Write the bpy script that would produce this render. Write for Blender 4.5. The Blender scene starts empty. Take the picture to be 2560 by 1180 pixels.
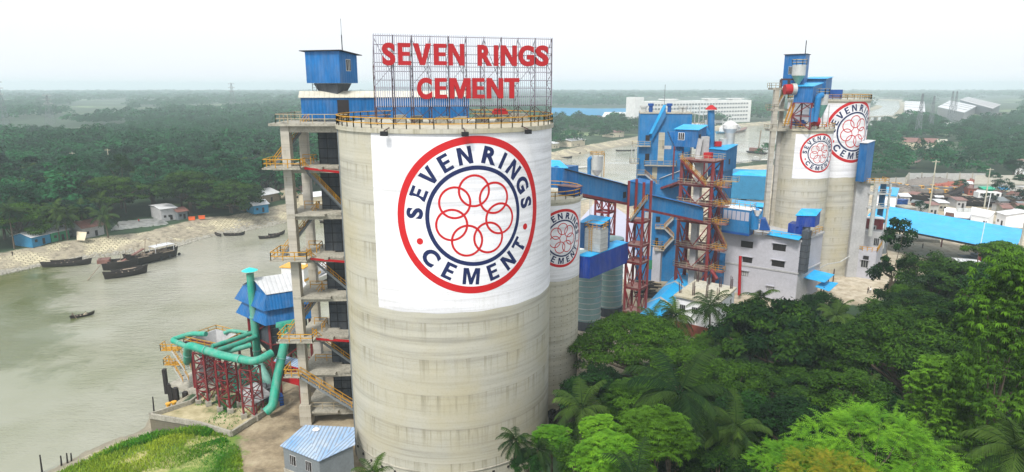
import bpy, bmesh, math, random
import numpy as np
from mathutils import Vector, Matrix, noise as mn
random.seed(7); rng = np.random.default_rng(7)
D = bpy.data; SC = bpy.context.scene; COL = SC.collection
R = math.radians; PI = math.pi
# ------------------------------------------------------------------ camera
CAMZ = 50.0; FPX = 1655.0; TILT = R(12.8)
cd = D.cameras.new('camera'); cam = D.objects.new('camera', cd); COL.objects.link(cam)
cd.sensor_width = 36.0; cd.lens = 36.0 * FPX / 2560.0
cd.clip_start = 0.5; cd.clip_end = 30000
cam.location = (0, 0, CAMZ); cam.rotation_euler = (R(90) - TILT, 0, 0)
SC.camera = cam
# ------------------------------------------------------------------ sky, sun, exposure
SUN_EL, SUN_AZ = R(52), R(205)          # azimuth clockwise from +Y
w = D.worlds.new('World'); SC.world = w; w.use_nodes = True
nt = w.node_tree; nt.nodes.clear()
sky = nt.nodes.new('ShaderNodeTexSky'); sky.sky_type = 'NISHITA'; sky.sun_disc = False
sky.sun_elevation = SUN_EL; sky.sun_rotation = SUN_AZ
sky.air_density = 1.0; sky.dust_density = 6.0; sky.ozone_density = 1.0
hs = nt.nodes.new('ShaderNodeHueSaturation'); hs.inputs['Saturation'].default_value = 0.22
bg = nt.nodes.new('ShaderNodeBackground'); bg.inputs['Strength'].default_value = 0.15
wo = nt.nodes.new('ShaderNodeOutputWorld')
ov = nt.nodes.new('ShaderNodeMix'); ov.data_type = 'RGBA'; ov.inputs[0].default_value = 0.72; ov.inputs[7].default_value = (6.6, 6.85, 7.2, 1)   # even overcast deck over the clear-sky model
nt.links.new(sky.outputs[0], hs.inputs['Color']); nt.links.new(hs.outputs[0], ov.inputs[6]); nt.links.new(ov.outputs[2], bg.inputs[0]); nt.links.new(bg.outputs[0], wo.inputs[0])
sl = D.lights.new('sun', 'SUN'); sl.energy = 2.7; sl.angle = R(10); sl.color = (1, 0.96, 0.9)
so = D.objects.new('sun', sl); COL.objects.link(so)
sdir = Vector((math.sin(SUN_AZ) * math.cos(SUN_EL), math.cos(SUN_AZ) * math.cos(SUN_EL), math.sin(SUN_EL)))
so.rotation_euler = sdir.to_track_quat('Z', 'Y').to_euler()
so.location = (0, -50, 300)
SC.view_settings.view_transform = 'Standard'; SC.view_settings.look = 'None'
SC.view_settings.exposure = 0.4; SC.view_settings.gamma = 1.0
SC.cycles.max_bounces = 6; SC.cycles.diffuse_bounces = 2; SC.cycles.glossy_bounces = 2
SC.cycles.transmission_bounces = 2; SC.cycles.volume_bounces = 1; SC.cycles.transparent_max_bounces = 4
SC.cycles.volume_max_steps = 32
# ------------------------------------------------------------------ photo measurement helpers (2560 px wide)
CT, ST = math.cos(TILT), math.sin(TILT)
def P(px, py, z=None, Y=None):
    fwd = FPX * CT - (py - 590) * ST; dn = FPX * ST + (py - 590) * CT
    k = (CAMZ - z) / dn if Y is None else Y / fwd
    return Vector(((px - 1280) * k, fwd * k, CAMZ - dn * k))
def onwall(px, py, p0, d):
    """ray through a photo point meets the vertical plane through p0 along d -> (s, z)"""
    fwd = FPX * CT - (py - 590) * ST; dn = FPX * ST + (py - 590) * CT; rx = px - 1280
    n = Vector((-d[1], d[0])); k = (n.x * p0[0] + n.y * p0[1]) / (n.x * rx + n.y * fwd)
    return (rx * k - p0[0]) * d[0] + (fwd * k - p0[1]) * d[1], CAMZ - dn * k
# ------------------------------------------------------------------ materials
def newmat(name):
    m = D.materials.new(name); m.use_nodes = True; t = m.node_tree
    b = t.nodes['Principled BSDF']; return m, t, b
def N(t, ty, **k):
    n = t.nodes.new(ty)
    for a, v in k.items():
        if a in n.inputs: n.inputs[a].default_value = v
        else: setattr(n, a, v)
    return n
def L(t, a, b): t.links.new(a, b)
def mathn(t, op, a, b=None, c=None):
    n = t.nodes.new('ShaderNodeMath'); n.operation = op
    for i, v in enumerate((a, b, c)):
        if v is None: continue
        if isinstance(v, (int, float)): n.inputs[i].default_value = v
        else: t.links.new(v, n.inputs[i])
    return n.outputs[0]
def mixc(t, fac, a, b, mode='MIX'):
    n = t.nodes.new('ShaderNodeMix'); n.data_type = 'RGBA'; n.blend_type = mode
    for i, v in ((0, fac), (6, a), (7, b)):
        if isinstance(v, (int, float)): n.inputs[i].default_value = v
        elif isinstance(v, (tuple, list)): n.inputs[i].default_value = (*v[:3], 1)
        else: t.links.new(v, n.inputs[i])
    return n.outputs[2]
def ramp(t, inp, stops):
    n = t.nodes.new('ShaderNodeValToRGB'); e = n.color_ramp.elements
    while len(e) < len(stops): e.new(0.5)
    for k, (p, c) in enumerate(stops):
        e[k].position = p; e[k].color = (*c, 1) if isinstance(c, (tuple, list)) else (c, c, c, 1)
    t.links.new(inp, n.inputs[0]); return n.outputs[0]
def noisen(t, vec, scale, detail=4, rough=0.55, sx=1, sy=1, sz=1):
    mp = t.nodes.new('ShaderNodeMapping'); mp.inputs['Scale'].default_value = (sx, sy, sz)
    n = t.nodes.new('ShaderNodeTexNoise'); n.inputs['Scale'].default_value = scale
    n.inputs['Detail'].default_value = detail; n.inputs['Roughness'].default_value = rough
    t.links.new(vec, mp.inputs[0]); t.links.new(mp.outputs[0], n.inputs['Vector']); return n.outputs['Fac']
def objc(t): return t.nodes.new('ShaderNodeTexCoord').outputs['Object']
def bump(t, b, h, s=0.3, d=0.1):
    n = t.nodes.new('ShaderNodeBump'); n.inputs['Strength'].default_value = s; n.inputs['Distance'].default_value = d
    t.links.new(h, n.inputs['Height']); t.links.new(n.outputs[0], b.inputs['Normal'])
def sc3(c, k): return tuple(min(1, x * k) for x in c)
def plain(name, c, rough=0.6, dirt=0.25, scale=0.6, metal=0.0, bmp=0.0, dust=0.0):
    m, t, b = newmat(name); o = objc(t); b.inputs['Specular IOR Level'].default_value = 0.3
    f = noisen(t, o, scale, 5, 0.65)
    g = noisen(t, o, scale * 7, 3, 0.6)
    fac = mathn(t, 'MULTIPLY', mathn(t, 'ADD', f, g), 0.5)
    col = ramp(t, fac, [(0.35, sc3(c, 1 - dirt)), (0.62, sc3(c, 1 + dirt * 0.25))])
    if dust:
        ds = noisen(t, o, 1.0, 5, 0.7, 1.1, 1.1, 0.16); dw = noisen(t, o, 0.22, 4, 0.6)
        col = mixc(t, mathn(t, 'MULTIPLY', ramp(t, mathn(t, 'ADD', mathn(t, 'MULTIPLY', ds, .6), mathn(t, 'MULTIPLY', dw, .4)), [(0.42, 0.0), (0.66, 1.0)]), dust), col, (0.36, 0.35, 0.32))
    L(t, col, b.inputs['Base Color'])
    b.inputs['Roughness'].default_value = rough; b.inputs['Metallic'].default_value = metal
    if bmp: bump(t, b, g, bmp, 0.05)
    return m
def corr(name, c, c2=None, pitch=0.55, rough=0.45, dirt=0.3, depth=0.5, spread=0.5, line=0.35, dust=0.14, thr=0.42):
    """profiled metal sheet: ribs run down the slope or wall"""
    m, t, b = newmat(name); g = t.nodes.new('ShaderNodeNewGeometry')
    cr = N(t, 'ShaderNodeVectorMath', operation='CROSS_PRODUCT'); cr.inputs[1].default_value = (0, 0, 1)
    L(t, g.outputs['True Normal'], cr.inputs[0])
    no = N(t, 'ShaderNodeVectorMath', operation='NORMALIZE'); L(t, cr.outputs[0], no.inputs[0])
    dt = N(t, 'ShaderNodeVectorMath', operation='DOT_PRODUCT'); L(t, no.outputs[0], dt.inputs[0]); L(t, g.outputs['Position'], dt.inputs[1])
    s = mathn(t, 'SINE', mathn(t, 'MULTIPLY', dt.outputs['Value'], PI / pitch))
    h = mathn(t, 'POWER', mathn(t, 'ABSOLUTE', s), 0.5)
    n1 = noisen(t, g.outputs['Position'], 0.25, 5, 0.6); n2 = noisen(t, g.outputs['Position'], 1.2, 4, 0.7, 1, 1, 0.25)
    fac = mathn(t, 'ADD', mathn(t, 'MULTIPLY', n1, 0.6), mathn(t, 'MULTIPLY', n2, 0.4))
    col = ramp(t, fac, [(0.5 - spread * 0.25, sc3(c, 1 - dirt)), (0.5 + spread * 0.25, c2 or sc3(c, 1.1))])
    ds = ramp(t, noisen(t, g.outputs['Position'], 1.0, 5, 0.7, 0.7, 0.7, 0.18), [(0.46, 0.0), (0.7, 1.0)]); col = mixc(t, mathn(t, 'MULTIPLY', ds, dust), col, (0.38, 0.37, 0.34))
    pan = mathn(t, 'FRACT', mathn(t, 'MULTIPLY', dt.outputs['Value'], 1 / (pitch * 2)))
    col = mixc(t, mathn(t, 'MULTIPLY', mathn(t, 'LESS_THAN', h, thr), line), col, sc3(c, 0.35))
    L(t, col, b.inputs['Base Color']); b.inputs['Roughness'].default_value = rough; b.inputs['Specular IOR Level'].default_value = 0.3
    bump(t, b, h, depth, 0.08)
    return m
def concrete(name, c, band=2.4, stain=0.5, streak=0.6, RR=None, white=False):
    m, t, b = newmat(name); o = objc(t)
    sp = t.nodes.new('ShaderNodeSeparateXYZ'); L(t, o, sp.inputs[0])
    n0 = noisen(t, o, 0.12, 4, 0.6)
    hb = noisen(t, o, 1.0, 5, 0.65, 0.05, 0.05, 1.5)
    vs = noisen(t, o, 1.0, 4, 0.7, 1.6, 1.6, 0.07)
    fn = noisen(t, o, 4.0, 4, 0.7)
    zz = mathn(t, 'ADD', sp.outputs['Z'], mathn(t, 'MULTIPLY', n0, 0.8))
    fr = mathn(t, 'FRACT', mathn(t, 'DIVIDE', zz, band))
    dirty = (c[0] * 0.55, c[1] * 0.52, c[2] * 0.42); yel = (c[0] * 0.98, c[1] * 0.88, c[2] * 0.6)
    col = ramp(t, hb, [(0.32, sc3(c, 0.72)), (0.5, c), (0.7, sc3(c, 1.12))])
    col = mixc(t, mathn(t, 'MULTIPLY', ramp(t, n0, [(0.42, 0.0), (0.66, 1.0)]), 0.55 * streak), col, yel)
    vm = mathn(t, 'MULTIPLY', ramp(t, vs, [(0.5, 0.0), (0.68, 1.0)]), ramp(t, fr, [(0.35, 0.0), (0.98, 1.0)]))
    col = mixc(t, mathn(t, 'MULTIPLY', vm, streak), col, dirty)
    ln = mathn(t, 'MULTIPLY', mathn(t, 'GREATER_THAN', fr, 0.965), ramp(t, fn, [(0.4, 0.1), (0.62, 1.0)]))
    col = mixc(t, mathn(t, 'MULTIPLY', ln, stain), col, sc3(c, 0.45))
    col = mixc(t, mathn(t, 'MULTIPLY', ramp(t, fn, [(0.3, 1.0), (0.5, 0.0)]), 0.22), col, dirty)
    if RR:
        an = mathn(t, 'MULTIPLY', mathn(t, 'ARCTAN2', sp.outputs['Y'], sp.outputs['X']), RR)
        ax = mathn(t, 'SUBTRACT', mathn(t, 'FRACT', mathn(t, 'DIVIDE', an, 1.15)), 0.5)
        az = mathn(t, 'SUBTRACT', mathn(t, 'FRACT', mathn(t, 'DIVIDE', sp.outputs['Z'], 0.8)), 0.5)
        rr = mathn(t, 'ADD', mathn(t, 'POWER', mathn(t, 'MULTIPLY', ax, 1.15), 2), mathn(t, 'POWER', mathn(t, 'MULTIPLY', az, 0.8), 2))
        dots = mathn(t, 'MULTIPLY', mathn(t, 'LESS_THAN', rr, 0.007), 0.75)
        col = mixc(t, dots, col, sc3(c, 0.25))
        vl = mathn(t, 'MULTIPLY', mathn(t, 'LESS_THAN', mathn(t, 'FRACT', mathn(t, 'DIVIDE', an, 4.1)), 0.015), 0.3)
        col = mixc(t, vl, col, dirty)
    L(t, col, b.inputs['Base Color']); b.inputs['Roughness'].default_value = 0.85
    bump(t, b, fn, 0.25, 0.05)
    return m
M = {}
M['silo'] = concrete('silo_concrete', (0.41, 0.395, 0.33), band=4.6, stain=0.35, streak=0.95)
M['silo_small'] = concrete('silo_concrete_dotted', (0.45, 0.43, 0.35), band=3.2, RR=6.0)
M['silo_far'] = concrete('silo_concrete_far', (0.43, 0.415, 0.36), band=2.8, stain=0.6, streak=1.0)
M['concrete'] = concrete('frame_concrete', (0.40, 0.38, 0.34), band=1.9, stain=0.7, streak=0.9)
M['stained'] = concrete('stained_quay_wall', (0.15, 0.14, 0.11), band=1.6, stain=0.8, streak=1.0)
M['slab'] = plain('slab_concrete', (0.36, 0.34, 0.28), 0.9, 0.45, 0.5, bmp=0.2)
M['white'] = plain('white_masonry_paint', (0.84, 0.84, 0.85), 0.7, 0.10, 0.5)
M['lilac'] = plain('pale_wall_paint', (0.42, 0.42, 0.46), 0.8, 0.15, 0.3)
M['panel'] = concrete('white_painted_concrete', (0.72, 0.72, 0.745), band=5.2, stain=0.22, streak=0.22)
M['greywall'] = plain('grey_wall', (0.40, 0.40, 0.40), 0.85, 0.25, 0.3)
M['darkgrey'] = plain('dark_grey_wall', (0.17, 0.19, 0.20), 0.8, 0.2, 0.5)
M['redmark'] = plain('red_wall_paint', (0.50, 0.006, 0.009), 0.6, 0.08, 0.8)
M['navy'] = plain('navy_wall_paint', (0.004, 0.012, 0.075), 0.6, 0.15, 0.8)
M['signred'] = plain('red_letter_sheet', (0.36, 0.006, 0.010), 0.65, 0.12, 1.2)
M['blue'] = corr('blue_sheet', (0.001, 0.120, 0.35), pitch=0.5)
M['deepblue'] = corr('deep_blue_sheet', (0.003, 0.04, 0.28), pitch=0.5)
M['skyroof'] = corr('sky_blue_roof_sheet', (0.006, 0.32, 0.68), c2=(0.015, 0.38, 0.72), pitch=1.0, dirt=0.1, line=0.12, depth=0.3)
M['blueplain'] = plain('blue_paint', (0.001, 0.145, 0.36), 0.6, 0.22, 0.25, dust=0.15)
M['bluegrey'] = plain('blue_equipment_paint', (0.008, 0.07, 0.28), 0.5, 0.3)
M['steel'] = plain('red_oxide_steel', (0.17, 0.005, 0.010), 0.6, 0.3, dust=0.16)
M['steelplate'] = plain('rusty_red_plate', (0.20, 0.06, 0.05), 0.8, 0.35, 1.0, dust=0.5)
M['yellow'] = plain('yellow_rail_paint', (0.50, 0.25, 0.015), 0.6, 0.3, 1.5)
M['railgrey'] = plain('faded_rail_paint', (0.36, 0.30, 0.20), 0.6, 0.3, 1.5)
M['teal'] = plain('teal_pipe_paint', (0.012, 0.31, 0.21), 0.5, 0.25, 0.8, dust=0.4)
M['tealgrey'] = plain('grey_teal_pipe', (0.16, 0.36, 0.30), 0.55, 0.3, 0.8)
M['cap'] = plain('turquoise_cap_paint', (0.03, 0.58, 0.55), 0.4, 0.1)
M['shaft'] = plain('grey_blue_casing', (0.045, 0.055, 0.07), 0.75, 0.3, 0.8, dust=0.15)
M['galv'] = plain('galvanised_sheet', (0.50, 0.51, 0.49), 0.45, 0.25, 0.8, 0.3)
M['metalroof'] = corr('bare_metal_roof', (0.52, 0.53, 0.54), pitch=0.7, dirt=0.2, line=0.45)
M['creamroof'] = corr('cream_metal_roof', (0.55, 0.53, 0.44), pitch=0.7, dirt=0.2, line=0.3)
M['fadedroof'] = corr('faded_blue_and_white_roof', (0.46, 0.50, 0.54), c2=(0.06, 0.24, 0.52), pitch=0.5, dirt=0.0, line=0.7, spread=0.9, thr=0.74)
M['paleroof'] = corr('pale_tin_roof', (0.62, 0.63, 0.64), pitch=1.0, dirt=0.25, line=0.2)
M['rustroof'] = corr('rusty_roof', (0.20, 0.09, 0.07), pitch=0.8, dirt=0.35, line=0.3)
M['silogreen'] = plain('pale_green_steel', (0.25, 0.38, 0.37), 0.4, 0.15, 0.6, 0.2)
M['black'] = plain('black_paint', (0.012, 0.012, 0.014), 0.6, 0.2)
M['dark'] = plain('dark_opening', (0.02, 0.016, 0.016), 0.5, 0.2)
M['glass'] = plain('window_glass', (0.03, 0.03, 0.035), 0.12, 0.2)
M['slatwhite'] = plain('white_sign_slat', (0.40, 0.40, 0.48), 0.5, 0.08)
M['signsteel'] = plain('brown_sign_frame', (0.07, 0.035, 0.035), 0.6, 0.3)
M['wood'] = plain('weathered_wood', (0.028, 0.021, 0.018), 0.8, 0.4, 2.0, bmp=0.3)
M['woodlight'] = plain('pale_wood', (0.28, 0.22, 0.16), 0.85, 0.4, 2.0)
M['shippaint'] = plain('white_ship_paint', (0.72, 0.72, 0.70), 0.5, 0.2, 0.3)
M['brick'] = plain('red_brick', (0.30, 0.09, 0.06), 0.9, 0.35, 1.5)
M['orange'] = plain('orange_cloth', (0.75, 0.13, 0.03), 0.8, 0.2)
M['greenwall'] = plain('green_wall', (0.03, 0.22, 0.10), 0.8, 0.3, 0.5)
M['bluewall'] = plain('light_blue_wall', (0.03, 0.20, 0.36), 0.8, 0.25, 0.5)
M['cloth'] = plain('sheet_cloth', (0.62, 0.55, 0.40), 0.9, 0.2)
M['skin'] = plain('skin', (0.18, 0.09, 0.05), 0.6, 0.1)
M['bark'] = plain('bark', (0.11, 0.085, 0.06), 0.9, 0.35, 2.0, bmp=0.4)
M['rock'] = plain('stone_rubble', (0.42, 0.40, 0.34), 0.95, 0.5, 1.5, bmp=0.4)
M['busyellow'] = plain('yellow_vehicle_paint', (0.66, 0.34, 0.03), 0.4, 0.2)
M['scrap'] = plain('grey_scrap', (0.20, 0.18, 0.16), 0.9, 0.5, 1.5, bmp=0.4)
M['tarp'] = plain('green_tarpaulin', (0.02, 0.34, 0.20), 0.6, 0.2)
def leafmat(name, lo, hi, var=0.6, trans=0.12):
    m, t, b = newmat(name)
    a = t.nodes.new('ShaderNodeAttribute'); a.attribute_name = 'tint'
    oi = t.nodes.new('ShaderNodeObjectInfo')
    v = mathn(t, 'ADD', a.outputs['Fac'], mathn(t, 'MULTIPLY', mathn(t, 'SUBTRACT', oi.outputs['Random'], 0.5), var))
    col = ramp(t, v, [(0.0, lo), (0.55, tuple((p + q) / 2 * 0.92 for p, q in zip(lo, hi))), (1.0, hi)])
    L(t, col, b.inputs['Base Color']); b.inputs['Roughness'].default_value = 0.8
    b.inputs['Specular IOR Level'].default_value = 0.12
    tr = t.nodes.new('ShaderNodeBsdfTranslucent'); L(t, mixc(t, 1.0, col, (1.0, 1.0, 0.45), 'MULTIPLY'), tr.inputs[0])
    mx = t.nodes.new('ShaderNodeMixShader'); mx.inputs[0].default_value = trans
    L(t, b.outputs[0], mx.inputs[1]); L(t, tr.outputs[0], mx.inputs[2])
    L(t, mx.outputs[0], t.nodes['Material Output'].inputs['Surface'])
    return m
M['leaf'] = leafmat('foliage', (0.002, 0.018, 0.003), (0.070, 0.165, 0.008))
M['leafdark'] = leafmat('dark_foliage', (0.002, 0.014, 0.003), (0.022, 0.085, 0.010))
M['leafbright'] = leafmat('bright_foliage', (0.03, 0.13, 0.006), (0.15, 0.33, 0.016))
M['leafmid'] = leafmat('glossy_foliage', (0.002, 0.022, 0.002), (0.10, 0.23, 0.012))
M['leafyellow'] = leafmat('yellowing_foliage', (0.05, 0.15, 0.008), (0.42, 0.28, 0.02))
M['leafpalm'] = leafmat('palm_foliage', (0.004, 0.020, 0.004), (0.060, 0.11, 0.014))
M['leaffar'] = leafmat('far_foliage', (0.000, 0.010, 0.005), (0.020, 0.125, 0.040), 0.8)
M['grass'] = leafmat('grass_blades', (0.03, 0.19, 0.008), (0.34, 0.42, 0.03), 0.0)
# ------------------------------------------------------------------ mesh builder
class MB:
    def __init__(s): s.v = []; s.f = []
    def add(s, vs, fs):
        o = len(s.v); s.v += [tuple(p) for p in vs]; s.f += [tuple(i + o for i in f) for f in fs]; return s
    def hexa(s, b, t):
        return s.add(list(b) + list(t), [(3, 2, 1, 0), (4, 5, 6, 7), (0, 1, 5, 4), (1, 2, 6, 5), (2, 3, 7, 6), (3, 0, 4, 7)])
    def box(s, c, size, rz=0.0, mat=None):
        hx, hy, hz = size[0] / 2, size[1] / 2, size[2] / 2; cs, sn = math.cos(rz), math.sin(rz)
        q = [(c[0] + x * cs - y * sn, c[1] + x * sn + y * cs) for x, y in ((-hx, -hy), (hx, -hy), (hx, hy), (-hx, hy))]
        return s.hexa([(x, y, c[2] - hz) for x, y in q], [(x, y, c[2] + hz) for x, y in q])
    def beam(s, a, b, w=0.2, h=None):
        a = Vector(a); b = Vector(b); h = h or w; d = (b - a)
        if d.length < 1e-6: return s
        d.normalize(); up = Vector((0, 0, 1)) if abs(d.z) < 0.95 else Vector((1, 0, 0))
        x = d.cross(up).normalized() * w / 2; y = x.cross(d).normalized() * h / 2
        return s.hexa([a - x - y, a + x - y, a + x + y, a - x + y], [b - x - y, b + x - y, b + x + y, b - x + y])
    def tube(s, pts, r, n=12, caps=True):
        pts = [Vector(p) for p in pts]; rs = r if isinstance(r, (list, tuple)) else [r] * len(pts)
        rings = []; ref = None
        for i, p in enumerate(pts):
            d = (pts[min(i + 1, len(pts) - 1)] - pts[max(i - 1, 0)]).normalized()
            if ref is None: ref = (Vector((0, 0, 1)) if abs(d.z) < 0.9 else Vector((1, 0, 0))).cross(d).normalized()
            x = (ref - d * ref.dot(d)).normalized(); y = d.cross(x); ref = x
            rings.append([p + (x * math.cos(2 * PI * k / n) + y * math.sin(2 * PI * k / n)) * rs[i] for k in range(n)])
        vs = [v for q in rings for v in q]
        fs = [(i * n + k, i * n + (k + 1) % n, (i + 1) * n + (k + 1) % n, (i + 1) * n + k) for i in range(len(pts) - 1) for k in range(n)]
        if caps: fs += [tuple(range(n))[::-1], tuple((len(pts) - 1) * n + k for k in range(n))]
        return s.add(vs, fs)
    def lathe(s, c, prof, n=48, a0=0, a1=2 * PI, cap=True):
        full = abs(a1 - a0 - 2 * PI) < 1e-6; m = n if full else n + 1
        vs = [(c[0] + r * math.cos(a0 + (a1 - a0) * k / n), c[1] + r * math.sin(a0 + (a1 - a0) * k / n), c[2] + z) for r, z in prof for k in range(m)]
        fs = []
        for i in range(len(prof) - 1):
            for k in range(n):
                k2 = (k + 1) % m
                fs.append((i * m + k, i * m + k2, (i + 1) * m + k2, (i + 1) * m + k))
        if cap and full: fs += [tuple(range(m))[::-1], tuple((len(prof) - 1) * m + k for k in range(m))]
        return s.add(vs, fs)
    def prism(s, pts, z0, z1):
        """pts: footprint (x,y), z0/z1 numbers or lists"""
        n = len(pts); a = sum(pts[i][0] * pts[(i + 1) % n][1] - pts[(i + 1) % n][0] * pts[i][1] for i in range(n))
        z0 = z0 if isinstance(z0, (list, tuple)) else [z0] * n; z1 = z1 if isinstance(z1, (list, tuple)) else [z1] * n
        q = [(p[0], p[1], b, t) for p, b, t in zip(pts, z0, z1)]
        if a < 0: q.reverse()
        vs = [(x, y, b) for x, y, b, t in q] + [(x, y, t) for x, y, b, t in q]
        fs = [tuple(range(n))[::-1], tuple(range(n, 2 * n))] + [(i, (i + 1) % n, n + (i + 1) % n, n + i) for i in range(n)]
        return s.add(vs, fs)
    def slab(s, top, th):
        """a sheet of any quad outline (3-D corners) with thickness below"""
        n = len(top); t = [Vector(p) for p in top]
        nz = (t[1] - t[0]).cross(t[2] - t[0])
        if nz.z < 0: t.reverse()
        b = [p - Vector((0, 0, th)) for p in t]
        return s.add(b + t, [tuple(range(n))[::-1], tuple(range(n, 2 * n))] + [(i, (i + 1) % n, n + (i + 1) % n, n + i) for i in range(n)])
    def build(s, name, mat, parent=None, smooth=False, origin=None):
        me = D.meshes.new(name); o_ = Vector(origin) if origin is not None else Vector((0, 0, 0))
        v = [(a - o_.x, b - o_.y, c - o_.z) for a, b, c in s.v] if origin is not None else s.v
        me.from_pydata(v, [], s.f); me.update()
        me.materials.append(M[mat] if isinstance(mat, str) else mat)
        if smooth: me.shade_smooth(); me.set_sharp_from_angle(angle=R(38))
        o = D.objects.new(name, me); COL.objects.link(o); o.location = o_
        if parent is not None: adopt(o, parent)
        return o
def adopt(o, parent):
    """parent o (given in world space) keeping its place; things are never rotated before adoption"""
    p = parent; off = Vector((0, 0, 0))
    while p is not None: off += p.location; p = p.parent
    o.parent = parent; o.location = o.location - off
def thing(name, label, cat, loc=(0, 0, 0), group=None, kind=None):
    o = D.objects.new(name, None); COL.objects.link(o); o.location = loc; o.empty_display_size = 0.5
    return tag(o, label, cat, group, kind)
def tag(o, label=None, cat=None, group=None, kind=None):
    if label: o['label'] = label
    if cat: o['category'] = cat
    if group: o['group'] = group
    if kind: o['kind'] = kind
    return o
def copy_tree(o, parent=None):
    c = o.copy(); COL.objects.link(c); c.parent = parent
    for ch in list(o.children): copy_tree(ch, c)
    return c
def railing(mb, pts, h=1.1, step=1.8, r=0.045, closed=False, mids=(0.5,)):
    pts = [Vector(p) for p in pts]
    if closed: pts = pts + [pts[0]]
    for a, b in zip(pts[:-1], pts[1:]):
        for k in (1.0,) + tuple(mids): mb.beam(a + Vector((0, 0, h * k)), b + Vector((0, 0, h * k)), r * 2)
        n = max(1, round((b - a).length / step))
        for i in range(n + 1):
            p = a.lerp(b, i / n); mb.beam(p, p + Vector((0, 0, h)), r * 2)
    return mb
def stair(a, b, wdt=1.0, name='stairs', parent=None, mat='darkgrey', rail='yellow'):
    """flight of open treads from a (top) to b (bottom) with side rails"""
    a = Vector(a); b = Vector(b); hd = Vector((b.x - a.x, b.y - a.y, 0)); d = hd.normalized(); s = Vector((-d.y, d.x, 0)) * wdt / 2
    m = MB(); m.beam(a + s, b + s, 0.1, 0.3); m.beam(a - s, b - s, 0.1, 0.3)
    n = max(3, int(abs(a.z - b.z) / 0.26))
    for i in range(n):
        p = a.lerp(b, (i + 0.5) / n); q = [p - s - d * 0.13, p + s - d * 0.13, p + s + d * 0.13, p - s + d * 0.13]
        m.slab(q, 0.05)
    o = m.build(name, mat, parent); r = MB(); up = Vector((0, 0, 1.0))
    for sg in (s, -s):
        r.beam(a + sg + up, b + sg + up, 0.08); r.beam(a + sg + up * 0.5, b + sg + up * 0.5, 0.06)
        k = max(1, int((a - b).length / 1.6))
        for i in range(k + 1):
            p = a.lerp(b, i / k) + sg; r.beam(p, p + up, 0.08)
    r.build('stair_rail', rail, o)
    return o
# ------------------------------------------------------------------ terrain and river
WZ = -4.0
def river_poly():
    px = [(-700, 860), (0, 688), (105, 665), (252, 642), (439, 619), (494, 601), (563, 583), (613, 578), (700, 560), (850, 520), (1040, 470),
          (1200, 437), (1378, 406), (1456, 387), (1520, 373), (1580, 362), (1660, 345), (1780, 328), (1860, 318), (1930, 312), (2050, 298),
          (2120, 285), (2195, 273), (2208, 266), (2160, 262), (2120, 256), (2160, 248), (2245, 252),
          (2252, 268), (2232, 290), (2212, 310), (2100, 350), (1925, 402), (1840, 412), (1700, 432), (1590, 456), (1400, 520), (1150, 610),
          (900, 745), (760, 830), (640, 880), (520, 950), (378, 1042), (360, 1075), (240, 1118), (100, 1188), (-400, 1420)]
    return [tuple(P(x, y, z=WZ).xy) for x, y in px]
RIV = np.array(river_poly())
def sdist(pts, poly):
    """signed distance, negative inside"""
    d = np.full(len(pts), 1e18); ins = np.zeros(len(pts), bool)
    n = len(poly)
    for i in range(n):
        a = poly[i]; b = poly[(i + 1) % n]; ab = b - a; ap = pts - a
        t = np.clip((ap @ ab) / (ab @ ab), 0, 1); q = ap - t[:, None] * ab
        d = np.minimum(d, (q ** 2).sum(1))
        c = ((a[1] > pts[:, 1]) != (b[1] > pts[:, 1]))
        if abs(b[1] - a[1]) > 1e-12:
            xi = a[0] + (pts[:, 1] - a[1]) * (b[0] - a[0]) / (b[1] - a[1]); ins ^= c & (pts[:, 0] < xi)
    d = np.sqrt(d); return np.where(ins, -d, d)
def pxpoly(pts, z=0): return np.array([tuple(P(x, y, z=z).xy) for x, y in pts])
YARD = pxpoly([(585, 1085), (640, 1000), (700, 930), (900, 760), (1150, 620), (1400, 528), (1590, 462), (1840, 418), (1925, 410), (2160, 465), (2262, 462), (2275, 451), (2460, 452), (2560, 440),
               (3000, 480), (3000, 640), (2560, 680), (2250, 690), (2190, 760), (1900, 770), (1500, 960), (1400, 1100), (590, 1300)])
GRASS = pxpoly([(60, 1195), (240, 1110), (372, 1062), (560, 1066), (600, 1100), (600, 1200), (400, 1500), (-200, 1500)])
FARYARD = pxpoly([(1925, 410), (2180, 425), (2600, 418), (2700, 500), (2560, 580), (2200, 540)])
def land_z(x, y, sd):
    left = (y > 60)
    far = sd > 0
    z = np.where(sd < 0, WZ - 1.2, 0.0)
    wdt = np.clip(y * 0.062, 5, 15)
    wdt = np.where(sdist(np.stack([x, y], 1), GRASS) < 6, 14.0, wdt)
    z = np.where(far & (sd < wdt), WZ + 0.0 + (sd / wdt) ** 0.9 * 4.0, z)
    z = np.where((sd < 0) & (sd > -4), WZ + sd * 0.3, z)
    return z
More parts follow.
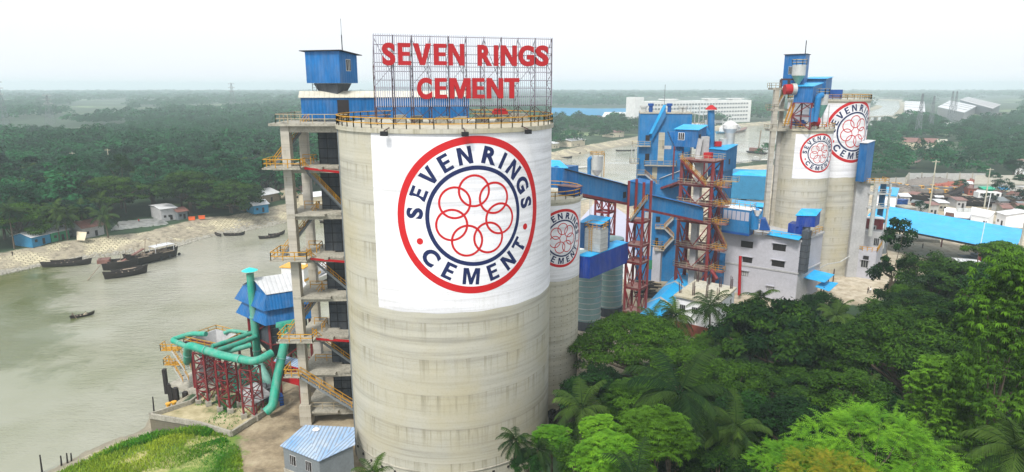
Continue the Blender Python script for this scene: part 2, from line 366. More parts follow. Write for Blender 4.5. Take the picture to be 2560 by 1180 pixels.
def build_ground():
    azs = np.radians(np.linspace(-62, 62, 420))
    rs = [6.0]
    while rs[-1] < 9000: rs.append(rs[-1] * 1.0105 + 0.25)
    rs = np.array(rs)
    A, RR_ = np.meshgrid(azs, rs); X = (RR_ * np.sin(A)).ravel(); Y = (RR_ * np.cos(A)).ravel()
    pts = np.stack([X, Y], 1); sd = sdist(pts, RIV); Z = land_z(X, Y, sd)
    nz = np.sin(X * 0.21 + np.sin(Y * 0.17) * 2) * np.cos(Y * 0.19 + np.sin(X * 0.13)) * 0.25
    sy = sdist(pts, YARD)
    Z = Z + np.where((sd > 1) & (sy > 2), nz, 0) + np.where((sd > 1) & (sy <= 2), nz * 0.15, 0)
    na, nr = len(azs), len(rs)
    idx = np.arange(na * nr).reshape(nr, na)
    q = np.stack([idx[:-1, :-1], idx[:-1, 1:], idx[1:, 1:], idx[1:, :-1]], -1).reshape(-1, 4)
    cg = sdist(pts, GRASS); wb = np.clip(Y * 0.062, 5, 15)
    me = D.meshes.new('ground'); me.vertices.add(len(X)); me.vertices.foreach_set('co', np.stack([X, Y, Z], 1).ravel())
    me.loops.add(len(q) * 4); me.loops.foreach_set('vertex_index', q[:, ::-1].ravel())
    me.polygons.add(len(q)); me.polygons.foreach_set('loop_start', np.arange(len(q)) * 4); me.polygons.foreach_set('loop_total', np.full(len(q), 4))
    me.update(calc_edges=True); me.shade_smooth()
    for nm, val in (('yard', sy), ('bank', sd - wb), ('grassy', cg)):
        at = me.attributes.new(nm, 'FLOAT', 'POINT'); at.data.foreach_set('value', np.clip(val, -30, 30).astype(np.float32))
    m, t, b = newmat('land'); o = objc(t)
    def mask(nm, wob, soft):
        a_ = t.nodes.new('ShaderNodeAttribute'); a_.attribute_name = nm
        n_ = mathn(t, 'MULTIPLY', mathn(t, 'SUBTRACT', noisen(t, o, 0.35, 5, 0.7), 0.5), wob)
        v_ = mathn(t, 'ADD', a_.outputs['Fac'], n_); mr = t.nodes.new('ShaderNodeMapRange'); L(t, v_, mr.inputs[0])
        mr.inputs[1].default_value = soft; mr.inputs[2].default_value = -soft; return mr.outputs[0]
    # forest floor
    f = noisen(t, o, 0.03, 6, 0.65); g = noisen(t, o, 0.004, 5, 0.6)
    c = ramp(t, f, [(0.3, (0.006, 0.022, 0.006)), (0.6, (0.018, 0.05, 0.014)), (0.8, (0.07, 0.09, 0.035))])
    c = mixc(t, ramp(t, g, [(0.55, 0.0), (0.62, 1.0)]), c, (0.16, 0.22, 0.10))
    cforest = c
    # concrete and dirt yard
    f = noisen(t, o, 0.045, 6, 0.7); g = noisen(t, o, 0.5, 5, 0.7); h = noisen(t, o, 0.08, 4, 0.7, 1, 0.25, 1)
    c = ramp(t, f, [(0.30, (0.30, 0.25, 0.16)), (0.48, (0.44, 0.38, 0.28)), (0.68, (0.56, 0.51, 0.42))])
    c = mixc(t, ramp(t, g, [(0.35, 0.7), (0.6, 0.0)]), c, (0.20, 0.16, 0.10)); c = mixc(t, ramp(t, h, [(0.5, 0.0), (0.62, 0.6)]), c, (0.17, 0.14, 0.09))
    spy = t.nodes.new('ShaderNodeSeparateXYZ'); L(t, o, spy.inputs[0]); near_ = ramp(t, mathn(t, 'DIVIDE', spy.outputs['Y'], 200.0), [(0.50, 1.0), (0.66, 0.0)])
    brown = ramp(t, noisen(t, o, 0.14, 6, 0.75), [(0.34, (0.09, 0.07, 0.045)), (0.5, (0.24, 0.19, 0.12)), (0.68, (0.40, 0.34, 0.23))])
    c = mixc(t, near_, c, brown)
    cyard = c
    # revetment of concrete blocks and mud
    br = t.nodes.new('ShaderNodeTexBrick'); mp = t.nodes.new('ShaderNodeMapping'); mp.inputs['Rotation'].default_value = (0, 0, R(-50))
    L(t, o, mp.inputs[0]); L(t, mp.outputs[0], br.inputs[0]); br.inputs['Scale'].default_value = 0.5; br.inputs['Mortar Size'].default_value = 0.055
    br.inputs['Brick Width'].default_value = 0.9; br.inputs['Row Height'].default_value = 0.45
    br.inputs['Color1'].default_value = (0.60, 0.54, 0.36, 1); br.inputs['Color2'].default_value = (0.42, 0.38, 0.26, 1); br.inputs['Mortar'].default_value = (0.12, 0.10, 0.07, 1)
    f = noisen(t, o, 0.07, 5, 0.65); g = noisen(t, o, 0.6, 5, 0.7)
    mud = ramp(t, g, [(0.3, (0.10, 0.085, 0.06)), (0.6, (0.34, 0.30, 0.22))])
    c = mixc(t, ramp(t, f, [(0.44, 0.0), (0.52, 1.0)]), br.outputs['Color'], mud)
    sp = t.nodes.new('ShaderNodeSeparateXYZ'); L(t, o, sp.inputs[0])
    c = mixc(t, ramp(t, mathn(t, 'MULTIPLY', mathn(t, 'ADD', sp.outputs['Z'], 4.0), 0.25), [(0.05, 1.0), (0.3, 0.0)]), c, (0.20, 0.18, 0.13))
    c = mixc(t, mathn(t, 'MULTIPLY', ramp(t, g, [(0.55, 0.0), (0.7, 1.0)]), 0.4), c, (0.09, 0.10, 0.05))
    cbank = c
    # grassed soil
    f = noisen(t, o, 0.12, 5, 0.65); g = noisen(t, o, 1.5, 4, 0.7)
    c = ramp(t, f, [(0.35, (0.06, 0.15, 0.02)), (0.5, (0.16, 0.24, 0.03)), (0.60, (0.42, 0.38, 0.16))])
    c = mixc(t, ramp(t, g, [(0.4, 0.5), (0.6, 0.0)]), c, (0.06, 0.10, 0.02)); cg_ = c
    c = mixc(t, mask('bank', 3, 0.6), cforest, cbank); c = mixc(t, mathn(t, 'MULTIPLY', mask('yard', 5, 0.8), mathn(t, 'SUBTRACT', 1.0, mathn(t, 'MULTIPLY', mask('bank', 3, 0.6), 0.5))), c, cyard); c = mixc(t, mask('grassy', 9, 0.8), c, cg_)
    L(t, c, b.inputs['Base Color']); b.inputs['Roughness'].default_value = 0.95; bump(t, b, noisen(t, o, 0.6, 5, 0.7), 0.6, 0.25); me.materials.append(m)
    ob = D.objects.new('ground', me); COL.objects.link(ob); tag(ob, 'flat delta land with river banks, dirt yard and forest floor', kind='structure')
    return ob
build_ground()
def build_water():
    mb = MB(); mb.add([(-900, 20, WZ), (1800, 20, WZ), (2600, 3000, WZ), (-1500, 3000, WZ)], [(0, 1, 2, 3)])
    m, t, b = newmat('river_water'); o = objc(t)
    f = noisen(t, o, 0.012, 4, 0.6); g = noisen(t, o, 0.5, 5, 0.65, 0.6, 1.6, 1); h = noisen(t, o, 2.2, 3, 0.6, 0.7, 1.5, 1)
    c = ramp(t, f, [(0.36, (0.17, 0.18, 0.10)), (0.58, (0.31, 0.305, 0.245))])
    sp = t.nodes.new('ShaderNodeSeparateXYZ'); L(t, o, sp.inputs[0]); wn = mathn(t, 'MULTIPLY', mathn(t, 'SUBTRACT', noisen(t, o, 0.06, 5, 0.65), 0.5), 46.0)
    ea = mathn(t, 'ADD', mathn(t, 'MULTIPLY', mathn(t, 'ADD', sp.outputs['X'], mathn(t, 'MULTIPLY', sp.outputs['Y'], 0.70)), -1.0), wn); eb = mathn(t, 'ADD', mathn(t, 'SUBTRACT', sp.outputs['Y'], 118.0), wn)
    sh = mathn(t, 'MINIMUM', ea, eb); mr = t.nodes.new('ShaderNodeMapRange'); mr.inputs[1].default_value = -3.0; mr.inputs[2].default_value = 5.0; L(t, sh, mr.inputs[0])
    c = mixc(t, mr.outputs[0], c, (0.085, 0.10, 0.028))      # tree reflection and silt by the left bank, painted into the water colour
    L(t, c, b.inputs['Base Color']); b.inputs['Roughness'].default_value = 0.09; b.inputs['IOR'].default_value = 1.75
    pat = ramp(t, noisen(t, o, 0.02, 3, 0.6), [(0.4, 0.15), (0.6, 1.0)])
    hh = mathn(t, 'MULTIPLY', mathn(t, 'ADD', g, mathn(t, 'MULTIPLY', h, 0.35)), pat)
    bump(t, b, hh, 1.0, 0.45)
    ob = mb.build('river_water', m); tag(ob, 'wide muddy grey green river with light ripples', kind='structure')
build_water()
# ------------------------------------------------------------------ round silos with painted ring emblem
_fc = {}
BLOCK = {'E': [(0, 0), (0, 1), (.6, 1), (.6, .81), (.22, .81), (.22, .6), (.56, .6), (.56, .42), (.22, .42), (.22, .19), (.61, .19), (.61, 0)],
 'N': [(0, 0), (0, 1), (.23, 1), (.58, .38), (.58, 1), (.79, 1), (.79, 0), (.57, 0), (.21, .63), (.21, 0)],
 'M': [(0, 0), (0, 1), (.29, 1), (.475, .40), (.66, 1), (.95, 1), (.95, 0), (.75, 0), (.75, .68), (.56, 0), (.39, 0), (.20, .68), (.20, 0)],
 'V': [(0, 1), (.24, 1), (.41, .30), (.58, 1), (.82, 1), (.52, 0), (.30, 0)], 'I': [(0, 0), (0, 1), (.22, 1), (.22, 0)],
 'T': [(.25, 0), (.25, .80), (0, .80), (0, 1), (.72, 1), (.72, .80), (.47, .80), (.47, 0)]}
def glyph(ch, bold=0.045):
    if ch in _fc: return _fc[ch]
    if ch in BLOCK:
        bm = bmesh.new(); bm.faces.new([bm.verts.new((x, y, 0)) for x, y in BLOCK[ch]]); bmesh.ops.triangulate(bm, faces=bm.faces)
        for k in range(1, 9): bmesh.ops.bisect_plane(bm, geom=bm.verts[:] + bm.edges[:] + bm.faces[:], plane_co=(k * 0.12, 0, 0), plane_no=(1, 0, 0))
        bmesh.ops.recalc_face_normals(bm, faces=bm.faces); bm.verts.index_update(); vs = np.array([v.co[:2] for v in bm.verts]); fs = []
        for f in bm.faces:
            ix = [v.index for v in f.verts]; a = sum(vs[ix[i]][0] * vs[ix[(i + 1) % len(ix)]][1] - vs[ix[(i + 1) % len(ix)]][0] * vs[ix[i]][1] for i in range(len(ix))); fs.append(ix if a > 0 else ix[::-1])
        bm.free(); w_ = vs[:, 0].max(); _fc[ch] = (vs - [w_ / 2, 0.5], fs, w_); return _fc[ch]
    cu = D.curves.new('letter', 'FONT'); cu.body = ch; cu.size = 1.0; cu.offset = bold; cu.resolution_u = 6; cu.fill_mode = 'BOTH' if False else 'FRONT'
    cu.dimensions = '2D'
    ob = D.objects.new('letter', cu); COL.objects.link(ob); dg = bpy.context.evaluated_depsgraph_get(); dg.update()
    me = D.meshes.new_from_object(ob.evaluated_get(dg)); D.objects.remove(ob)
    bm = bmesh.new(); bm.from_mesh(me); bmesh.ops.triangulate(bm, faces=bm.faces)
    for k in range(-2, 14):
        x = k * 0.09
        bmesh.ops.bisect_plane(bm, geom=bm.verts[:] + bm.edges[:] + bm.faces[:], plane_co=(x, 0, 0), plane_no=(1, 0, 0))
    bm.verts.ensure_lookup_table(); bm.verts.index_update()
    vs = np.array([v.co[:2] for v in bm.verts]); fs = [[v.index for v in f.verts] for f in bm.faces]; bm.free()
    cap = vs[:, 1].max() - vs[:, 1].min() if ch != 'I' else 0.729; vs = vs - [0, vs[:, 1].min()]
    mn_, mx_ = vs[:, 0].min(), vs[:, 0].max()
    vs = (vs - [(mn_ + mx_) / 2, cap / 2]) / cap
    _fc[ch] = (vs, fs, (mx_ - mn_) / cap); return _fc[ch]
class Cyl:
    def __init__(s, c, Rd, ang, zc): s.c = c; s.R = Rd; s.zc = zc; s.d = Vector((math.sin(ang), -math.cos(ang))); s.r = Vector((math.cos(ang), math.sin(ang)))
    def pt(s, u, v, off):
        a = u / s.R; p = s.d * math.cos(a) + s.r * math.sin(a); return (s.c[0] + p.x * (s.R + off), s.c[1] + p.y * (s.R + off), s.zc + v)
def ring(mb, cy, cu, cv, r0, r1, off, n=96):
    k = 1 if r0 == 0 else 2
    rs = [r0, (r0 + r1) / 2, r1] if r1 - r0 > 0.5 else [r0, r1]
    vs = [cy.pt(cu + r * math.cos(2 * PI * i / n), cv + r * math.sin(2 * PI * i / n), off) for r in rs for i in range(n)]
    fs = [(j * n + i, (j + 1) * n + i, (j + 1) * n + (i + 1) % n, j * n + (i + 1) % n) for j in range(len(rs) - 1) for i in range(n)]
    mb.add(vs, fs)
def emblem(cy, r, parent):
    lg = MB(); ring(lg, cy, 0, 0, r * 0.908, r, 0.024, 160); a = lg.build('outer_red_ring', 'redmark', parent)
    lg = MB(); ring(lg, cy, 0, 0, r * 0.585, r * 0.637, 0.024, 160); lg.build('inner_navy_ring', 'navy', parent)
    for k in range(7):
        lg = MB(); t = R(94 + k * 360 / 7); ring(lg, cy, r * 0.325 * math.cos(t), r * 0.325 * math.sin(t), r * 0.178, r * 0.206, 0.024 + k * 0.0015, 72); lg.build('linked_ring', 'redmark', parent)
    for t in (203, -16):
        lg = MB(); ring(lg, cy, r * 0.775 * math.cos(R(t)), r * 0.775 * math.sin(R(t)), 0.001, r * 0.042, 0.024, 24); lg.build('red_dot', 'redmark', parent)
    H = r * 0.215
    def put(ch, deg, flip):
        vs, fs, wd = glyph(ch); t = R(deg); rm = r * 0.772
        rot = t - PI / 2 if not flip else t + PI / 2
        sx = 1.06
        cs, sn = math.cos(rot), math.sin(rot); o = []
        for x, y in vs:
            X, Y = x * H * sx, y * H; o.append(cy.pt(rm * math.cos(t) + X * cs - Y * sn, rm * math.sin(t) + X * sn + Y * cs, 0.024))
        MB().add(o, fs).build('letter', 'navy', parent)
    for ch, dg in zip('SEVENRINGS', (176, 157, 138, 119, 100, 76, 61.5, 46, 27, 8)): put(ch, dg, False)
    for ch, dg in zip('CEMENT', (221, 242.5, 264.5, 286.5, 306, 325)): put(ch, dg, True)
def silo(name, label, c, Rd, H, mat, rim=0.25, roofslab=0.5, seg=256, wallgroup=None):
    t = thing(name, label, 'silo', (c[0], c[1], 0))
    m = MB(); m.lathe((0, 0, -0.6), [(Rd, 0), (Rd, H - roofslab + 0.6)], seg, cap=False); o = m.build('wall', mat, None, True); o.parent = t
    m = MB(); m.lathe((0, 0, 0), [(Rd - 0.1, H - roofslab - 0.004), (Rd + rim, H - roofslab), (Rd + rim, H), (0.01, H + 0.004)], seg, cap=False)
    o = m.build('roof_slab', mat, None, False); o.parent = t
    return t
def panel(t, cy, u0, u1, v0, v1, off=0.010, mat='panel', wob=0.0):
    n = max(8, int((u1 - u0) / 0.4)); m = MB(); vs = []
    for i in range(n + 1):
        u = u0 + (u1 - u0) * i / n; w0 = wob * math.sin(u * 1.3) * 0.5
        vs += [cy.pt(u, v0 + w0, off), cy.pt(u, v1, off)]
    m.add(vs, [(2 * i, 2 * i + 2, 2 * i + 3, 2 * i + 1) for i in range(n)])
    return m.build('painted_panel', mat, t, True)
def rim_rail(t, c, Rd, z, a0, a1, n, name='roof_railing', mat='yellow', h=1.15, mids=(0.33, 0.66)):
    pts = [(c[0] + Rd * math.sin(a), c[1] - Rd * math.cos(a), z) for a in [a0 + (a1 - a0) * i / n for i in range(n + 1)]]
    m = MB(); railing(m, pts, h, 50, 0.055, mids=mids); return m.build(name, mat, t)
# main silo
MC = (-8.6, 87.6); MR = 13.76; MH = 45.3
main = silo('cement_silo', 'giant pale concrete silo with the largest red ringed emblem, under the rooftop letter sign', MC, MR, MH, 'silo')
vd = math.atan2(MC[0], MC[1])      # view azimuth
cy = Cyl(MC, MR, vd, 35.4)
phi = R(14)
cy.d = Vector((math.sin(-vd) * 1, -math.cos(vd))).normalized(); cy.r = Vector((-cy.d.y, cy.d.x))
def facing(c, phi):
    az = math.atan2(c[0], c[1]); d = Vector((-math.sin(az), -math.cos(az))); r = Vector((math.cos(az), -math.sin(az)))
    return d * math.cos(phi) + r * math.sin(phi), -d * math.sin(phi) + r * math.cos(phi)
def cylat(c, Rd, phi, zc):
    q = Cyl(c, Rd, 0, zc); q.d, q.r = facing(c, phi); return q
pc = cylat(MC, MR, 0, 0)
panel(main, pc, -R(38.5) * MR, R(82) * MR, 23.9, 44.75, wob=0.08)
emblem(cylat(MC, MR, R(13.5), 35.35), 9.2, main)
rim_rail(main, MC, MR + 0.1, MH, 0, 2 * PI, 56, mids=(0.5,))
for k in range(40):
    m = MB(); a = 2 * PI * k / 40
    if math.cos(a) < -0.2: continue
    m.box((MC[0] + (MR - 0.02) * math.sin(a), MC[1] - (MR - 0.02) * math.cos(a), 2.25), (0.28, 0.28, 0.28), -a); m.build('vent_hole', 'dark', main)
m = MB(); m.lathe((MC[0], MC[1], 2.85), [(MR - 0.05, 0), (MR + 0.10, 0.02), (MR + 0.10, 0.14), (MR - 0.05, 0.18)], 192, cap=False); m.build('base_ledge', 'slab', main)
for k, ph in enumerate((-28, 8, 40)):
    d_, r_ = facing(MC, R(ph)); q = Vector((MC[0], MC[1])) + d_ * (MR + 0.9); s_ = Vector((MC[0], MC[1])) + d_ * (MR - 0.2)
    lt = thing('floodlight', ['left', 'middle', 'right'][k] + 'most of three black floodlights hung over the rim of the giant silo', 'floodlight', (q.x, q.y, MH - 0.9), 'floodlights on the silo rim')
    a = MB(); a.beam((s_.x, s_.y, MH + 0.1), (q.x, q.y, MH - 0.2), 0.1); a.build('bracket', 'signsteel', lt)
    a = MB(); a.box((q.x, q.y, MH - 0.5), (0.75, 0.45, 0.5), math.atan2(r_.y, r_.x)); a.build('lamp_head', 'black', lt)
for dx in (0, 0.35, 0.7):
    pass
for k in range(3):
    dp = MB()
    d_, r_ = facing(MC, R(-79 + k * 2.0)); q = Vector((MC[0], MC[1])) + d_ * (MR + 0.08); dp.beam((q.x, q.y, 0), (q.x, q.y, MH - 0.6), 0.06); dp.build('conduit', 'darkgrey', main)
# small silo behind on the right
SCc = (4.55, 101.4); SR = 6.1; SH = 33.7
ss = silo('cement_silo', 'slim concrete silo with dotted formwork wall, partly hidden behind the giant silo', SCc, SR, SH, 'silo_small', seg=160)
panel(ss, cylat(SCc, SR, 0, 0), -R(80) * SR, R(85) * SR, 21.2, SH - 0.9, wob=0.1)
emblem(cylat(SCc, SR, R(33), 27.8), 4.45, ss)
rim_rail(ss, SCc, SR + 0.1, SH, 0, 2 * PI, 22, mids=(0.5,))
m = MB(); q = cylat(SCc, SR, R(62), 0); a = q.pt(-0.6, 1.1, 0.02); m.add([q.pt(-0.6, 0, .03), q.pt(0.6, 0, .03), q.pt(0.6, 4.2, .03), q.pt(-0.6, 4.2, .03)], [(0, 1, 2, 3)]); m.build('doorway', 'dark', ss)
m = MB(); b_ = P(1425, 475, z=SH + .8); m.box((b_.x, b_.y, SH + .8), (3.2, 1.8, 1.2), -0.6); o = m.build('filter_box', 'bluegrey', ss); m = MB(); m.box((b_.x, b_.y, SH + 1.45), (3.4, 2.0, 0.1), -0.6); m.build('lid', 'steelplate', o)
# far pair
CC = (72.6, 165.2); CR = 6.25; CH = 39.9
DC = (84.3, 180.0); DR = 10.0; DH = 46.6
sc_ = silo('cement_silo', 'far slim silo with small emblem, in front of the taller far silo', CC, CR, CH, 'silo_far', seg=128)
panel(sc_, cylat(CC, CR, 0, 0), -R(20) * CR, R(86) * CR, 28.0, CH - 1.2, wob=0.1)
emblem(cylat(CC, CR, R(35), 34.2), 4.7, sc_)
rim_rail(sc_, CC, CR + 0.1, CH, 0, 2 * PI, 24, mids=(0.5,))
sd_ = silo('cement_silo', 'tall broad far silo with large emblem, beside the blue box', DC, DR, DH, 'silo_far', seg=160)
panel(sd_, cylat(DC, DR, 0, 0), -R(80) * DR, R(86) * DR, 26.8, DH - 1.0, wob=0.15)
emblem(cylat(DC, DR, R(44), 38.5), 7.9, sd_)
rim_rail(sd_, DC, DR + 0.1, DH, 0, 2 * PI, 36, mids=(0.5,))
# ------------------------------------------------------------------ the big letter sign on the silo roof
A_ = Vector((-16.4, 81.6, 0)); B_ = Vector((5.15, 88.4, 0)); sdx = (B_ - A_).normalized(); SW = (B_ - A_).length; snb = Vector((-sdx.y, sdx.x, 0))   # snb points away from camera
sg = thing('rooftop_sign', 'large red letter sign on white slats, standing on the giant silo roof', 'sign', (A_.x, A_.y, MH))
def SP(s, z, d=0): p = A_ + sdx * s + snb * d; return Vector((p.x, p.y, z))
SZ0, SZ1 = 47.45, 55.9
m = MB(); ns = 84
for i in range(ns + 1):
    s = SW * i / ns; m.beam(SP(s, SZ0, -0.12), SP(s, SZ1 + 0.12, -0.12), 0.19, 0.06)
tag(m.build('slat_screen', 'slatwhite', sg), kind=None)
fr = MB()
for k in range(9):
    z = SZ0 + 0.1 + (SZ1 - SZ0 - 0.2) * k / 8; fr.beam(SP(0, z, 0.05), SP(SW, z, 0.05), 0.07)
for k in range(11):
    s = SW * k / 10; fr.beam(SP(s, MH, 0.1), SP(s, SZ1, 0.1), 0.11)
fr.build('front_frame', 'signsteel', sg)
bk = MB()
for k in range(11):
    s = SW * k / 10; zt = SZ1 - (0.4 if k else 2.0)
    bk.beam(SP(s, MH, 1.9), SP(s, zt - 1.6, 1.9), 0.10); bk.beam(SP(s, zt - 1.6, 1.9), SP(s, SZ1, 0.1), 0.07)
    for j in range(7):
        z0 = MH + 1.25 * j; z1 = z0 + 1.25
        if z1 > zt - 1: break
        bk.beam(SP(s, z0, 0.1 if j % 2 else 1.9), SP(s, z1, 1.9 if j % 2 else 0.1), 0.06); bk.beam(SP(s, z1, 0.1), SP(s, z1, 1.9), 0.05)
for k in range(10):
    s = SW * k / 10; s2 = SW * (k + 1) / 10
    bk.beam(SP(s, MH + 0.15, 0.1), SP(s2, MH + 2.1, 0.1), 0.06); bk.beam(SP(s2, MH + 0.15, 0.1), SP(s, MH + 2.1, 0.1), 0.06)
    for z in (MH + 2.1, MH + 4.5, MH + 7.0): bk.beam(SP(s, z, 1.9), SP(s2, z, 1.9), 0.06)
    if k % 2 == 0: bk.beam(SP(s, MH + 4.5, 1.9), SP(s2, MH + 7, 1.9), 0.05); bk.beam(SP(s, SZ1 - .3, 0.2), SP(s2, MH + 6, 1.9), 0.05)
bk.build('rear_truss', 'signsteel', sg)
def signletter(ch, s0, s1, z0, z1, thick=0.28):
    vs, fs, wd = glyph(ch)
    x0, x1 = vs[:, 0].min(), vs[:, 0].max(); y0, y1 = vs[:, 1].min(), vs[:, 1].max()
    S = s0 + (vs[:, 0] - x0) / (x1 - x0) * (s1 - s0); Z = z0 + (vs[:, 1] - y0) / (y1 - y0) * (z1 - z0); n = len(vs)
    fr_ = [tuple(SP(a, b, -0.2 - thick)) for a, b in zip(S, Z)]; bk_ = [tuple(SP(a, b, -0.2)) for a, b in zip(S, Z)]
    m = MB(); f2 = [tuple(f) for f in fs] + [tuple(i + n for i in reversed(f)) for f in fs]
    ed = {}
    for f in fs:
        for a, b in zip(f, list(f[1:]) + [f[0]]): ed[(a, b)] = 1
    f2 += [(b, a, a + n, b + n) for (a, b) in ed if (b, a) not in ed]
    m.add(fr_ + bk_, f2); m.build('letter', 'signred', sg)
def sx(px, py):
    s, z = onwall(px, py, (A_.x - snb.x * .4, A_.y - snb.y * .4), (sdx.x, sdx.y)); return s, z
for ch, x0, x1, yt, yb in (('S', 954, 989, 106, 164), ('E', 994, 1028, 107, 163), ('V', 1032, 1079, 108, 163), ('E', 1084, 1117, 109, 163), ('N', 1121, 1161, 109, 164),
                           ('R', 1194, 1230, 112, 165), ('I', 1235, 1246, 113, 165), ('N', 1252, 1292, 113, 165), ('G', 1297, 1335, 113, 166), ('S', 1340, 1371, 113, 166),
                           ('C', 1042, 1081, 194, 248), ('E', 1087, 1118, 195, 246), ('M', 1124, 1177, 195, 246), ('E', 1181, 1212, 195, 246), ('N', 1217, 1258, 195, 246), ('T', 1261, 1298, 195, 246)):
    s0, zt = sx(x0, yt); s1, zb = sx(x1, yb); signletter(ch, s0, s1, zb, zt)
bxs = [(928, 305), (1000, 298), (1042, 300), (1105, 303), (1150, 303), (1205, 300), (1258, 298), (1315, 292), (1345, 292), (1370, 290)]
for i, (px, py) in enumerate(bxs):
    p = P(px, py + 6, z=MH); p.x = min(p.x, 3.5)
    if (p.xy - Vector(MC)).length > MR - 1.2: q = (p.xy - Vector(MC)).normalized() * (MR - 1.5); p.x, p.y = MC[0] + q.x, MC[1] + q.y
    m = MB(); m.box((p.x, p.y, MH + 0.42), (1.5, 1.0, 0.8), 0.3); m.box((p.x + .2, p.y + .1, MH + 0.86), (1.3, 0.9, 0.08), 0.3)
    tag(m.build('roof_plinth', 'slab', None, origin=(p.x, p.y, MH)), 'squat grey concrete plinth under the rooftop sign', 'concrete block', 'concrete plinths on the giant silo roof')
p = P(1250, 288, z=MH + .5); m = MB(); m.box((p.x, p.y, MH + 0.9), (2.2, 0.8, 0.5), 0.2); m.tube([(p.x - .9, p.y, MH + 1.3), (p.x + .9, p.y + .2, MH + 1.3)], 0.15, 8)
tag(m.build('red_hoist', 'signred', None, origin=(p.x, p.y, MH)), 'small red machine lying on the giant silo roof under the sign', 'machine')
p = P(1255, 305, z=MH); m = MB(); m.lathe((p.x, p.y, MH), [(1.1, 0), (0.9, 0.35), (0.5, 0.7), (0.01, 0.85)], 9); tag(m.build('cement_heap', 'silo', None, origin=(p.x, p.y, MH)), 'pale heap of cement bags on the giant silo roof', 'heap')
# ------------------------------------------------------------------ blue gallery house along the roof
def wallbox(mb, a, b, depth, z0, z1): 
    a = Vector(a[:2]); b = Vector(b[:2]); d = (b - a).normalized(); n = Vector((-d.y, d.x)) * depth; mb.prism([tuple(a), tuple(b), tuple(b + n), tuple(a + n)], z0, z1)
def wallrect(name, mat, parent, a, d, s0, s1, z0, z1, proud=0.04, thick=0.1):
    """panel standing just proud of a wall whose face starts at a and runs along d (camera side)"""
    d = Vector(d[:2]).normalized(); n = Vector((d.y, -d.x)); p = Vector(a[:2])
    q = [p + d * s0 + n * proud, p + d * s1 + n * proud, p + d * s1 - n * thick, p + d * s0 - n * thick]
    return MB().prism([tuple(x) for x in q], z0, z1).build(name, mat, parent)
def window(parent, a, d, s0, s1, z0, z1, frame='galv', hood=False, glass='glass'):
    f = wallrect('window', frame, parent, a, d, s0 - 0.08, s1 + 0.08, z0 - 0.08, z1 + 0.08, 0.035)
    wallrect('pane', glass, f, a, d, s0, s1, z0, z1, 0.06)
    mm = MB(); dd = Vector(d[:2]).normalized(); n = Vector((dd.y, -dd.x)); p = Vector(a[:2]) + n * 0.09
    for k in (1 / 3, 2 / 3): q = p + dd * (s0 + (s1 - s0) * k); mm.beam((q.x, q.y, z0), (q.x, q.y, z1), 0.06)
    mm.build('mullion', frame, f)
    if hood: wallrect('hood', 'lilac', f, a, d, s0 - 0.3, s1 + 0.3, z1 + 0.12, z1 + 0.24, 0.55)
    return f
gh = thing('gallery_house', 'long low blue sheet gallery behind the rooftop letter sign', 'gallery', (-29.8, 96, MH))
ga = Vector((-29.9, 95.6)); gb = Vector((-6.4, 100.2)); gd = (gb - ga).normalized(); gn = Vector((-gd.y, gd.x)) * 3.6
MB().prism([tuple(ga), tuple(gb), tuple(gb + gn), tuple(ga + gn)], MH, MH + 3.05).build('wall', 'blue', gh)
g0 = ga - gd * 0.3 - gn * 0.06; g1 = gb + gd * 0.3 - gn * 0.06; g2 = g1 + gn * 0.55; g3 = g0 + gn * 0.55; g4 = g1 + gn * 1.1; g5 = g0 + gn * 1.1
m = MB(); m.slab([(g0.x, g0.y, MH + 3.08), (g1.x, g1.y, MH + 3.08), (g2.x, g2.y, MH + 3.95), (g3.x, g3.y, MH + 3.95)], 0.06); m.slab([(g3.x, g3.y, MH + 3.95), (g2.x, g2.y, MH + 3.95), (g4.x, g4.y, MH + 3.08), (g5.x, g5.y, MH + 3.08)], 0.06); m.build('roof', 'creamroof', gh)
wallrect('doorway', 'dark', gh, ga, gd, 5.0, 6.6, MH + 0.1, MH + 2.7)
hd_ = thing('head_house', 'blue sheet cabin with overhanging dark roof, raised highest above the stair tower', 'cabin', (-27, 97, 50.3))
yw = R(-11); hc = P(851, 208, Y=96.2); ux = Vector((math.cos(yw), math.sin(yw))); vx = Vector((-ux.y, ux.x)); near = Vector((hc.x, hc.y))
W1, D1 = 5.0, 5.6
foot = [near - ux * W1, near, near + ux * 0.001 + vx * D1, near - ux * W1 + vx * D1]; foot[2] = near + vx * D1
# the right-hand face is seen because the cabin is turned: skew the footprint to the photo's corner points
c1 = P(851, 208, Y=96.2); c0 = P(767, 208, Y=97.4); c2 = P(895, 209, Y=99.8); foot = [Vector(c0.xy), Vector(c1.xy), Vector(c2.xy), Vector((c2 + c0 - c1).xy)]
MB().prism([tuple(q) for q in foot], 50.35, [54.7, 54.75, 54.3, 54.3]).build('wall', 'blue', hd_)
cen = sum(foot, Vector((0, 0))) / 4; ex = [cen + (q - cen) * 1.22 for q in foot]
MB().slab([(q.x, q.y, z) for q, z in zip(ex, (54.86, 54.9, 54.36, 54.4))], 0.1).build('roof', 'black', hd_)
fd = (foot[2] - foot[1]).normalized(); window(hd_, foot[1], fd, 1.5, 2.4, 52.1, 53.6)
m = MB(); cq = [cen + (q - cen) * 0.55 for q in foot]; cq2 = [cen + (q - cen) * 0.75 for q in foot]
m.hexa([(q.x, q.y, MH + 3.4) for q in cq], [(q.x, q.y, MH + 3.8) for q in cq]); m.hexa([(q.x, q.y, MH + 3.8) for q in cq], [(q.x, q.y, 50.33) for q in cq2]); m.build('support_hopper', 'shaft', hd_)
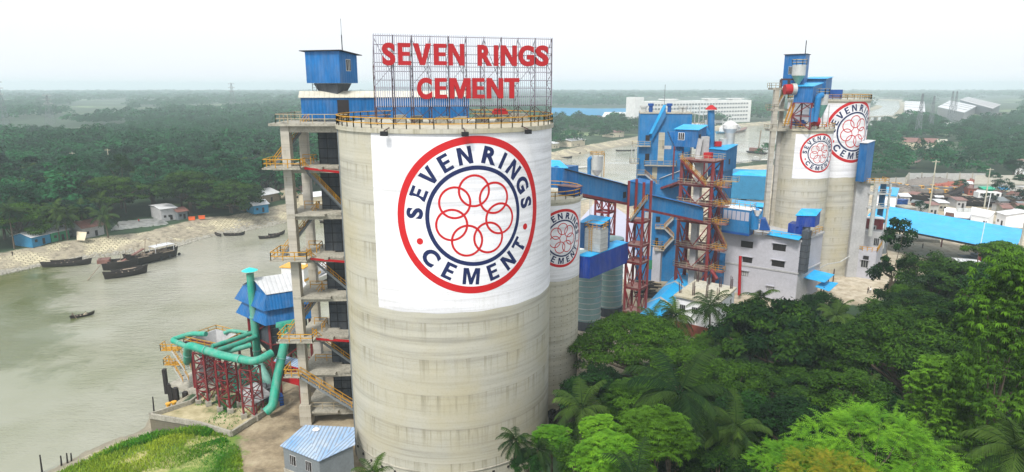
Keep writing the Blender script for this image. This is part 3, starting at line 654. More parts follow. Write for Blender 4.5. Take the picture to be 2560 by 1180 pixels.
m = MB(); q = foot[1] + (foot[2] - foot[1]) * .4; m.tube([(q.x - 0.5, q.y, 54.6), (q.x - .5, q.y, 57.0)], 0.07, 6); m.tube([(q.x - 0.5, q.y, 57.0), (q.x - .5, q.y, 59.2)], 0.03, 5); m.build('lightning_rod', 'black', hd_)
m = MB()
for dx in (0, 0.55): m.beam((foot[0].x + 0.7 + dx, foot[0].y + .3, MH + 3.2), (foot[0].x + 0.7 + dx, foot[0].y + .3, 50.4), 0.08)
for k in range(4): m.beam((foot[0].x + 0.7, foot[0].y + .3, 48.8 + k * .45), (foot[0].x + 1.25, foot[0].y + .3, 48.8 + k * .45), 0.05)
m.build('ladder', 'darkgrey', hd_)
# ------------------------------------------------------------------ stair tower
stt = thing('stair_tower', 'open grey concrete stair tower with yellow railings, left of the giant silo', 'tower', (-26.5, 95.5, 0))
LV = [45.0, 39.0, 32.4, 26.1, 20.2, 14.0, 8.4, 2.2]
X0, X1, Y0_, Y1_ = -31.6, -21.2, 91.2, 99.6
for (x, y) in ((X0 + .55, Y0_ + .65), (X0 + .75, Y1_ - .65), (X1 - .8, Y1_ - .5)):
    m = MB(); m.box((x, y, LV[0] / 2), (1.15, 1.25, LV[0]), 0); m.box((x, y, 1.6), (1.7, 1.8, 3.2), 0) if y < 93 else None; m.build('column', 'concrete', stt)
rl = MB()
def hull(z): return [(X0, Y0_), (X1 + .2, Y0_ + 1.6), (X1 + 0.2, Y1_), (X0, Y1_)]
for k, z in enumerate(LV):
    m = MB(); h = 0.75 if k else 0.35
    # slab with an opening: four strips round a square hole
    hx0, hx1, hy0, hy1 = X0 + 5.4, X0 + 7.4, Y0_ + 3.4, Y0_ + 5.2
    if k == 0: m.box(((X0 + X1) / 2 - 0.3, (Y0_ + Y1_) / 2, z - .18), (X1 - X0 + 2.2, Y1_ - Y0_ + 1.0, .36)); m.box(((X0 + X1) / 2, Y0_ + .5, z - .8), (X1 - X0 - 1.2, 0.5, .9))
    else:
        m.box(((X0 + hx0) / 2, (Y0_ + Y1_) / 2, z - .15), (hx0 - X0, Y1_ - Y0_, .3)); m.box(((hx1 + X1) / 2, (Y0_ + 1.6 + Y1_) / 2, z - .15), (X1 - hx1, Y1_ - Y0_ - 1.6, .3))
        m.box(((hx0 + hx1) / 2, (Y0_ + hy0) / 2 + .4, z - .15), (hx1 - hx0, hy0 - Y0_ - .8, .3)); m.box(((hx0 + hx1) / 2, (hy1 + Y1_) / 2, z - .15), (hx1 - hx0, Y1_ - hy1, .3))
        m.beam((X0 + 1.1, Y0_ + .6, z - .5), (X1 + .1, Y0_ + 1.5, z - .5), 0.45, h); m.beam((X0 + .7, Y1_ - .6, z - .6), (X1, Y1_ - .6, z - .6), 0.45, .8); m.beam((X0 + .5, Y0_ + .6, z - .6), (X0 + .5, Y1_ - .6, z - .6), 0.4, .6)
    m.build('floor_slab', 'slab', stt)
fl = MB()
for k in (1, 3, 5):
    z = LV[k]; m = MB(); m.box((X0 + .4, Y0_ - .9, z + .02), (5.2, 2.2, .22)); m.box((X0 - 1.2, Y0_ + 0.4, z + .02), (1.7, 3.4, .2)); m.beam((X0 - 1.5, Y0_ + .3, z - .25), (X0 + 2.5, Y0_ + .3, z - .25), .3, .5)
    o = m.build('balcony', 'slab', stt); r = MB(); zz = z + .14
    railing(r, [(X0 + 3.0, Y0_ + .2, zz), (X0 + 3.0, Y0_ - 2.0, zz), (X0 - 2.0, Y0_ - 2.0, zz), (X0 - 2.0, Y0_ + 2.1, zz), (X0 - .4, Y0_ + 2.1, zz)], 1.15, 1.5, .05); r.build('balcony_railing', 'yellow', o); r = MB()
    railing(r, [(X0 + 3.2, Y0_ + 2.2, zz), (X0 + 3.2, Y1_ - 3.2, zz), (X0 + 1.2, Y1_ - 3.2, zz)], 1.1, 1.5, .045); r.build('inner_railing', 'yellow', stt)
    c = MB(); c.beam((X0 + 3.0, Y0_ - .2, z - .1), (X1 + 1.0, Y0_ + 1.2, z - 1.25), .22, .3); c.build('red_pipe', 'signred', stt)
r = MB(); zz = LV[0]; railing(r, [(X0 - .6, Y0_ + .2, zz), (X1 - .8, Y0_ - .3, zz)], 1.2, 1.6, .045); railing(r, [(X0 - .6, Y0_ + .2, zz), (X0 - .6, Y1_, zz), (X0 + 2, Y1_, zz)], 1.2, 1.5, .045); r.build('top_railing', 'railgrey', stt)
for k in (2, 4, 6, 7):
    r = MB(); zz = LV[k]; railing(r, [(X0 + 1.2, Y0_ + (.7 if k == 7 else 4.5), zz), (X1 - .6, Y0_ + (.9 if k == 7 else 4.7), zz)], 1.1, 1.6, .04); r.build('floor_railing', 'railgrey' if k == 7 else 'yellow', stt)
def st(x0, y0, k0, x1, y1, k1): stair((x0, y0, LV[k0] + .1), (x1, y1, LV[k1] + .1), 1.0, 'stair_flight', stt)
st(X0 + 2.6, Y0_ + 4.2, 0, X0 - 1.6, Y0_ + 1.2, 1)
st(X0 + 2.4, Y0_ + .6, 1, X0 + 7.0, Y0_ + 3.6, 2)
st(X0 + 3.4, Y0_ + 3.6, 2, X0 - 1.3, Y0_ + 1.0, 3)
st(X0 + 2.4, Y0_ + .6, 3, X0 + 7.0, Y0_ + 3.6, 4)
st(X0 + 3.4, Y0_ + 3.6, 4, X0 - 1.3, Y0_ + 1.0, 5)
st(X0 + 2.4, Y0_ + .6, 5, X0 + 7.0, Y0_ + 3.6, 6)
st(X0 + .3, Y0_ - .7, 6, X0 + 9.4, Y0_ - .9, 7)
m = MB(); m.box((X0 - .6, Y0_ - .7, LV[6] + .02), (2.4, 1.6, .2)); o = m.build('landing', 'slab', stt); r = MB(); railing(r, [(X0 + .5, Y0_ - 1.4, LV[6] + .1), (X0 - 1.7, Y0_ - 1.4, LV[6] + .1), (X0 - 1.7, Y0_ + 1.6, LV[6] + .1)], 1.1, 1.1, .05); r.build('landing_railing', 'yellow', o)
m = MB(); m.box((X0 + 10, Y0_ - .7, LV[7] + .02), (2.2, 1.6, .2)); o = m.build('landing', 'slab', stt); r = MB(); railing(r, [(X0 + 9.2, Y0_ - 1.4, LV[7] + .1), (X0 + 11.1, Y0_ - 1.4, LV[7] + .1)], 1.1, 1.0, .05); r.build('landing_railing', 'yellow', o)
el = thing('bucket_elevator', 'tall dark grey panelled elevator casing inside the stair tower', 'elevator', (-26.4, 96.2, 0))
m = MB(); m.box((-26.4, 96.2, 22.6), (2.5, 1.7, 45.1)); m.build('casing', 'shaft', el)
m = MB()
for i in range(32): m.box((-26.4, 96.2, 1.2 + i * 1.38), (2.66, 1.86, 0.09))
for dx in (-1.27, -0.1, 1.27): m.beam((-26.4 + dx, 95.32, 0.1), (-26.4 + dx, 95.32, 45.0), 0.07)
m.build('flange', 'black', el)
# ------------------------------------------------------------------ cabin at the tower foot
cb = thing('tin_roof_shed', 'grey shed with sloping blue and white ribbed roof beside the giant silo', 'shed', (-25, 78, 0))
RC = [P(700, 1114, z=4.3), P(797, 1153, z=4.1), P(888, 1111, z=4.9), P(881, 1071, z=5.5), P(753, 1064, z=5.3)]
m = MB(); m.slab([tuple(RC[0]), tuple(RC[1]), tuple(RC[2]), tuple(P(886, 1068, z=5.4)), tuple(P(762, 1062, z=5.4))], 0.08); m.build('roof', 'fadedroof', cb)
cc = sum((q for q in RC), Vector((0, 0, 0))) / 5
ins = [cc + (q - cc) * 0.93 for q in RC]; zt = [4.0, 3.8, 4.55, 5.1, 4.95]
MB().prism([(q.x, q.y) for q in ins], 1.05, zt).build('wall', 'darkgrey', cb); ins2 = [cc + (q - cc) * 0.96 for q in RC]
MB().prism([(q.x, q.y) for q in ins2], -0.2, 1.05).build('plinth', 'slab', cb)
wa, wb_ = ins[0], ins[1]; dd = (wb_ - wa); 
for s in (1.2, 4.0): window(cb, wa.xy, dd.xy, s, s + 0.95, 2.0, 3.3, 'greywall', glass='dark')
m = MB(); p = P(790, 1070, z=5.5); m.lathe((p.x, p.y, 5.3), [(0.5, 0), (0.35, 0.12), (0.05, 0.2)], 7); m.build('white_rag', 'white', cb)
m = MB(); p = P(735, 1178, z=0.35); m.tube([(p.x - .5, p.y - .1, .4), (p.x + .4, p.y + .1, .4)], 0.4, 14); tag(m.build('drum', 'dark', None, True, origin=p), 'dark open drum lying beside the tin roof shed', 'drum')
# ------------------------------------------------------------------ jetty and dust plant on the river edge
DKZ = 0.0
dk = thing('quay_platform', 'sandy walled quay platform with stained retaining wall at the river edge', 'quay', (-50, 98, 0))
dkp = [P(373, 1033, z=0.9), P(476, 1000, z=0.9), P(520, 968, z=0.9), P(660, 925, z=.5), P(700, 1010, z=.3), P(578, 1078, z=0.9), P(498, 1054, z=.9)]
MB().prism([(q.x, q.y) for q in dkp], WZ - 1, 0.12).build('retaining_wall', 'stained', dk)
m = MB()
for a, b in ((0, 1), (1, 2), (0, 6), (6, 5), (5, 4)): m.beam((dkp[a].x, dkp[a].y, 0.5), (dkp[b].x, dkp[b].y, 0.5), 0.35, 0.8)
m.build('parapet', 'slab', dk)
m = MB(); ctr = sum((q for q in dkp), Vector((0, 0, 0))) / 7; q_ = [ctr + (q - ctr) * .985 for q in dkp]; m.prism([(q.x, q.y) for q in q_], 0.10, 0.16)
mt, t_, b_ = newmat('quay_sand'); o_ = objc(t_); f_ = noisen(t_, o_, 0.35, 5, .7); L(t_, ramp(t_, f_, [(.3, (.10, .13, .04)), (.44, (.30, .26, .14)), (.65, (.46, .40, .25))]), b_.inputs['Base Color']); b_.inputs['Roughness'].default_value = .95
m.build('sand_surface', mt, dk)
for px, py in ((422, 1022), (436, 1018)):
    p = P(px, py, z=0.2); m = MB(); m.lathe((p.x, p.y, 0.1), [(0.3, 0), (0.3, 0.9), (0.42, 0.92), (0.42, 1.1), (0.01, 1.12)], 14); tag(m.build('mooring_bollard', 'busyellow', None, True, origin=(p.x, p.y, .1)), 'yellow mooring bollard on the sandy quay', 'bollard', 'bollards on the quay')
def truss_tower(t, base4, top4, lev, w=0.22, bw=0.13, name='lattice', mat='steel'):
    m = MB()
    for b, tp in zip(base4, top4): m.beam(b, tp, w)
    n = lev
    for i in range(n + 1):
        ring_ = [Vector(b).lerp(Vector(tp), i / n) for b, tp in zip(base4, top4)]
        if i: 
            for k in range(4): m.beam(ring_[k], ring_[(k + 1) % 4], bw)
        if i < n:
            nx = [Vector(b).lerp(Vector(tp), (i + 1) / n) for b, tp in zip(base4, top4)]
            for k in range(4): 
                m.beam(ring_[k], nx[(k + 1) % 4], bw) if (i + k) % 2 else m.beam(ring_[(k + 1) % 4], nx[k], bw)
    return m.build(name, mat, t)
jd = Vector((0.88, -0.47)); jn = Vector((0.47, 0.88))
lbls = ['left', 'middle', 'right']
for i, (px, py, zt_) in enumerate(((496, 1005, 9.0), (550, 1023, 8.6), (610, 1040, 8.2))):
    c = P(px, py, z=0.5).xy; t = thing('trestle', 'red lattice trestle on four concrete blocks under the teal pipe, the %smost of three' % lbls[i] if i != 1 else 'red lattice trestle on four concrete blocks under the teal pipe, between the other two', 'trestle', (c.x, c.y, .1), 'red trestles carrying the teal pipe')
    q = [c, c + jd * 1.9 + jn * .4, c + jd * 1.4 + jn * 2.6, c - jd * .5 + jn * 2.2]
    truss_tower(t, [(a.x, a.y, 0.9) for a in q], [(a.x, a.y, zt_) for a in q], 5, .24, .11)
    for a in q: MB().box((a.x, a.y, .5), (.85, .85, .85), .5).build('footing', 'slab', t)
def pipe(label, pts, r, mat='teal', parent=None, name='pipe', n=16, bands=True):
    """pipe with rounded elbows"""
    pts = [Vector(p) for p in pts]; out = [pts[0]]
    for a, b, c in zip(pts[:-2], pts[1:-1], pts[2:]):
        k = min(r * 2.0, (b - a).length * .45, (c - b).length * .45); p0 = b + (a - b).normalized() * k; p2 = b + (c - b).normalized() * k
        for j in range(6): u = j / 5; out.append(p0 * (1 - u) ** 2 + b * 2 * u * (1 - u) + p2 * u * u)
    out.append(pts[-1]); o = MB().tube(out, r, n).build(name, mat, parent, True)
    if parent is None: tag(o, label, 'pipe')
    if bands:
        for a, b in zip(pts[:-1], pts[1:]):
            if (b - a).length > 5:
                d = (b - a).normalized(); c = a.lerp(b, .5); bo = MB().tube([c - d * .08, c + d * .08], r * 1.16, n).build('band', 'tealgrey', o if parent is None else parent)
    return o
JP = lambda x, y, z: P(x, y, z=z)
pipe('fattest teal pipe running along the tops of the three red trestles', [JP(468, 905, 5.0), JP(470, 862, 9.9), JP(560, 890, 9.3), JP(640, 905, 9.0), JP(680, 882, 9.6)], .62)
pipe('teal and grey pipe looping round the left side of the hopper', [JP(515, 835, 10), JP(478, 834, 9.6), JP(428, 850, 9.2), JP(470, 868, 9.3)], .42)
pipe('teal pipe crossing the hopper towards the blue filter house', [JP(530, 866, 9.4), JP(580, 850, 9.2), JP(640, 828, 9.2)], .36)
pipe('lower teal pipe crossing the hopper, just below its twin', [JP(545, 876, 9.0), JP(600, 858, 8.8), JP(640, 842, 8.8)], .42)
pipe('short teal pipe bend at the far edge of the hopper', [JP(560, 833, 9.0), JP(575, 826, 9.4), JP(620, 832, 9.4)], .32)
pipe('teal pipe under the trestle tops ending at the stack', [JP(500, 885, 7.6), JP(560, 882, 8.0), JP(628, 862, 8.6)], .42)
# stack with rain cap
sb = P(650, 958, z=0); stck = thing('teal_stack', 'tall teal exhaust stack with turquoise rain cap, left of the blue filter house', 'chimney', (sb.x, sb.y, 0)); stz = P(625, 684, Y=sb.y).z
MB().tube([(sb.x, sb.y, 0), (sb.x, sb.y, stz)], [.64, .60], 24).build('flue', 'teal', stck, True)
m = MB(); m.lathe((sb.x, sb.y, stz + .55), [(1.3, 0), (.7, .28), (.01, .52)], 20); m.build('rain_cap', 'cap', stck, False)
m = MB(); [m.beam((sb.x + .6 * math.cos(a), sb.y + .6 * math.sin(a), stz - .1), (sb.x + .6 * math.cos(a), sb.y + .6 * math.sin(a), stz + .7), .06) for a in (0, 2.1, 4.2)]; m.build('cap_strut', 'teal', stck)
for z in (6, 12): MB().tube([(sb.x, sb.y, z), (sb.x, sb.y, z + .2)], .74, 24).build('band', 'tealgrey', stck)
# filter house with flared blue skirts
fh = thing('filter_house', 'blue skirted filter house with ridged metal roof on red steel legs by the river', 'building', (-40, 105, 0))
Yf = 103.5
rf = [P(668, 734, Y=Yf), P(737, 728, Y=Yf + 1.2)]; rb_ = [P(633, 686, Y=Yf + 6.5), P(713, 681, Y=Yf + 7.7)]
fA = P(667, 745, Y=Yf); fB = P(738, 740, Y=Yf + 1.2); fd_ = Vector((.86, .51, 0)); Lf = 6.6
# local frame: gable roof running back-left
zE = P(668, 735, Y=Yf).z; zR = zE + 2.0
fd2 = Vector((-.75, .66, 0)).normalized()
def FQ(s, d, z, e=0): p = Vector((fA.x, fA.y, 0)) + fd_ * s + fd2 * d; return Vector((p.x, p.y, z))
m = MB(); m.slab([FQ(-.2, -.3, zE), FQ(Lf + .3, -.3, zE), FQ(Lf + .3, 3.9, zR), FQ(-.2, 3.9, zR)], .07); m.slab([FQ(-.2, 3.9, zR), FQ(Lf + .3, 3.9, zR), FQ(Lf + .3, 8.0, zE), FQ(-.2, 8.0, zE)], .07); m.build('roof', 'metalroof', fh)
m = MB(); m.prism([tuple(FQ(0, 0, 0).xy), tuple(FQ(Lf, 0, 0).xy), tuple(FQ(Lf, 7.6, 0).xy), tuple(FQ(0, 7.6, 0).xy)], zE - 5.2, zE - .1)
m.add([FQ(0, 0, zE - .1), FQ(0, 7.6, zE - .1), FQ(0, 3.8, zR - .1)], [(0, 2, 1)]); m.add([FQ(Lf, 0, zE - .1), FQ(Lf, 7.6, zE - .1), FQ(Lf, 3.8, zR - .1)], [(0, 1, 2)]); m.build('wall', 'blue', fh)
for zt_, zb_ in ((zE - .05, zE - 2.5), (zE - 2.45, zE - 5.0)):
    m = MB(); e = 1.15; q0 = [FQ(-.1, -.1, zt_), FQ(Lf + .1, -.1, zt_), FQ(Lf + .1, 7.7, zt_), FQ(-.1, 7.7, zt_)]; q1 = [FQ(-e, -e, zb_), FQ(Lf + e, -e, zb_), FQ(Lf + e, 7.7 + e, zb_), FQ(-e, 7.7 + e, zb_)]
    m.add(q0 + q1, [(0, 4, 5, 1), (1, 5, 6, 2), (2, 6, 7, 3), (3, 7, 4, 0)]); m.add([v + Vector((0, 0, -.05)) for v in q0 + q1], [(1, 5, 4, 0), (2, 6, 5, 1), (3, 7, 6, 2), (0, 4, 7, 3)]); m.build('skirt', 'blue', fh)
zq = zE - 9.2
m = MB(); m.prism([tuple(FQ(.3, .3, 0).xy), tuple(FQ(Lf - .3, .3, 0).xy), tuple(FQ(Lf - .3, 6.8, 0).xy), tuple(FQ(.3, 6.8, 0).xy)], zq, zE - 5.0); m.build('filter_casing', 'shaft', fh)
m = MB()
for s in (.3, 1.6, 2.9, 4.2): m.beam(FQ(s, .22, zq), FQ(s, .22, zE - 5), .09)
for z in (zq + .2, zq + 1.6, zq + 3): m.beam(FQ(.3, .2, z), FQ(Lf - .3, .2, z), .09)
m.build('casing_rib', 'darkgrey', fh)
m = MB(); mid = FQ(Lf / 2, 3.6, zq - 3.4)
for (s0, s1) in ((.4, Lf / 2), (Lf / 2, Lf - .4)):
    c = FQ((s0 + s1) / 2, 3.5, zq - 3.2); tp = [FQ(s0, .4, zq), FQ(s1, .4, zq), FQ(s1, 6.7, zq), FQ(s0, 6.7, zq)]; m.hexa([c + Vector((-.3, -.3, 0)), c + Vector((.3, -.3, 0)), c + Vector((.3, .3, 0)), c + Vector((-.3, .3, 0))], tp)
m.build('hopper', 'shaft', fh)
lg4 = [FQ(0, 0, 0), FQ(Lf, 0, 0), FQ(Lf, 7.0, 0), FQ(0, 7.0, 0)]
truss_tower(fh, [(q.x, q.y, 0) for q in lg4], [(q.x, q.y, zq + 4.2) for q in lg4], 3, .34, .16, 'leg_frame')
# duct with flared mouth to the ground
pipe('long slanting teal duct with flared mouth right of the blue filter house', [P(716, 835, Y=99), P(690, 960, Y=95.5), P(682, 1015, Y=93.8), P(664, 1030, Y=93.2)], .70, n=20)
m = MB(); tp = [P(691, 812, Y=98.5), P(736, 800, Y=99), P(737, 798, Y=101), P(692, 808, Y=100.5)]; bt = [P(707, 838, Y=98.6), P(727, 838, Y=98.8), P(727, 836, Y=100), P(708, 836, Y=99.8)]
m.hexa(bt, tp); m.slab([P(689, 815, Y=98.4), P(738, 803, Y=98.9), P(739, 797, Y=101.3), P(690, 806, Y=100.8)], .35); tag(m.build('duct_hood', 'teal', None), 'flared teal hood on top of the long slanting duct', 'duct')
pipe('grey teal pipe slanting down from the red steel beside the stack', [P(640, 900, Y=103), P(668, 950, Y=101), P(672, 990, Y=99.5)], .75, 'tealgrey')
pipe('second stubby teal pipe at the base of the stack', [P(655, 905, Y=106), P(632, 940, Y=105), P(634, 968, Y=104)], .7, 'teal')
# hopper and its frame
hp = thing('receiving_hopper', 'grey steel receiving hopper with open square top on a braced jetty frame', 'hopper', (-50, 110, 0))
hq = [P(477, 845, z=9.0), P(545, 862, z=8.8), P(592, 836, z=9.0), P(540, 823, z=9.0)]
hcn = sum((q for q in hq), Vector((0, 0, 0))) / 4; m = MB()
outer = [(q.x, q.y, 9.0) for q in hq]; low = [(hcn.x + (q.x - hcn.x) * .35, hcn.y + (q.y - hcn.y) * .35, 5.2) for q in hq]; inn = [(hcn.x + (q.x - hcn.x) * .93, hcn.y + (q.y - hcn.y) * .93, 9.0) for q in hq]; inl = [(hcn.x + (q.x - hcn.x) * .32, hcn.y + (q.y - hcn.y) * .32, 5.3) for q in hq]
m.add(outer + low + inn + inl, [(0, 1, 5, 4), (1, 2, 6, 5), (2, 3, 7, 6), (3, 0, 4, 7), (8, 12, 13, 9), (9, 13, 14, 10), (10, 14, 15, 11), (11, 15, 12, 8), (0, 8, 9, 1), (1, 9, 10, 2), (2, 10, 11, 3), (3, 11, 8, 0), (12, 15, 14, 13)]); m.build('funnel', 'greywall', hp)
hb4 = [(hcn.x + (q.x - hcn.x) * 1.05, hcn.y + (q.y - hcn.y) * 1.05) for q in hq]
truss_tower(hp, [(x, y, -3.5) for x, y in hb4], [(x, y, 8.8) for x, y in hb4], 3, .32, .15, 'frame')
m = MB(); e_ = [(hcn.x + (q.x - hcn.x) * 1.3, hcn.y + (q.y - hcn.y) * 1.3, 8.3) for q in hq]; railing(m, e_, 1.1, 1.6, .045, True); m.build('railing', 'yellow', hp)
m = MB()
for a, b in zip(e_, e_[1:] + e_[:1]): m.beam((a[0], a[1], 8.2), (b[0], b[1], 8.2), 1.0, .14)
m.build('walkway', 'steelplate', hp)
m = MB(); dk4 = [P(424, 955, z=.3), P(500, 985, z=.3), P(600, 930, z=.3), P(520, 905, z=.3)]; m.prism([(q.x, q.y) for q in dk4], -.6, .1); m.build('deck', 'slab', hp)
for (px, py) in ((424, 958), (438, 968), (462, 978), (500, 915), (462, 935)):
    p = P(px, py, z=0); MB().box((p.x, p.y, -2.4), (.7, .7, 4.6)).build('pile', 'dark', hp)
m = MB(); p = P(420, 945, z=0); m.box((p.x - .5, p.y, -.6), (.5, .7, 4.6)); m.build('fender', 'dark', hp)
stair(P(436, 875, Y=104), P(470, 925, Y=102), 1.0, 'stair_flight', hp, 'galv'); stair(P(432, 900, Y=105), P(465, 955, Y=103), 1.0, 'stair_flight', hp, 'galv')
m = MB(); 
for px, py in ((430, 872), (438, 908)):
    p = P(px, py, Y=104.5); m.box((p.x, p.y, p.z), (3.0, 1.6, .12)); railing(m, [(p.x + 1.4, p.y - .8, p.z), (p.x - 1.5, p.y - .8, p.z), (p.x - 1.5, p.y + .8, p.z)], 1.1, 1, .045)
m.build('stair_landing', 'yellow', hp)
# boom platform under the filter house, rusty plate and red gantry
t = thing('machine_platform', 'grey sheet covered platform between the trestles and the blue filter house', 'platform', (-42, 98, 0)); m = MB(); q = [P(560 + 30, 975, z=2.6), P(640, 1008, z=2.6), P(680, 985, z=2.6), P(640, 955, z=3.4)]; m.slab(q, .12); m.build('roof', 'greywall', t)
m = MB(); [m.beam((v.x, v.y, 0), (v.x, v.y, 2.6), .16) for v in q]; m.build('post', 'steel', t); m = MB(); m.box((q[0].x + 2.4, q[0].y - .2, 1.2), (2.6, 1.8, 2.2), .3); m.build('machine', 'greywall', t)
t = thing('red_gantry', 'low red lattice gantry with patched blue roof between the filter house and the stair tower', 'gantry', (-35, 97, 0)); q0, q1 = P(690, 968, Y=99), P(752, 985, Y=96.5)
zz = 4.4
b4 = [(q0.x, q0.y, zz), (q1.x, q1.y, zz), (q1.x, q1.y + 2.2, zz), (q0.x, q0.y + 2.2, zz)]
m = MB(); n = 6
for k in range(n + 1):
    a = Vector(b4[0]).lerp(Vector(b4[1]), k / n); m.beam(a, a + Vector((0, 0, 2.4)), .14); m.beam(a + Vector((0, 2.2, 0)), a + Vector((0, 2.2, 2.4)), .14)
    if k < n: b = Vector(b4[0]).lerp(Vector(b4[1]), (k + 1) / n); m.beam(a, b + Vector((0, 0, 2.4)), .1); m.beam(a + Vector((0, 0, 2.4)), b, .1)
[m.beam(Vector(b4[k]) + Vector((0, 0, z)), Vector(b4[3 - k]) + Vector((0, 0, z)), .12) for k in (0, 1) for z in (0, 2.4)]; m.build('lattice', 'steel', t); m = MB(); m.beam(Vector(b4[0]), Vector(b4[1]), .25, 1.0); m.beam(Vector(b4[0]) + Vector((0, 0, 2.4)), Vector(b4[1]) + Vector((0, 0, 2.4)), .2); m.build('girder', 'signred', t)
u = Vector((0, 0, 2.5)); m = MB(); m.slab([Vector(b4[0]) + u, Vector(b4[1]) + u, Vector(b4[2]) + u + Vector((0, 0, .3)), Vector(b4[3]) + u + Vector((0, 0, .3))], .06); m.build('roof', 'fadedroof', t)
m = MB(); [m.beam((v[0], v[1], 0), (v[0], v[1], zz), .3) for v in b4]; m.build('leg', 'steel', t)

for px, py, a_, b_, c_, mt_, nm, lb in ((655, 1000, 3.0, 2.2, 2.4, 'darkgrey', 'fan_casing', 'dark fan casing on the ground under the blue filter house'), (690, 1010, 2.2, 1.6, 1.5, 'bluegrey', 'motor', 'blue motor box right of the slanting teal duct foot'),
                                  (560, 950, 3.2, 2.2, 2.6, 'tealgrey', 'blower', 'grey teal blower between the trestles and the hopper'), (600, 975, 2.0, 1.6, 3.2, 'teal', 'screw_housing', 'teal screw housing behind the right trestle'), (520, 940, 2.6, 2.0, 3.4, 'greywall', 'control_box', 'grey control box under the hopper near the left trestle')):
    q = P(px, py, z=.2); t = thing(nm, lb, 'machine', (q.x, q.y, .1)); MB().box((q.x, q.y, .1 + c_ / 2), (a_, b_, c_), .5).build('casing', mt_, t); m = MB(); m.tube([(q.x - a_ * .3, q.y - b_ * .2, c_ + .1), (q.x + a_ * .3, q.y, c_ + .2)], b_ * .28, 12); m.build('drum', 'darkgrey', t, True)
    m = MB(); [m.box((q.x, q.y, .1 + c_ * k), (a_ + .08, b_ + .08, .07), .5) for k in (.25, .6, .95)]; m.build('flange', 'black', t)
# ------------------------------------------------------------------ plant on the right: frame vectors
U = Vector((.8, -.6)); V_ = Vector((.6, .8))
def quadfoot(p, w, d, u=U, v=V_): p = Vector(p[:2]); return [p, p + u * w, p + u * w + v * d, p + v * d]
def house(t, p, w, d, z0, z1, wall='blue', roof='skyroof', over=.3, rise=.4, u=U, v=V_, wn='wall'):
    """box whose camera-side wall starts at p and runs along u; mono-pitch roof falling to the camera side"""
    f = quadfoot(p, w, d, u, v); MB().prism([tuple(q) for q in f], z0, [z1, z1, z1 + rise, z1 + rise]).build(wn, wall, t)
    c = sum(f, Vector((0, 0))) / 4; g = [c + (q - c) + (q - c).normalized() * over for q in f]
    MB().slab([(g[0].x, g[0].y, z1 + .08), (g[1].x, g[1].y, z1 + .08), (g[2].x, g[2].y, z1 + rise + .1), (g[3].x, g[3].y, z1 + rise + .1)], .08).build('roof', roof, t); return f
# --- transfer house beside the slim silo and galleries
t = thing('transfer_house', 'blue sheet house with light blue roof and dark doorway, behind the slim silo top', 'building', (7, 116, 28))
p1 = P(1408, 470, Y=115); hz0 = 30.0; f = [Vector((p1.x - 4.5, p1.y + 1.5)), Vector(p1.xy), Vector(p1.xy) + V_ * 5, Vector((p1.x - 4.5, p1.y + 1.5)) + V_ * 5]
zt = P(1408, 420, Y=115).z; MB().prism([tuple(q) for q in f], 0.0, zt).build('wall', 'blue', t)
f_ = [P(1370, 421, Y=116.4), P(1421, 419, Y=114.6), P(1400, 401, Y=120), P(1370, 399, Y=121)]; MB().slab([tuple(q) for q in f_], .1).build('roof', 'skyroof', t)
def gallery(label, a, b, hgt, name='conveyor_gallery', wdt=3.0, roofm='blue', wall='blueplain', nrm=None, trim=True):
    a = Vector(a); b = Vector(b); t = thing(name, label, 'conveyor gallery', tuple(a)); d = (b - a); d.z = 0; d.normalize(); n = Vector((-d.y, d.x, 0)) * wdt
    h = Vector((0, 0, hgt)); m = MB(); m.hexa([a, b, b + n, a + n], [a + h, b + h, b + n + h, a + n + h]); m.build('wall', wall, t)
    e = n.normalized() * .25; r = Vector((0, 0, .5)); m = MB(); m.slab([a + h - e, b + h - e, b + h + n * .5 + r, a + h + n * .5 + r], .08); m.slab([a + h + n * .5 + r, b + h + n * .5 + r, b + h + n + e, a + h + n + e], .08); m.build('roof', roofm, t)
    if trim: m = MB(); m.beam(a + h - e * 1.1, b + h - e * 1.1, .14, .2); m.build('eaves_trim', 'black', t)
    m = MB(); m.beam(a - Vector((0, 0, .25)), b - Vector((0, 0, .25)), .5, .5); m.beam(a + n - Vector((0, 0, .25)), b + n - Vector((0, 0, .25)), .5, .5); m.build('girder', 'steel', t)
    return t
gA = P(1409, 474, Y=115.5); gB = P(1568, 507, Y=135.5)
g1_ = gallery('blue conveyor gallery running from behind the slim silo to the first red tower', gA, gB, 3.6)
wallrect('doorway', 'black', g1_, gA.xy, (gB - gA).xy.normalized(), .2, 1.2, gA.z + .1, gA.z + 3.0)
q = gA + (gB - gA) * .95; m = MB(); m.box((q.x - .1, q.y - .3, q.z + 1.6), (.9, .3, 1.2), .9); m.build('vent', 'black', g1_)
gC = P(1571, 509, Y=135); gD = P(1611, 519, Y=137.5); 
t = thing('transfer_house', 'blue transfer box at the gallery bend between the first red tower columns', 'building', tuple(gC))
zt = P(1571, 455, Y=135).z; MB().prism([tuple(gC.xy), tuple(gD.xy), tuple(gD.xy + V_ * 5), tuple(gC.xy + V_ * 5)], gC.z - .6, [zt, zt - 1.0, zt - 1.0, zt]).build('wall', 'blueplain', t)
qa = P(1499, 447, Y=141); qb = P(1571, 452, Y=134.7); qc = P(1612, 461, Y=137.3); qd = Vector((qc.x + 3.2, qc.y + 4.5, qc.z)); MB().slab([tuple(qb), tuple(qc), tuple(qd), (qb.x + 3.2, qb.y + 4.6, qb.z)], .1).build('roof', 'blue', t)
g2_ = gallery('blue conveyor gallery sloping down from the first red tower to the second', P(1612, 521, Y=137.5), P(1757, 552, Y=149), 3.0)
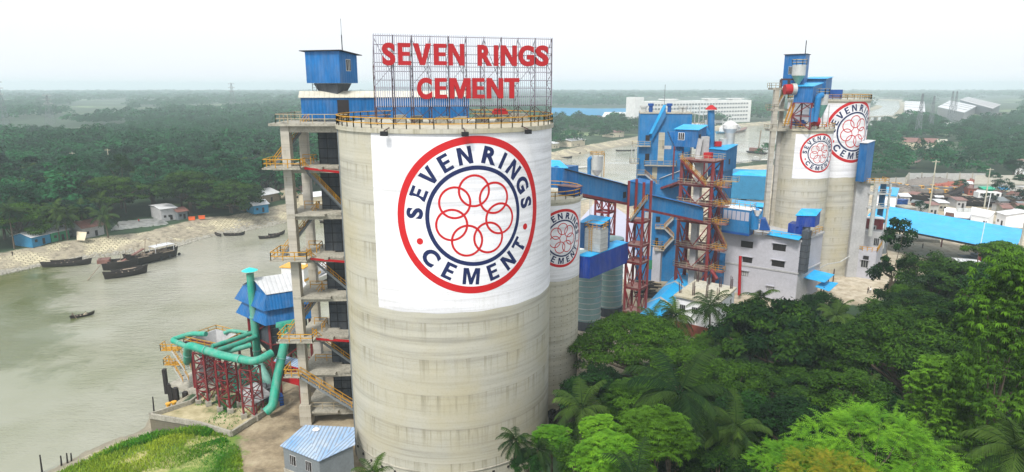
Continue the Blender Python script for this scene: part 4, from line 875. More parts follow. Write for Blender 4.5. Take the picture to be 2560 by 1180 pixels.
# thin white roofed gallery towards the mill
gallery('narrow blue gallery with white roof linking the mill to the second red tower', P(1648, 470, Y=168), P(1700, 452, Y=158), 2.4, wdt=2.0, roofm='metalroof', trim=False)
# --- red towers
def red_tower(label, p, w, d, levels, top, platforms=True, u=U, v=V_, colw=.46, brace=.17, ext=0.0, rails=True):
    t = thing('steel_tower', label, 'steel tower', (p[0], p[1], 0)); f = quadfoot(p, w, d, u, v)
    for q in f: MB().beam((q.x, q.y, 0), (q.x, q.y, top), colw).build('column', 'steel', t)
    zs = [0.2] + sorted(levels)
    for z in sorted(levels):
        m = MB()
        for i in range(4): a, b = f[i], f[(i + 1) % 4]; m.beam((a.x, a.y, z - .3), (b.x, b.y, z - .3), .3, .45)
        m.build('ring_beam', 'steel', t)
        if platforms:
            c = sum(f, Vector((0, 0))) / 4; g = [c + (q - c) * (1.12 + ext) for q in f]; MB().prism([tuple(q) for q in g], z - .06, z + .06).build('deck', 'steelplate', t)
            if rails: r = MB(); railing(r, [(q.x, q.y, z + .06) for q in g], 1.1, 1.6, .04, True); r.build('deck_railing', 'railgrey', t)
    for z0, z1 in zip(zs[:-1], zs[1:]):
        m = MB()
        for i in range(4):
            a, b = f[i], f[(i + 1) % 4]; c_ = (a + b) / 2
            m.beam((a.x, a.y, z1 - .4), (c_.x, c_.y, z0 + .2), brace); m.beam((b.x, b.y, z1 - .4), (c_.x, c_.y, z0 + .2), brace)
        m.build('bracing', 'steel', t)
    return t, f
q1 = P(1602, 811, z=0)   # near right corner ground, first tower
T1p = Vector((P(1567, 600, Y=133.0).x, 133.0))
t1, f1 = red_tower('first red steel tower with narrow decks, behind the green corrugated silos', T1p, 3.3, 3.4, [3.7, 9.1, 14.6, 18.2, 23.2], 31.2, ext=.05, rails=False)
t1b, f1b = red_tower('red steel trestle carrying the conveyor gallery, left of the first red tower', Vector((P(1489, 520, Y=147).x, 147.5)), 3.4, 3.0, [12.0, 17.0, 22.5, 25.6], 25.8, platforms=False)
stair((f1[1].x + .5, f1[1].y - .8, 27.8), (f1[0].x + .6, f1[0].y - .9, 23.2), .9, 'stair_flight', t1); stair((f1[0].x - 4, f1[0].y + 1, 23.0), (f1[0].x - 8, f1[0].y + .8, 18), .9, 'stair_flight', t1)
T2p = Vector((P(1694, 600, Y=153.5).x, 153.5))
t2, f2 = red_tower('second red steel tower, taller, with wide top deck, right of the blue mill', T2p, 7.4, 5.6, [7.9, 13.0, 19.2, 23.3, 27.8, 33.4], 33.4, ext=.06, colw=.62, brace=.24)
cf2 = sum(f2, Vector((0, 0))) / 4
m = MB(); m.box((cf2.x - .6, cf2.y, 17), (1.5, 1.5, 34), -.64); m.build('chute_casing', 'greywall', t2)
for za, zb, s0, s1, e in ((33.4, 27.8, .02, .86, 1.0), (27.8, 23.3, 1.0, 1.45, .6), (23.3, 19.2, 1.5, 1.05, .6), (19.2, 13.0, 1.0, 1.5, .6), (13.0, 7.9, 1.4, 1.0, .6)):
    a = f2[0] + U * 7.4 * s0 - V_ * .9; b = f2[0] + U * 7.4 * s1 - V_ * .9
    if s0 >= 1 and za < 28: a = f2[1] + U * (2.2 if s0 > 1.2 else .8) + V_ * .5; b = f2[1] + U * (2.4 if s1 > 1.2 else .8) + V_ * 4.5
    stair((a.x, a.y, za), (b.x, b.y, zb), .95, 'stair_flight', t2, 'steel')
for z in (27.8, 23.3, 19.2, 13.0, 7.9):
    c_ = f2[1] + U * 1.8 + V_ * 2; m = MB(); m.box((c_.x, c_.y, z - .3), (3.4, 2.0, .12), -.64); o = m.build('stair_landing', 'steelplate', t2); r = MB(); q = quadfoot(c_ - U * 1.7 - V_ * 1, 3.4, 2); railing(r, [(a.x, a.y, z - .24) for a in q], 1.1, 1.4, .04); r.build('landing_railing', 'yellow', o)
q = cf2 - U * 1.0; m = MB(); m.box((q.x + 2.2, q.y - .4, 34.2), (1.8, 1.4, 1.4), -.64); m.build('red_motor', 'signred', t2)
m = MB(); m.box((cf2.x + .8, cf2.y + 1.2, 36.0), (1.4, 1.2, 5), .4); m.beam((cf2.x - 1, cf2.y + 1, 33.5), (cf2.x - .4, cf2.y + 1, 38), .9); m.build('drop_chute', 'greywall', t2)
# crusher head house above the second tower
t = thing('head_house', 'blue cabin with white framed window above the second red tower', 'cabin', (42, 158, 36)); Yh = 156.0
c0 = P(1686, 366, Y=Yh + 3.3); c1 = P(1743, 369, Y=Yh); c2 = P(1764, 363, Y=Yh + 5.5); zb = c1.z; zt = P(1743, 326, Y=Yh).z
fo = [Vector(c0.xy), Vector(c1.xy), Vector(c2.xy), Vector((c0 + c2 - c1).xy)]
MB().prism([tuple(q) for q in fo], zb, [zt + .1, zt + .1, zt + .8, zt + .8]).build('wall', 'blue', t); cen = sum(fo, Vector((0, 0))) / 4; g = [cen + (q - cen) * 1.1 for q in fo]
MB().slab([(q.x, q.y, z) for q, z in zip(g, (zt + .15, zt + .15, zt + .95, zt + .95))], .1).build('roof', 'skyroof', t); dd = (fo[1] - fo[0]).normalized(); s, z = onwall(1697, 348, (fo[0].x, fo[0].y), dd); window(t, fo[0], dd, s - .1, s + 1.3, z - .1, z + 1.5, 'white')
dd = (fo[2] - fo[1]).normalized(); wallrect('doorway', 'dark', t, fo[1], dd, .9, 2.2, zb + .1, zb + 3.0)
for q in fo: MB().beam((q.x, q.y, 27.8), (q.x, q.y, zb), .3).build('post', 'steel', t)
m = MB(); a = P(1678, 330, Y=161); b = P(1697, 378, Y=160); m.hexa([b + Vector((-.4, 0, 0)), b + Vector((1.4, 0, 0)), b + Vector((1.4, 2, 0)), b + Vector((-.4, 2, 0))], [a + Vector((-.6, 0, 0)), a + Vector((1.6, 0, 0)), a + Vector((1.6, 2, 0)), a + Vector((-.6, 2, 0))]); m.build('chute', 'blue', t)
# --- blue mill building
YM = 172.0; t = thing('mill_building', 'tallest blue sheet building with a slanting conveyor leg on its front', 'building', (39, 174, 0))
ma = Vector((P(1596, 400, Y=YM).x, YM)); mb_ = Vector((P(1724, 400, Y=YM - 2).x, YM - 2)); md = (mb_ - ma).normalized(); mn_v = Vector((-md.y, md.x)); W_ = (mb_ - ma).length; MT = P(1600, 284, Y=YM).z
MB().prism([tuple(ma), tuple(mb_), tuple(mb_ + mn_v * 13), tuple(ma + mn_v * 13)], 0, MT).build('wall', 'blueplain', t)
m = MB(); m.prism([tuple(ma - md * .2 - mn_v * .2), tuple(mb_ + md * .2 - mn_v * .2), tuple(mb_ + mn_v * 13.2), tuple(ma + mn_v * 13.2)], MT, MT + .3); m.build('roof', 'slab', t)
def MW(px, py): return onwall(px, py, (ma.x, ma.y), md)
for x0, y0, x1, y1, mt_ in ((1647, 331, 1659, 402, 'galv'), (1631, 418, 1642, 447, 'galv'), (1619, 463, 1628, 480, 'galv')):
    s0, z1 = MW(x0, y0); s1, z0 = MW(x1, y1); wallrect('translucent_strip', 'silo', t, ma, md, s0, s1, z0, z1)
for x0, y0, x1, y1 in ((1614, 338, 1624, 352), (1613, 384, 1623, 402), (1643, 468, 1653, 483)):
    s0, z1 = MW(x0, y0); s1, z0 = MW(x1, y1); wallrect('doorway', 'dark', t, ma, md, s0, s1, z0, z1)
s0, z1 = MW(1676, 440); s1, z0 = MW(1684, 448); window(t, ma, md, s0, s1, z0, z1, 'white')
s0, z1 = MW(1656, 364); s1, z0 = MW(1678, 373); wallrect('duct_opening', 'greywall', t, ma, md, s0, s1, z0, z1)
def wp(px, py, off): s, z = MW(px, py); q = ma + md * s - mn_v * off; return Vector((q.x, q.y, z))
m = MB(); a, b = wp(1626, 334, .9), wp(1662, 262, .9); 
dx_ = Vector((md.x, md.y, 0)) * .35; nn_ = Vector((mn_v.x, mn_v.y, 0)) * .9; m.hexa([a - dx_, a + dx_, a + dx_ + nn_, a - dx_ + nn_], [b - dx_, b + dx_, b + dx_ + nn_, b - dx_ + nn_]); m.build('leg_edge', 'skyroof', t)
m = MB(); a2, b2, c2_ = wp(1629, 332, .8), wp(1664, 260, .8), wp(1664, 290, .8); a3 = wp(1629, 352, .8); nn2 = Vector((mn_v.x, mn_v.y, 0)) * .8; m.hexa([a3, c2_, c2_ + nn2, a3 + nn2], [a2, b2, b2 + nn2, a2 + nn2]); m.build('conveyor_leg', 'blueplain', t)
m = MB(); q = wp(1661, 262, -.5); m.beam(q, q + Vector((0, 0, 5)), .12); m.build('mast', 'darkgrey', t)
for px, k in ((1628, 1), (1675, 1), (1607, 0), (1704, 0), (1714, 0), (1612, 0)):
    q = ma + md * (MW(px, 284)[0]) + mn_v * 3; m = MB(); hh = 2.2 if k else 1.6; m.lathe((q.x, q.y, MT + .3), [(.5, 0), (.5, hh * .7), (.75, hh * .72), (.75, hh), (.01, hh + .05)], 12); m.build('roof_vent', 'bluegrey' if k else 'galv', t, False)
def balc(x0, x1, py, label='balcony', off=1.5, rail='railgrey'):
    (s0, z), (s1, _) = MW(x0, py), MW(x1, py); q = [ma + md * s0 - mn_v * off, ma + md * s1 - mn_v * off, ma + md * s1, ma + md * s0]; o = MB().prism([tuple(a) for a in q], z - .25, z).build('balcony', 'slab', t)
    r = MB(); railing(r, [(q[3].x, q[3].y, z), (q[0].x, q[0].y, z), (q[1].x, q[1].y, z), (q[2].x, q[2].y, z)], 1.15, 1.6, .045); r.build('balcony_railing', rail, o); return s0, s1, z
balc(1580, 1626, 363); balc(1610, 1690, 411); balc(1596, 1692, 460); balc(1574, 1597, 406); balc(1592, 1612, 434)
stair(wp(1612, 434, 1.0), wp(1640, 458, 1.0), .9, 'stair_flight', t, 'galv')
for px in (1580, 1589): a = wp(px, 363, 1.2); b = wp(px - 3, 404, 1.2); MB().beam(a, b, .25).build('hanger', 'galv', t)
# lower part of the mill between the towers
La = Vector((P(1588, 560, Y=168).x, 168.0)); ld = (Vector((P(1690, 560, Y=166).x, 166.0)) - La).normalized(); ln = Vector((-ld.y, ld.x))
MB().prism([tuple(La), tuple(La + ld * 13), tuple(La + ld * 13 + ln * 3.5), tuple(La + ln * 3.5)], 0, P(1600, 462, Y=168).z).build('lower_wall', 'blueplain', t)
def LW(px, py): return onwall(px, py, (La.x, La.y), ld)
for x0, y0, x1, y1, mt_ in ((1640, 541, 1650, 556, 'dark'), (1638, 594, 1645, 613, 'dark'), (1612, 530, 1626, 640, 'greywall'), (1623, 650, 1648, 674, 'greenwall')):
    s0, z1 = LW(x0, y0); s1, z0 = LW(x1, y1); wallrect('gate' if mt_ == 'greenwall' else ('doorway' if mt_ == 'dark' else 'translucent_strip'), mt_, t, La, ld, s0, s1, max(z0, .1), z1)
def lp(px, py, off): s, z = LW(px, py); q = La + ld * s - ln * off; return Vector((q.x, q.y, z))
for x0, x1, py in ((1638, 1662, 568), (1636, 1660, 622)):
    (s0, z), (s1, _) = LW(x0, py), LW(x1, py); q = [La + ld * s0 - ln * 1.4, La + ld * s1 - ln * 1.4, La + ld * s1, La + ld * s0]; o = MB().prism([tuple(a) for a in q], z - .2, z).build('balcony', 'slab', t); r = MB(); railing(r, [(q[0].x, q[0].y, z), (q[1].x, q[1].y, z)], 1.1, 1.3, .045); r.build('balcony_railing', 'yellow', o)
stair(lp(1683, 545, .9), lp(1660, 568, .9), .8, 'stair_flight', t, 'galv'); stair(lp(1662, 570, .9), lp(1684, 592, .9), .8, 'stair_flight', t, 'galv'); stair(lp(1684, 594, .9), lp(1660, 620, .9), .8, 'stair_flight', t, 'galv')
t = thing('blue_block', 'blue box with light roof, small window and red vent, right of the second red tower', 'building', (56, 172, 0)); Yb = 164.0
c0 = P(1770, 428, Y=Yb + 4); c1 = P(1812, 428, Y=Yb); c2 = P(1840, 412, Y=Yb + 6); fo = [Vector(c0.xy), Vector(c1.xy), Vector(c2.xy), Vector((c0 + c2 - c1).xy)]; zt = P(1812, 376, Y=Yb).z; zb = P(1812, 428, Y=Yb).z
MB().prism([tuple(q) for q in fo], zb, [zt, zt, zt + .9, zt + .9]).build('wall', 'blueplain', t); cen = sum(fo, Vector((0, 0))) / 4; g = [cen + (q - cen) * 1.06 for q in fo]
MB().slab([(q.x, q.y, z) for q, z in zip(g, (zt + .12, zt + .12, zt + 1.0, zt + 1.0))], .1).build('roof', 'skyroof', t); dd = (fo[2] - fo[1]).normalized(); wallrect('window', 'dark', t, fo[1], dd, 2.2, 3.1, zb + 1.5, zb + 2.8)
m = MB(); m.box((cen.x - 1.5, cen.y, zt + 1.2), (1.6, 1.2, 1.2)); m.build('vent', 'signred', t); fi = [cen + (q - cen) * .8 for q in fo]; MB().prism([tuple(q) for q in fi], 0, zb).build('lower_wall', 'blueplain', t)
for z in (27, 21.5): m = MB(); q = quadfoot(fo[1] - V_ * .8 - U * 2, 5.5, 1.6); m.prism([tuple(a) for a in q], z - .15, z); railing(m, [(a.x, a.y, z) for a in q[:3]], 1.1, 1.5, .045); m.build('side_platform', 'railgrey', t)
chm = pipe('straight blue chimney pipe with red cap behind the second red tower', [P(1778, 440, Y=170), P(1778, 276, Y=170)], .85, 'blueplain', n=20, bands=False, name='chimney')
q = P(1778, 274, Y=170); m = MB(); m.lathe((q.x, q.y, q.z), [(1.5, 0), (1.3, .35), (.4, 1.1), (.01, 1.15)], 16); m.build('rain_cap', 'signred', chm)
for i, (px, yt, yb) in enumerate(((1766, 300, 372), (1771, 282, 330))):
    q = P(px, 372, Y=171.5); pipe(('thicker' if i == 0 else 'thinner') + ' grey pipe standing left of the straight blue chimney', [(q.x, q.y, 24), P(px, yt, Y=171.5)], .45 - .2 * i, 'galv', n=12, bands=False, name='vent_pipe')
for i, (px, yt, cap) in enumerate(((1808, 372 - 25, 0), (1822, 333, 1))):
    q = P(px, 372, Y=172); m = MB(); zt = P(px, yt, Y=172).z; m.lathe((q.x, q.y, 26), [(1.25, 0), (1.25, zt - 26), (.01, zt - 25.9)], 20)
    s = tag(m.build('pale_stack', 'galv', None, True, origin=(q.x, q.y, 26)), 'pale steel stack ' + ('with flared white top' if cap else 'with flat top') + ' behind the blue box', 'stack')
    if cap: m = MB(); m.lathe((q.x, q.y, zt), [(1.2, 0), (1.9, 1.2), (1.9, 2.2), (1.0, 2.8), (.01, 3.2)], 16); m.build('flared_top', 'shippaint', s)
# pipes rack top between mill and chimney
t = thing('filter_platform', 'cluttered pipe platform on the roofs between the mill and the chimney', 'platform', (50, 175, 36)); m = MB(); a = P(1726, 318, Y=172); b = P(1772, 318, Y=172); m.box(((a.x + b.x) / 2, 174, a.z), (b.x - a.x, 5, .3)); m.build('deck', 'galv', t)
m = MB(); railing(m, [(a.x, 171.5, a.z + .1), (b.x, 171.5, a.z + .1), (b.x, 176, a.z + .1)], 1.1, 1.2, .05); m.build('railing', 'railgrey', t); m = MB(); [m.beam((a.x + k * 1.1, 172.5, a.z), (a.x + k * 1.1, 172.5, a.z + 5.5 - (k % 2) * 2), .18) for k in range(5)]; m.build('pole', 'galv', t)
m = MB(); q = P(1744, 322, Y=168); m.tube([q + Vector((0, 0, -5)), q, q + Vector((1.6, 0, .5)), q + Vector((2.8, 0, -1.5))], .7, 12); m.build('bent_duct', 'blueplain', t, True); m = MB(); m.beam((a.x + 1, 174, 20), (a.x + 1, 174, a.z), .4); m.beam((b.x - 1, 174, 20), (b.x - 1, 174, a.z), .4); m.build('leg', 'galv', t)
# --- white warehouse behind the first tower
t = thing('white_warehouse', 'plain white warehouse with white roof behind the first red tower and galleries', 'building', (22, 165, 0))
MB().slab([tuple(P(1440, 560, z=8)), tuple(P(1590, 640, z=8)), tuple(P(1600, 560, z=9)), tuple(P(1500, 492, z=9))], .4).build('roof', 'slatwhite', t)
w0 = [P(1440, 560, z=8), P(1590, 640, z=8), P(1600, 560, z=8), P(1500, 492, z=8)]; MB().prism([(q.x, q.y) for q in w0], 0, 7.6).build('wall', 'white', t)
# --- green silos with blue roofed box, dust box
for i, (px, py, rr, zt_) in enumerate(((1466, 828, 2.9, 16.2), (1522, 793, 2.75, 17.4))):
    q = P(px, py, z=0); q = q + Vector((q.x, q.y, 0)).normalized() * rr; t = thing('corrugated_silo', 'pale green ribbed steel silo under the blue box, the %s of the pair' % ('left' if i == 0 else 'right'), 'silo', (q.x, q.y, 0), 'pale green steel silos')
    m = MB(); m.lathe((q.x, q.y, 1.9), [(rr, 0), (rr, zt_ - 1.9)], 48); m.build('shell', 'silogreen', t, True)
    for k in range(12): m = MB(); z = 2.2 + k * 1.22; m.lathe((q.x, q.y, z), [(rr - .02, 0), (rr + .11, .03), (rr + .11, .13), (rr - .02, .16)], 48, cap=False); m.build('hoop', 'darkgrey' if False else 'galv', t)
    m = MB(); m.lathe((q.x, q.y, 0), [(rr + .25, 0), (rr + .25, 1.7), (rr + .25, 1.9), (.1, 1.92)], 48); m.build('base_ring', 'shaft', t)
t = thing('silo_top_house', 'deep blue box with bright blue roof sitting on the two pale green silos', 'building', (16, 128, 16))
Yq = 121.0; A0 = P(1441, 690, Y=Yq + 1.0); A1 = P(1474, 697, Y=Yq); A2 = P(1570, 656, Y=Yq + 12); zb = A1.z; zt = P(1474, 643, Y=Yq).z; A3 = A0 + (A2 - A1)
fo = [Vector(A0.xy), Vector(A1.xy), Vector(A2.xy), Vector(A3.xy)]
MB().prism([tuple(q) for q in fo], zb, [zt, zt, zt, zt]).build('wall', 'deepblue', t)
m = MB(); m.slab([(fo[0].x, fo[0].y, zt + .1), (fo[1].x, fo[1].y, zt + .1), (fo[2].x, fo[2].y, zt + .1), (fo[3].x, fo[3].y, zt + .3)], .12); m.build('roof', 'skyroof', t)
t = thing('dust_filter', 'boxy grey dust filter with yellow ladder on the bright blue roof', 'filter', (14, 126, 21)); q = P(1490, 622, Y=126); m = MB(); m.box((q.x, q.y, zt + 2.4), (3.5, 3.0, 4.4), -.64); m.build('casing', 'galv', t)
m = MB(); [m.box((q.x, q.y, zt + .8 + k * 1.0), (3.6, 3.1, .08), -.64) for k in range(4)]; m.build('flange', 'greywall', t)
r = MB(); f4 = quadfoot(Vector((q.x, q.y)) - U * 1.8 - V_ * 1.5, 3.6, 3); railing(r, [(a.x, a.y, zt + 4.6) for a in f4], 1.1, 1, .05, True); r.build('railing', 'yellow', t)
r = MB(); a = f4[0] - V_ * .3 + U * 1.2
for dx in (0, .5): r.beam((a.x + dx, a.y - dx * .6, zt + .1), (a.x + dx, a.y - dx * .6, zt + 5.2), .09)
for k in range(12): r.beam((a.x, a.y, zt + .3 + k * .42), (a.x + .5, a.y - .3, zt + .3 + k * .42), .06)
r.build('ladder', 'yellow', t)
t = thing('blue_cabin', 'low blue cabin with light roof between the slim silo and the grey dust filter', 'cabin', (10, 126, 20)); p = P(1449, 634, Y=128); house(t, (p.x, p.y), 4.5, 4, zt + .1, P(1449, 556, Y=128).z, rise=.8)
# --- bright blue roofed conveyor tunnel
t = thing('conveyor_tunnel', 'low sky blue roofed conveyor tunnel running down from the second red tower', 'conveyor tunnel', (38, 135, 0)); a = P(1712, 678, z=4.6); b = P(1606, 790, z=4.6); d = (b - a); d.z = 0; d.normalize(); n = Vector((d.y, -d.x, 0)) * 2.6
if n.x > 0: n = -n
m = MB(); e = Vector((0, 0, -1.5)); m.slab([a, b, b + n + e, a + n + e], .08); m.slab([a, b, b - n + e, a - n + e], .08); m.build('roof', 'skyroof', t)
m = MB(); m.prism([tuple((a + n * .9).xy), tuple((b + n * .9).xy), tuple((b - n * .9).xy), tuple((a - n * .9).xy)], 0, 3.0); m.build('wall', 'blueplain', t)
for s_ in (.25, .62): q = a.lerp(b, s_); w2 = d * 1.2; m = MB(); m.slab([q + Vector((0, 0, .06)), q + w2 + Vector((0, 0, .06)), q + w2 - n + e + Vector((0, 0, .06)), q - n + e + Vector((0, 0, .06))], .03); m.slab([q + Vector((0, 0, .06)), q + w2 + Vector((0, 0, .06)), q + w2 + n + e + Vector((0, 0, .06)), q + n + e + Vector((0, 0, .06))], .03); m.build('skylight', 'galv', t)
t = thing('chute_cover', 'blue sheet box at the foot of the second red tower', 'box', (46, 148, 0)); p = P(1764, 712, z=1); house(t, (p.x - 1, p.y), 4.8, 3.0, 0, 8.0, 'blueplain', 'blueplain', .05, 2.0)
pipe('sloping red pipe at the foot of the second tower', [P(1778, 676, Y=148), P(1793, 698, Y=146)], .4, 'steel', n=10, bands=False)
pipe('thick dark red downpipe on the pale three storey building', [P(1851, 640, Y=152), P(1850, 668, Y=151.5), P(1848, 738, Y=151.5)], .35, 'signred', n=10, bands=False)
pipe('thin blue pipe low over the yard between the two red towers', [P(1605, 683, z=1), P(1670, 693, z=1)], .15, 'blueplain', n=8, bands=False)
m = MB(); 
for k in range(46):
    c = P(1600 + random.uniform(0, 36), 735 + random.uniform(-22, 22), z=0); a_ = random.uniform(-.7, .3); dz = random.uniform(.1, 1.4); m.beam((c.x - 1.8 * math.cos(a_), c.y - 1.8 * math.sin(a_), dz), (c.x + 1.8 * math.cos(a_), c.y + 1.8 * math.sin(a_), dz + random.uniform(-.2, .3)), .22)
tag(m.build('timber_pile', 'dark'), 'dark untidy pile of timber and bars between the two red towers', 'pile')
t = thing('water_tank_house', 'pale block house carrying black water tanks right of the first red tower', 'building', (33, 158, 0)); p = P(1606, 700, z=0); f = house(t, (p.x, p.y + 1), 5.0, 4, 0, 9.5, 'lilac', 'slab', .5, .05)
for k, c_ in enumerate(((1.4, 1.4), (3.6, 1.6))): q = f[0] + U * c_[0] + V_ * c_[1]; m = MB(); m.lathe((q.x, q.y, 9.6), [(.9, 0), (.9, 1.3), (.5, 1.7), (.01, 1.8)], 16); m.build('water_tank', 'black', t, True)
r = MB(); railing(r, [(q.x, q.y, 9.65) for q in f], 1.1, 1.2, .045, True); r.build('railing', 'yellow', t)
# --- white house with starter bars
t = thing('unfinished_house', 'white house with rough flat roof and rusty starter bars, behind the palms', 'house', (38, 125, 0)); zr = 8.2
H0, H1, H2 = P(1684, 737, z=zr), P(1795, 760, z=zr), P(1843, 718, z=zr); H3 = H0 + H2 - H1
fo = [Vector(q.xy) for q in (H0, H1, H2, H3)]; cen = sum(fo, Vector((0, 0))) / 4; wi = [cen + (q - cen) * .93 for q in fo]
MB().prism([tuple(q) for q in wi], 2.6, zr - .35).build('wall', 'white', t); MB().prism([tuple(cen + (q - cen) * .94) for q in fo], -.2, 2.6).build('brick_base', 'brick', t); MB().prism([tuple(q) for q in fo], zr - .35, zr).build('roof_slab', 'silo', t)
dd = (wi[2] - wi[1]).normalized(); LN = (wi[2] - wi[1]).length
for s in (1.2, LN * .45, LN * .75): window(t, wi[1], dd, s, s + 1.0, 5.0, 6.3, 'galv')
for q in (0, 1, 2): 
    dd2 = (wi[1] - wi[0]).normalized(); L2 = (wi[1] - wi[0]).length; window(t, wi[0], dd2, L2 * (.12 + .3 * q), L2 * (.12 + .3 * q) + 1.1, 5.0, 6.3, 'galv')
r_ = random.Random(4)
for a_, b_ in ((0, .1), (.05, .95), (.35, .1), (.38, .9), (.68, .12), (.7, .88), (.97, .1), (.97, .92)):
    q = fo[0].lerp(fo[1], .06 + a_ * .88).lerp(fo[3].lerp(fo[2], .06 + a_ * .88), .06 + b_ * .86); m = MB()
    for k in range(4): x, y = q.x + (k % 2) * .3, q.y + (k // 2) * .3; m.beam((x, y, zr), (x + r_.uniform(-.15, .15), y, zr + r_.uniform(1.8, 3.2)), .10)
    m.build('starter_bars', 'signsteel', t)
m = MB(); q = fo[3].lerp(fo[2], .3); m.lathe((q.x, q.y - 1, zr), [(.5, 0), (.5, .9), (.35, 1.1), (.01, 1.15)], 12); m.build('water_tank', 'darkgrey', t, True)
# --- pale three storey building
t = thing('office_block', 'pale lilac three storey building with dark windows, below the far silos', 'building', (62, 155, 0)); zr = 14.8
C0, C1, C2 = P(1794, 578, z=zr), P(2002, 605, z=zr), P(2058, 583, z=zr); fo = [Vector(C0.xy), Vector(C1.xy), Vector(C2.xy)]; fo.append(fo[0] + fo[2] - fo[1])
ctr = sum(fo, Vector((0, 0))) / 4
MB().prism([tuple(q) for q in fo], 0, zr).build('wall', 'lilac', t); g = [ctr + (q - ctr) * 1.03 for q in fo]; MB().prism([tuple(q) for q in g], zr, zr + .45).build('roof_slab', 'greywall', t)
zl = P(1997, 683, Y=fo[1].y).z; MB().prism([tuple(ctr + (q - ctr) * 1.025) for q in fo], zl - .25, zl + .1).build('ledge', 'greywall', t)
od = (fo[1] - fo[0]).normalized()
def OW(px, py): return onwall(px, py, (fo[0].x, fo[0].y), od)
for x0, y0, x1, y1 in ((1854, 601, 1881, 620), (1934, 608, 1963, 628), (1858, 641, 1879, 657), (1931, 649, 1960, 668), (1855, 676, 1869, 690), (1918, 714, 1933, 726)):
    s0, z1 = OW(x0, y0); s1, z0 = OW(x1, y1); window(t, fo[0], od, s0, s1, z0, z1, 'dark', True, 'dark' if y0 < 670 else 'greywall')
sd_v = (fo[2] - fo[1]).normalized(); wallrect('lower_side_wall', 'greywall', t, fo[1], sd_v, .1, 6.5, .1, zl - .3, .06)
q = fo[1] + sd_v * .9 + Vector((sd_v.y, -sd_v.x)) * .8; m = MB(); m.box((q.x, q.y, (zl + zr + 2.5) / 2 + .2), (1.9, 1.5, zr - zl + 2.5), math.atan2(sd_v.y, sd_v.x)); o = m.build('elevator_casing', 'shaft', t)
m = MB(); [m.box((q.x, q.y, zl + .8 + k * 1.5), (2.0, 1.6, .1), math.atan2(sd_v.y, sd_v.x)) for k in range(6)]; m.build('flange', 'black', o)
r = MB(); gi = [ctr + (q - ctr) * .985 for q in fo]; railing(r, [(q.x, q.y, zr + .45) for q in gi], 1.1, 2.2, .045, True); r.build('roof_railing', 'yellow', t)
def RW(px, py, z): return P(px, py, z=z)
t = thing('roof_cabin', 'deep blue box with light blue roof raised above the pale office roof', 'cabin', (73, 158, 15)); a, b, c = P(1989, 567, Y=151), P(2036, 568, Y=150.5), P(2048, 561, Y=154); zb = b.z; zt = P(2036, 540, Y=150.5).z; f = [Vector(a.xy), Vector(b.xy), Vector(c.xy), Vector((a + c - b).xy)]
MB().prism([tuple(q) for q in f], zb, [zt, zt, zt + .9, zt + .9]).build('wall', 'deepblue', t); cc_ = sum(f, Vector((0, 0))) / 4; g = [cc_ + (q - cc_) * 1.12 for q in f]; MB().slab([(q.x, q.y, z) for q, z in zip(g, (zt + .1, zt + .1, zt + 1.0, zt + 1.0))], .1).build('roof', 'skyroof', t)
m = MB(); a, b = P(1968, 588, Y=152.5), P(2004, 588, Y=150.5); f = [a.xy, b.xy, b.xy + V_ * 3.5, a.xy + V_ * 3.5]; m.prism([tuple(q) for q in f], zr + .4, zr + 3.6); m.build('lower_box', 'deepblue', t); m = MB(); m.box((b.x + 1.3, b.y + 1.8, (zr + zb) / 2), (2.2, 2.2, zb - zr - .1), -.64); m.build('leg_casing', 'darkgrey', t)
m = MB(); a, b, c, d_ = P(1917, 586, z=zr + .9), P(1997, 600, z=zr + .9), P(2008, 588, z=zr + 1.5), P(1930, 574, z=zr + 1.5); m.slab([a, b, c, d_], .1); tag(m.build('roof_awning', 'skyroof'), 'flat sky blue sheet roof lying along the pale building top', 'awning')
t = thing('bag_filter', 'blue bag filter with a row of white panels on the roof of the pale building', 'filter', (52, 160, 15)); a, b = P(1804, 566, Y=157), P(1873, 573, Y=152.5); d = (b - a); d.z = 0; Lb = d.length; d.normalize(); z0, z1 = zr + .5, P(1838, 522, Y=155).z; f = [a.xy, b.xy, b.xy + V_ * 3.8, a.xy + V_ * 3.8]
MB().prism([tuple(q) for q in f], z0 + .6, z1).build('casing', 'blueplain', t); MB().prism([tuple(q + (q - sum(f, Vector((0, 0))) / 4) * .04) for q in f], z1, z1 + .2).build('top_deck', 'white', t)
for k in range(6): wallrect('white_panel', 'slatwhite', t, a.xy, d.xy, .3 + k * (Lb - .4) / 6, .3 + (k + .82) * (Lb - .4) / 6, z1 - 2.6, z1 - .5)
MB().prism([tuple(q) for q in [x * 1.0 for x in f]], z0, z0 + .6).build('skid', 'bluegrey', t); r = MB(); railing(r, [(q.x, q.y, z1 + .2) for q in f], 1.1, 1.5, .045, True); r.build('railing', 'railgrey', t)
pipe('stout blue pipe bend beside the bag filter', [P(1886, 572, Y=152), P(1886, 535, Y=152), P(1896, 527, Y=152.5)], .95, 'blueplain', n=16, bands=False)
m = MB(); a, b, c, d_ = P(1898, 575, Y=152), P(1925, 577, Y=151), P(1913, 548, Y=151.5), P(1902, 548, Y=152); m.hexa([a, b, b + Vector((1, 2.5, 0)), a + Vector((1, 2.5, 0))], [d_, c, c + Vector((1, 2.5, 0)), d_ + Vector((1, 2.5, 0))]); tag(m.build('blue_hood', 'bluegrey'), 'tapered blue hood right of the bag filter', 'duct')
q = P(1893, 540, Y=151); m = MB(); m.lathe((q.x, q.y, q.z), [(.35, 0), (1.0, 1.5)], 14, cap=False); tag(m.build('white_cone', 'white', None, True, origin=tuple(q)), 'small white cone above the blue hood by the bag filter', 'cone')
t = thing('loading_awning', 'sky blue awning on brown posts right of the pale building, in two steps', 'awning', (75, 152, 0))
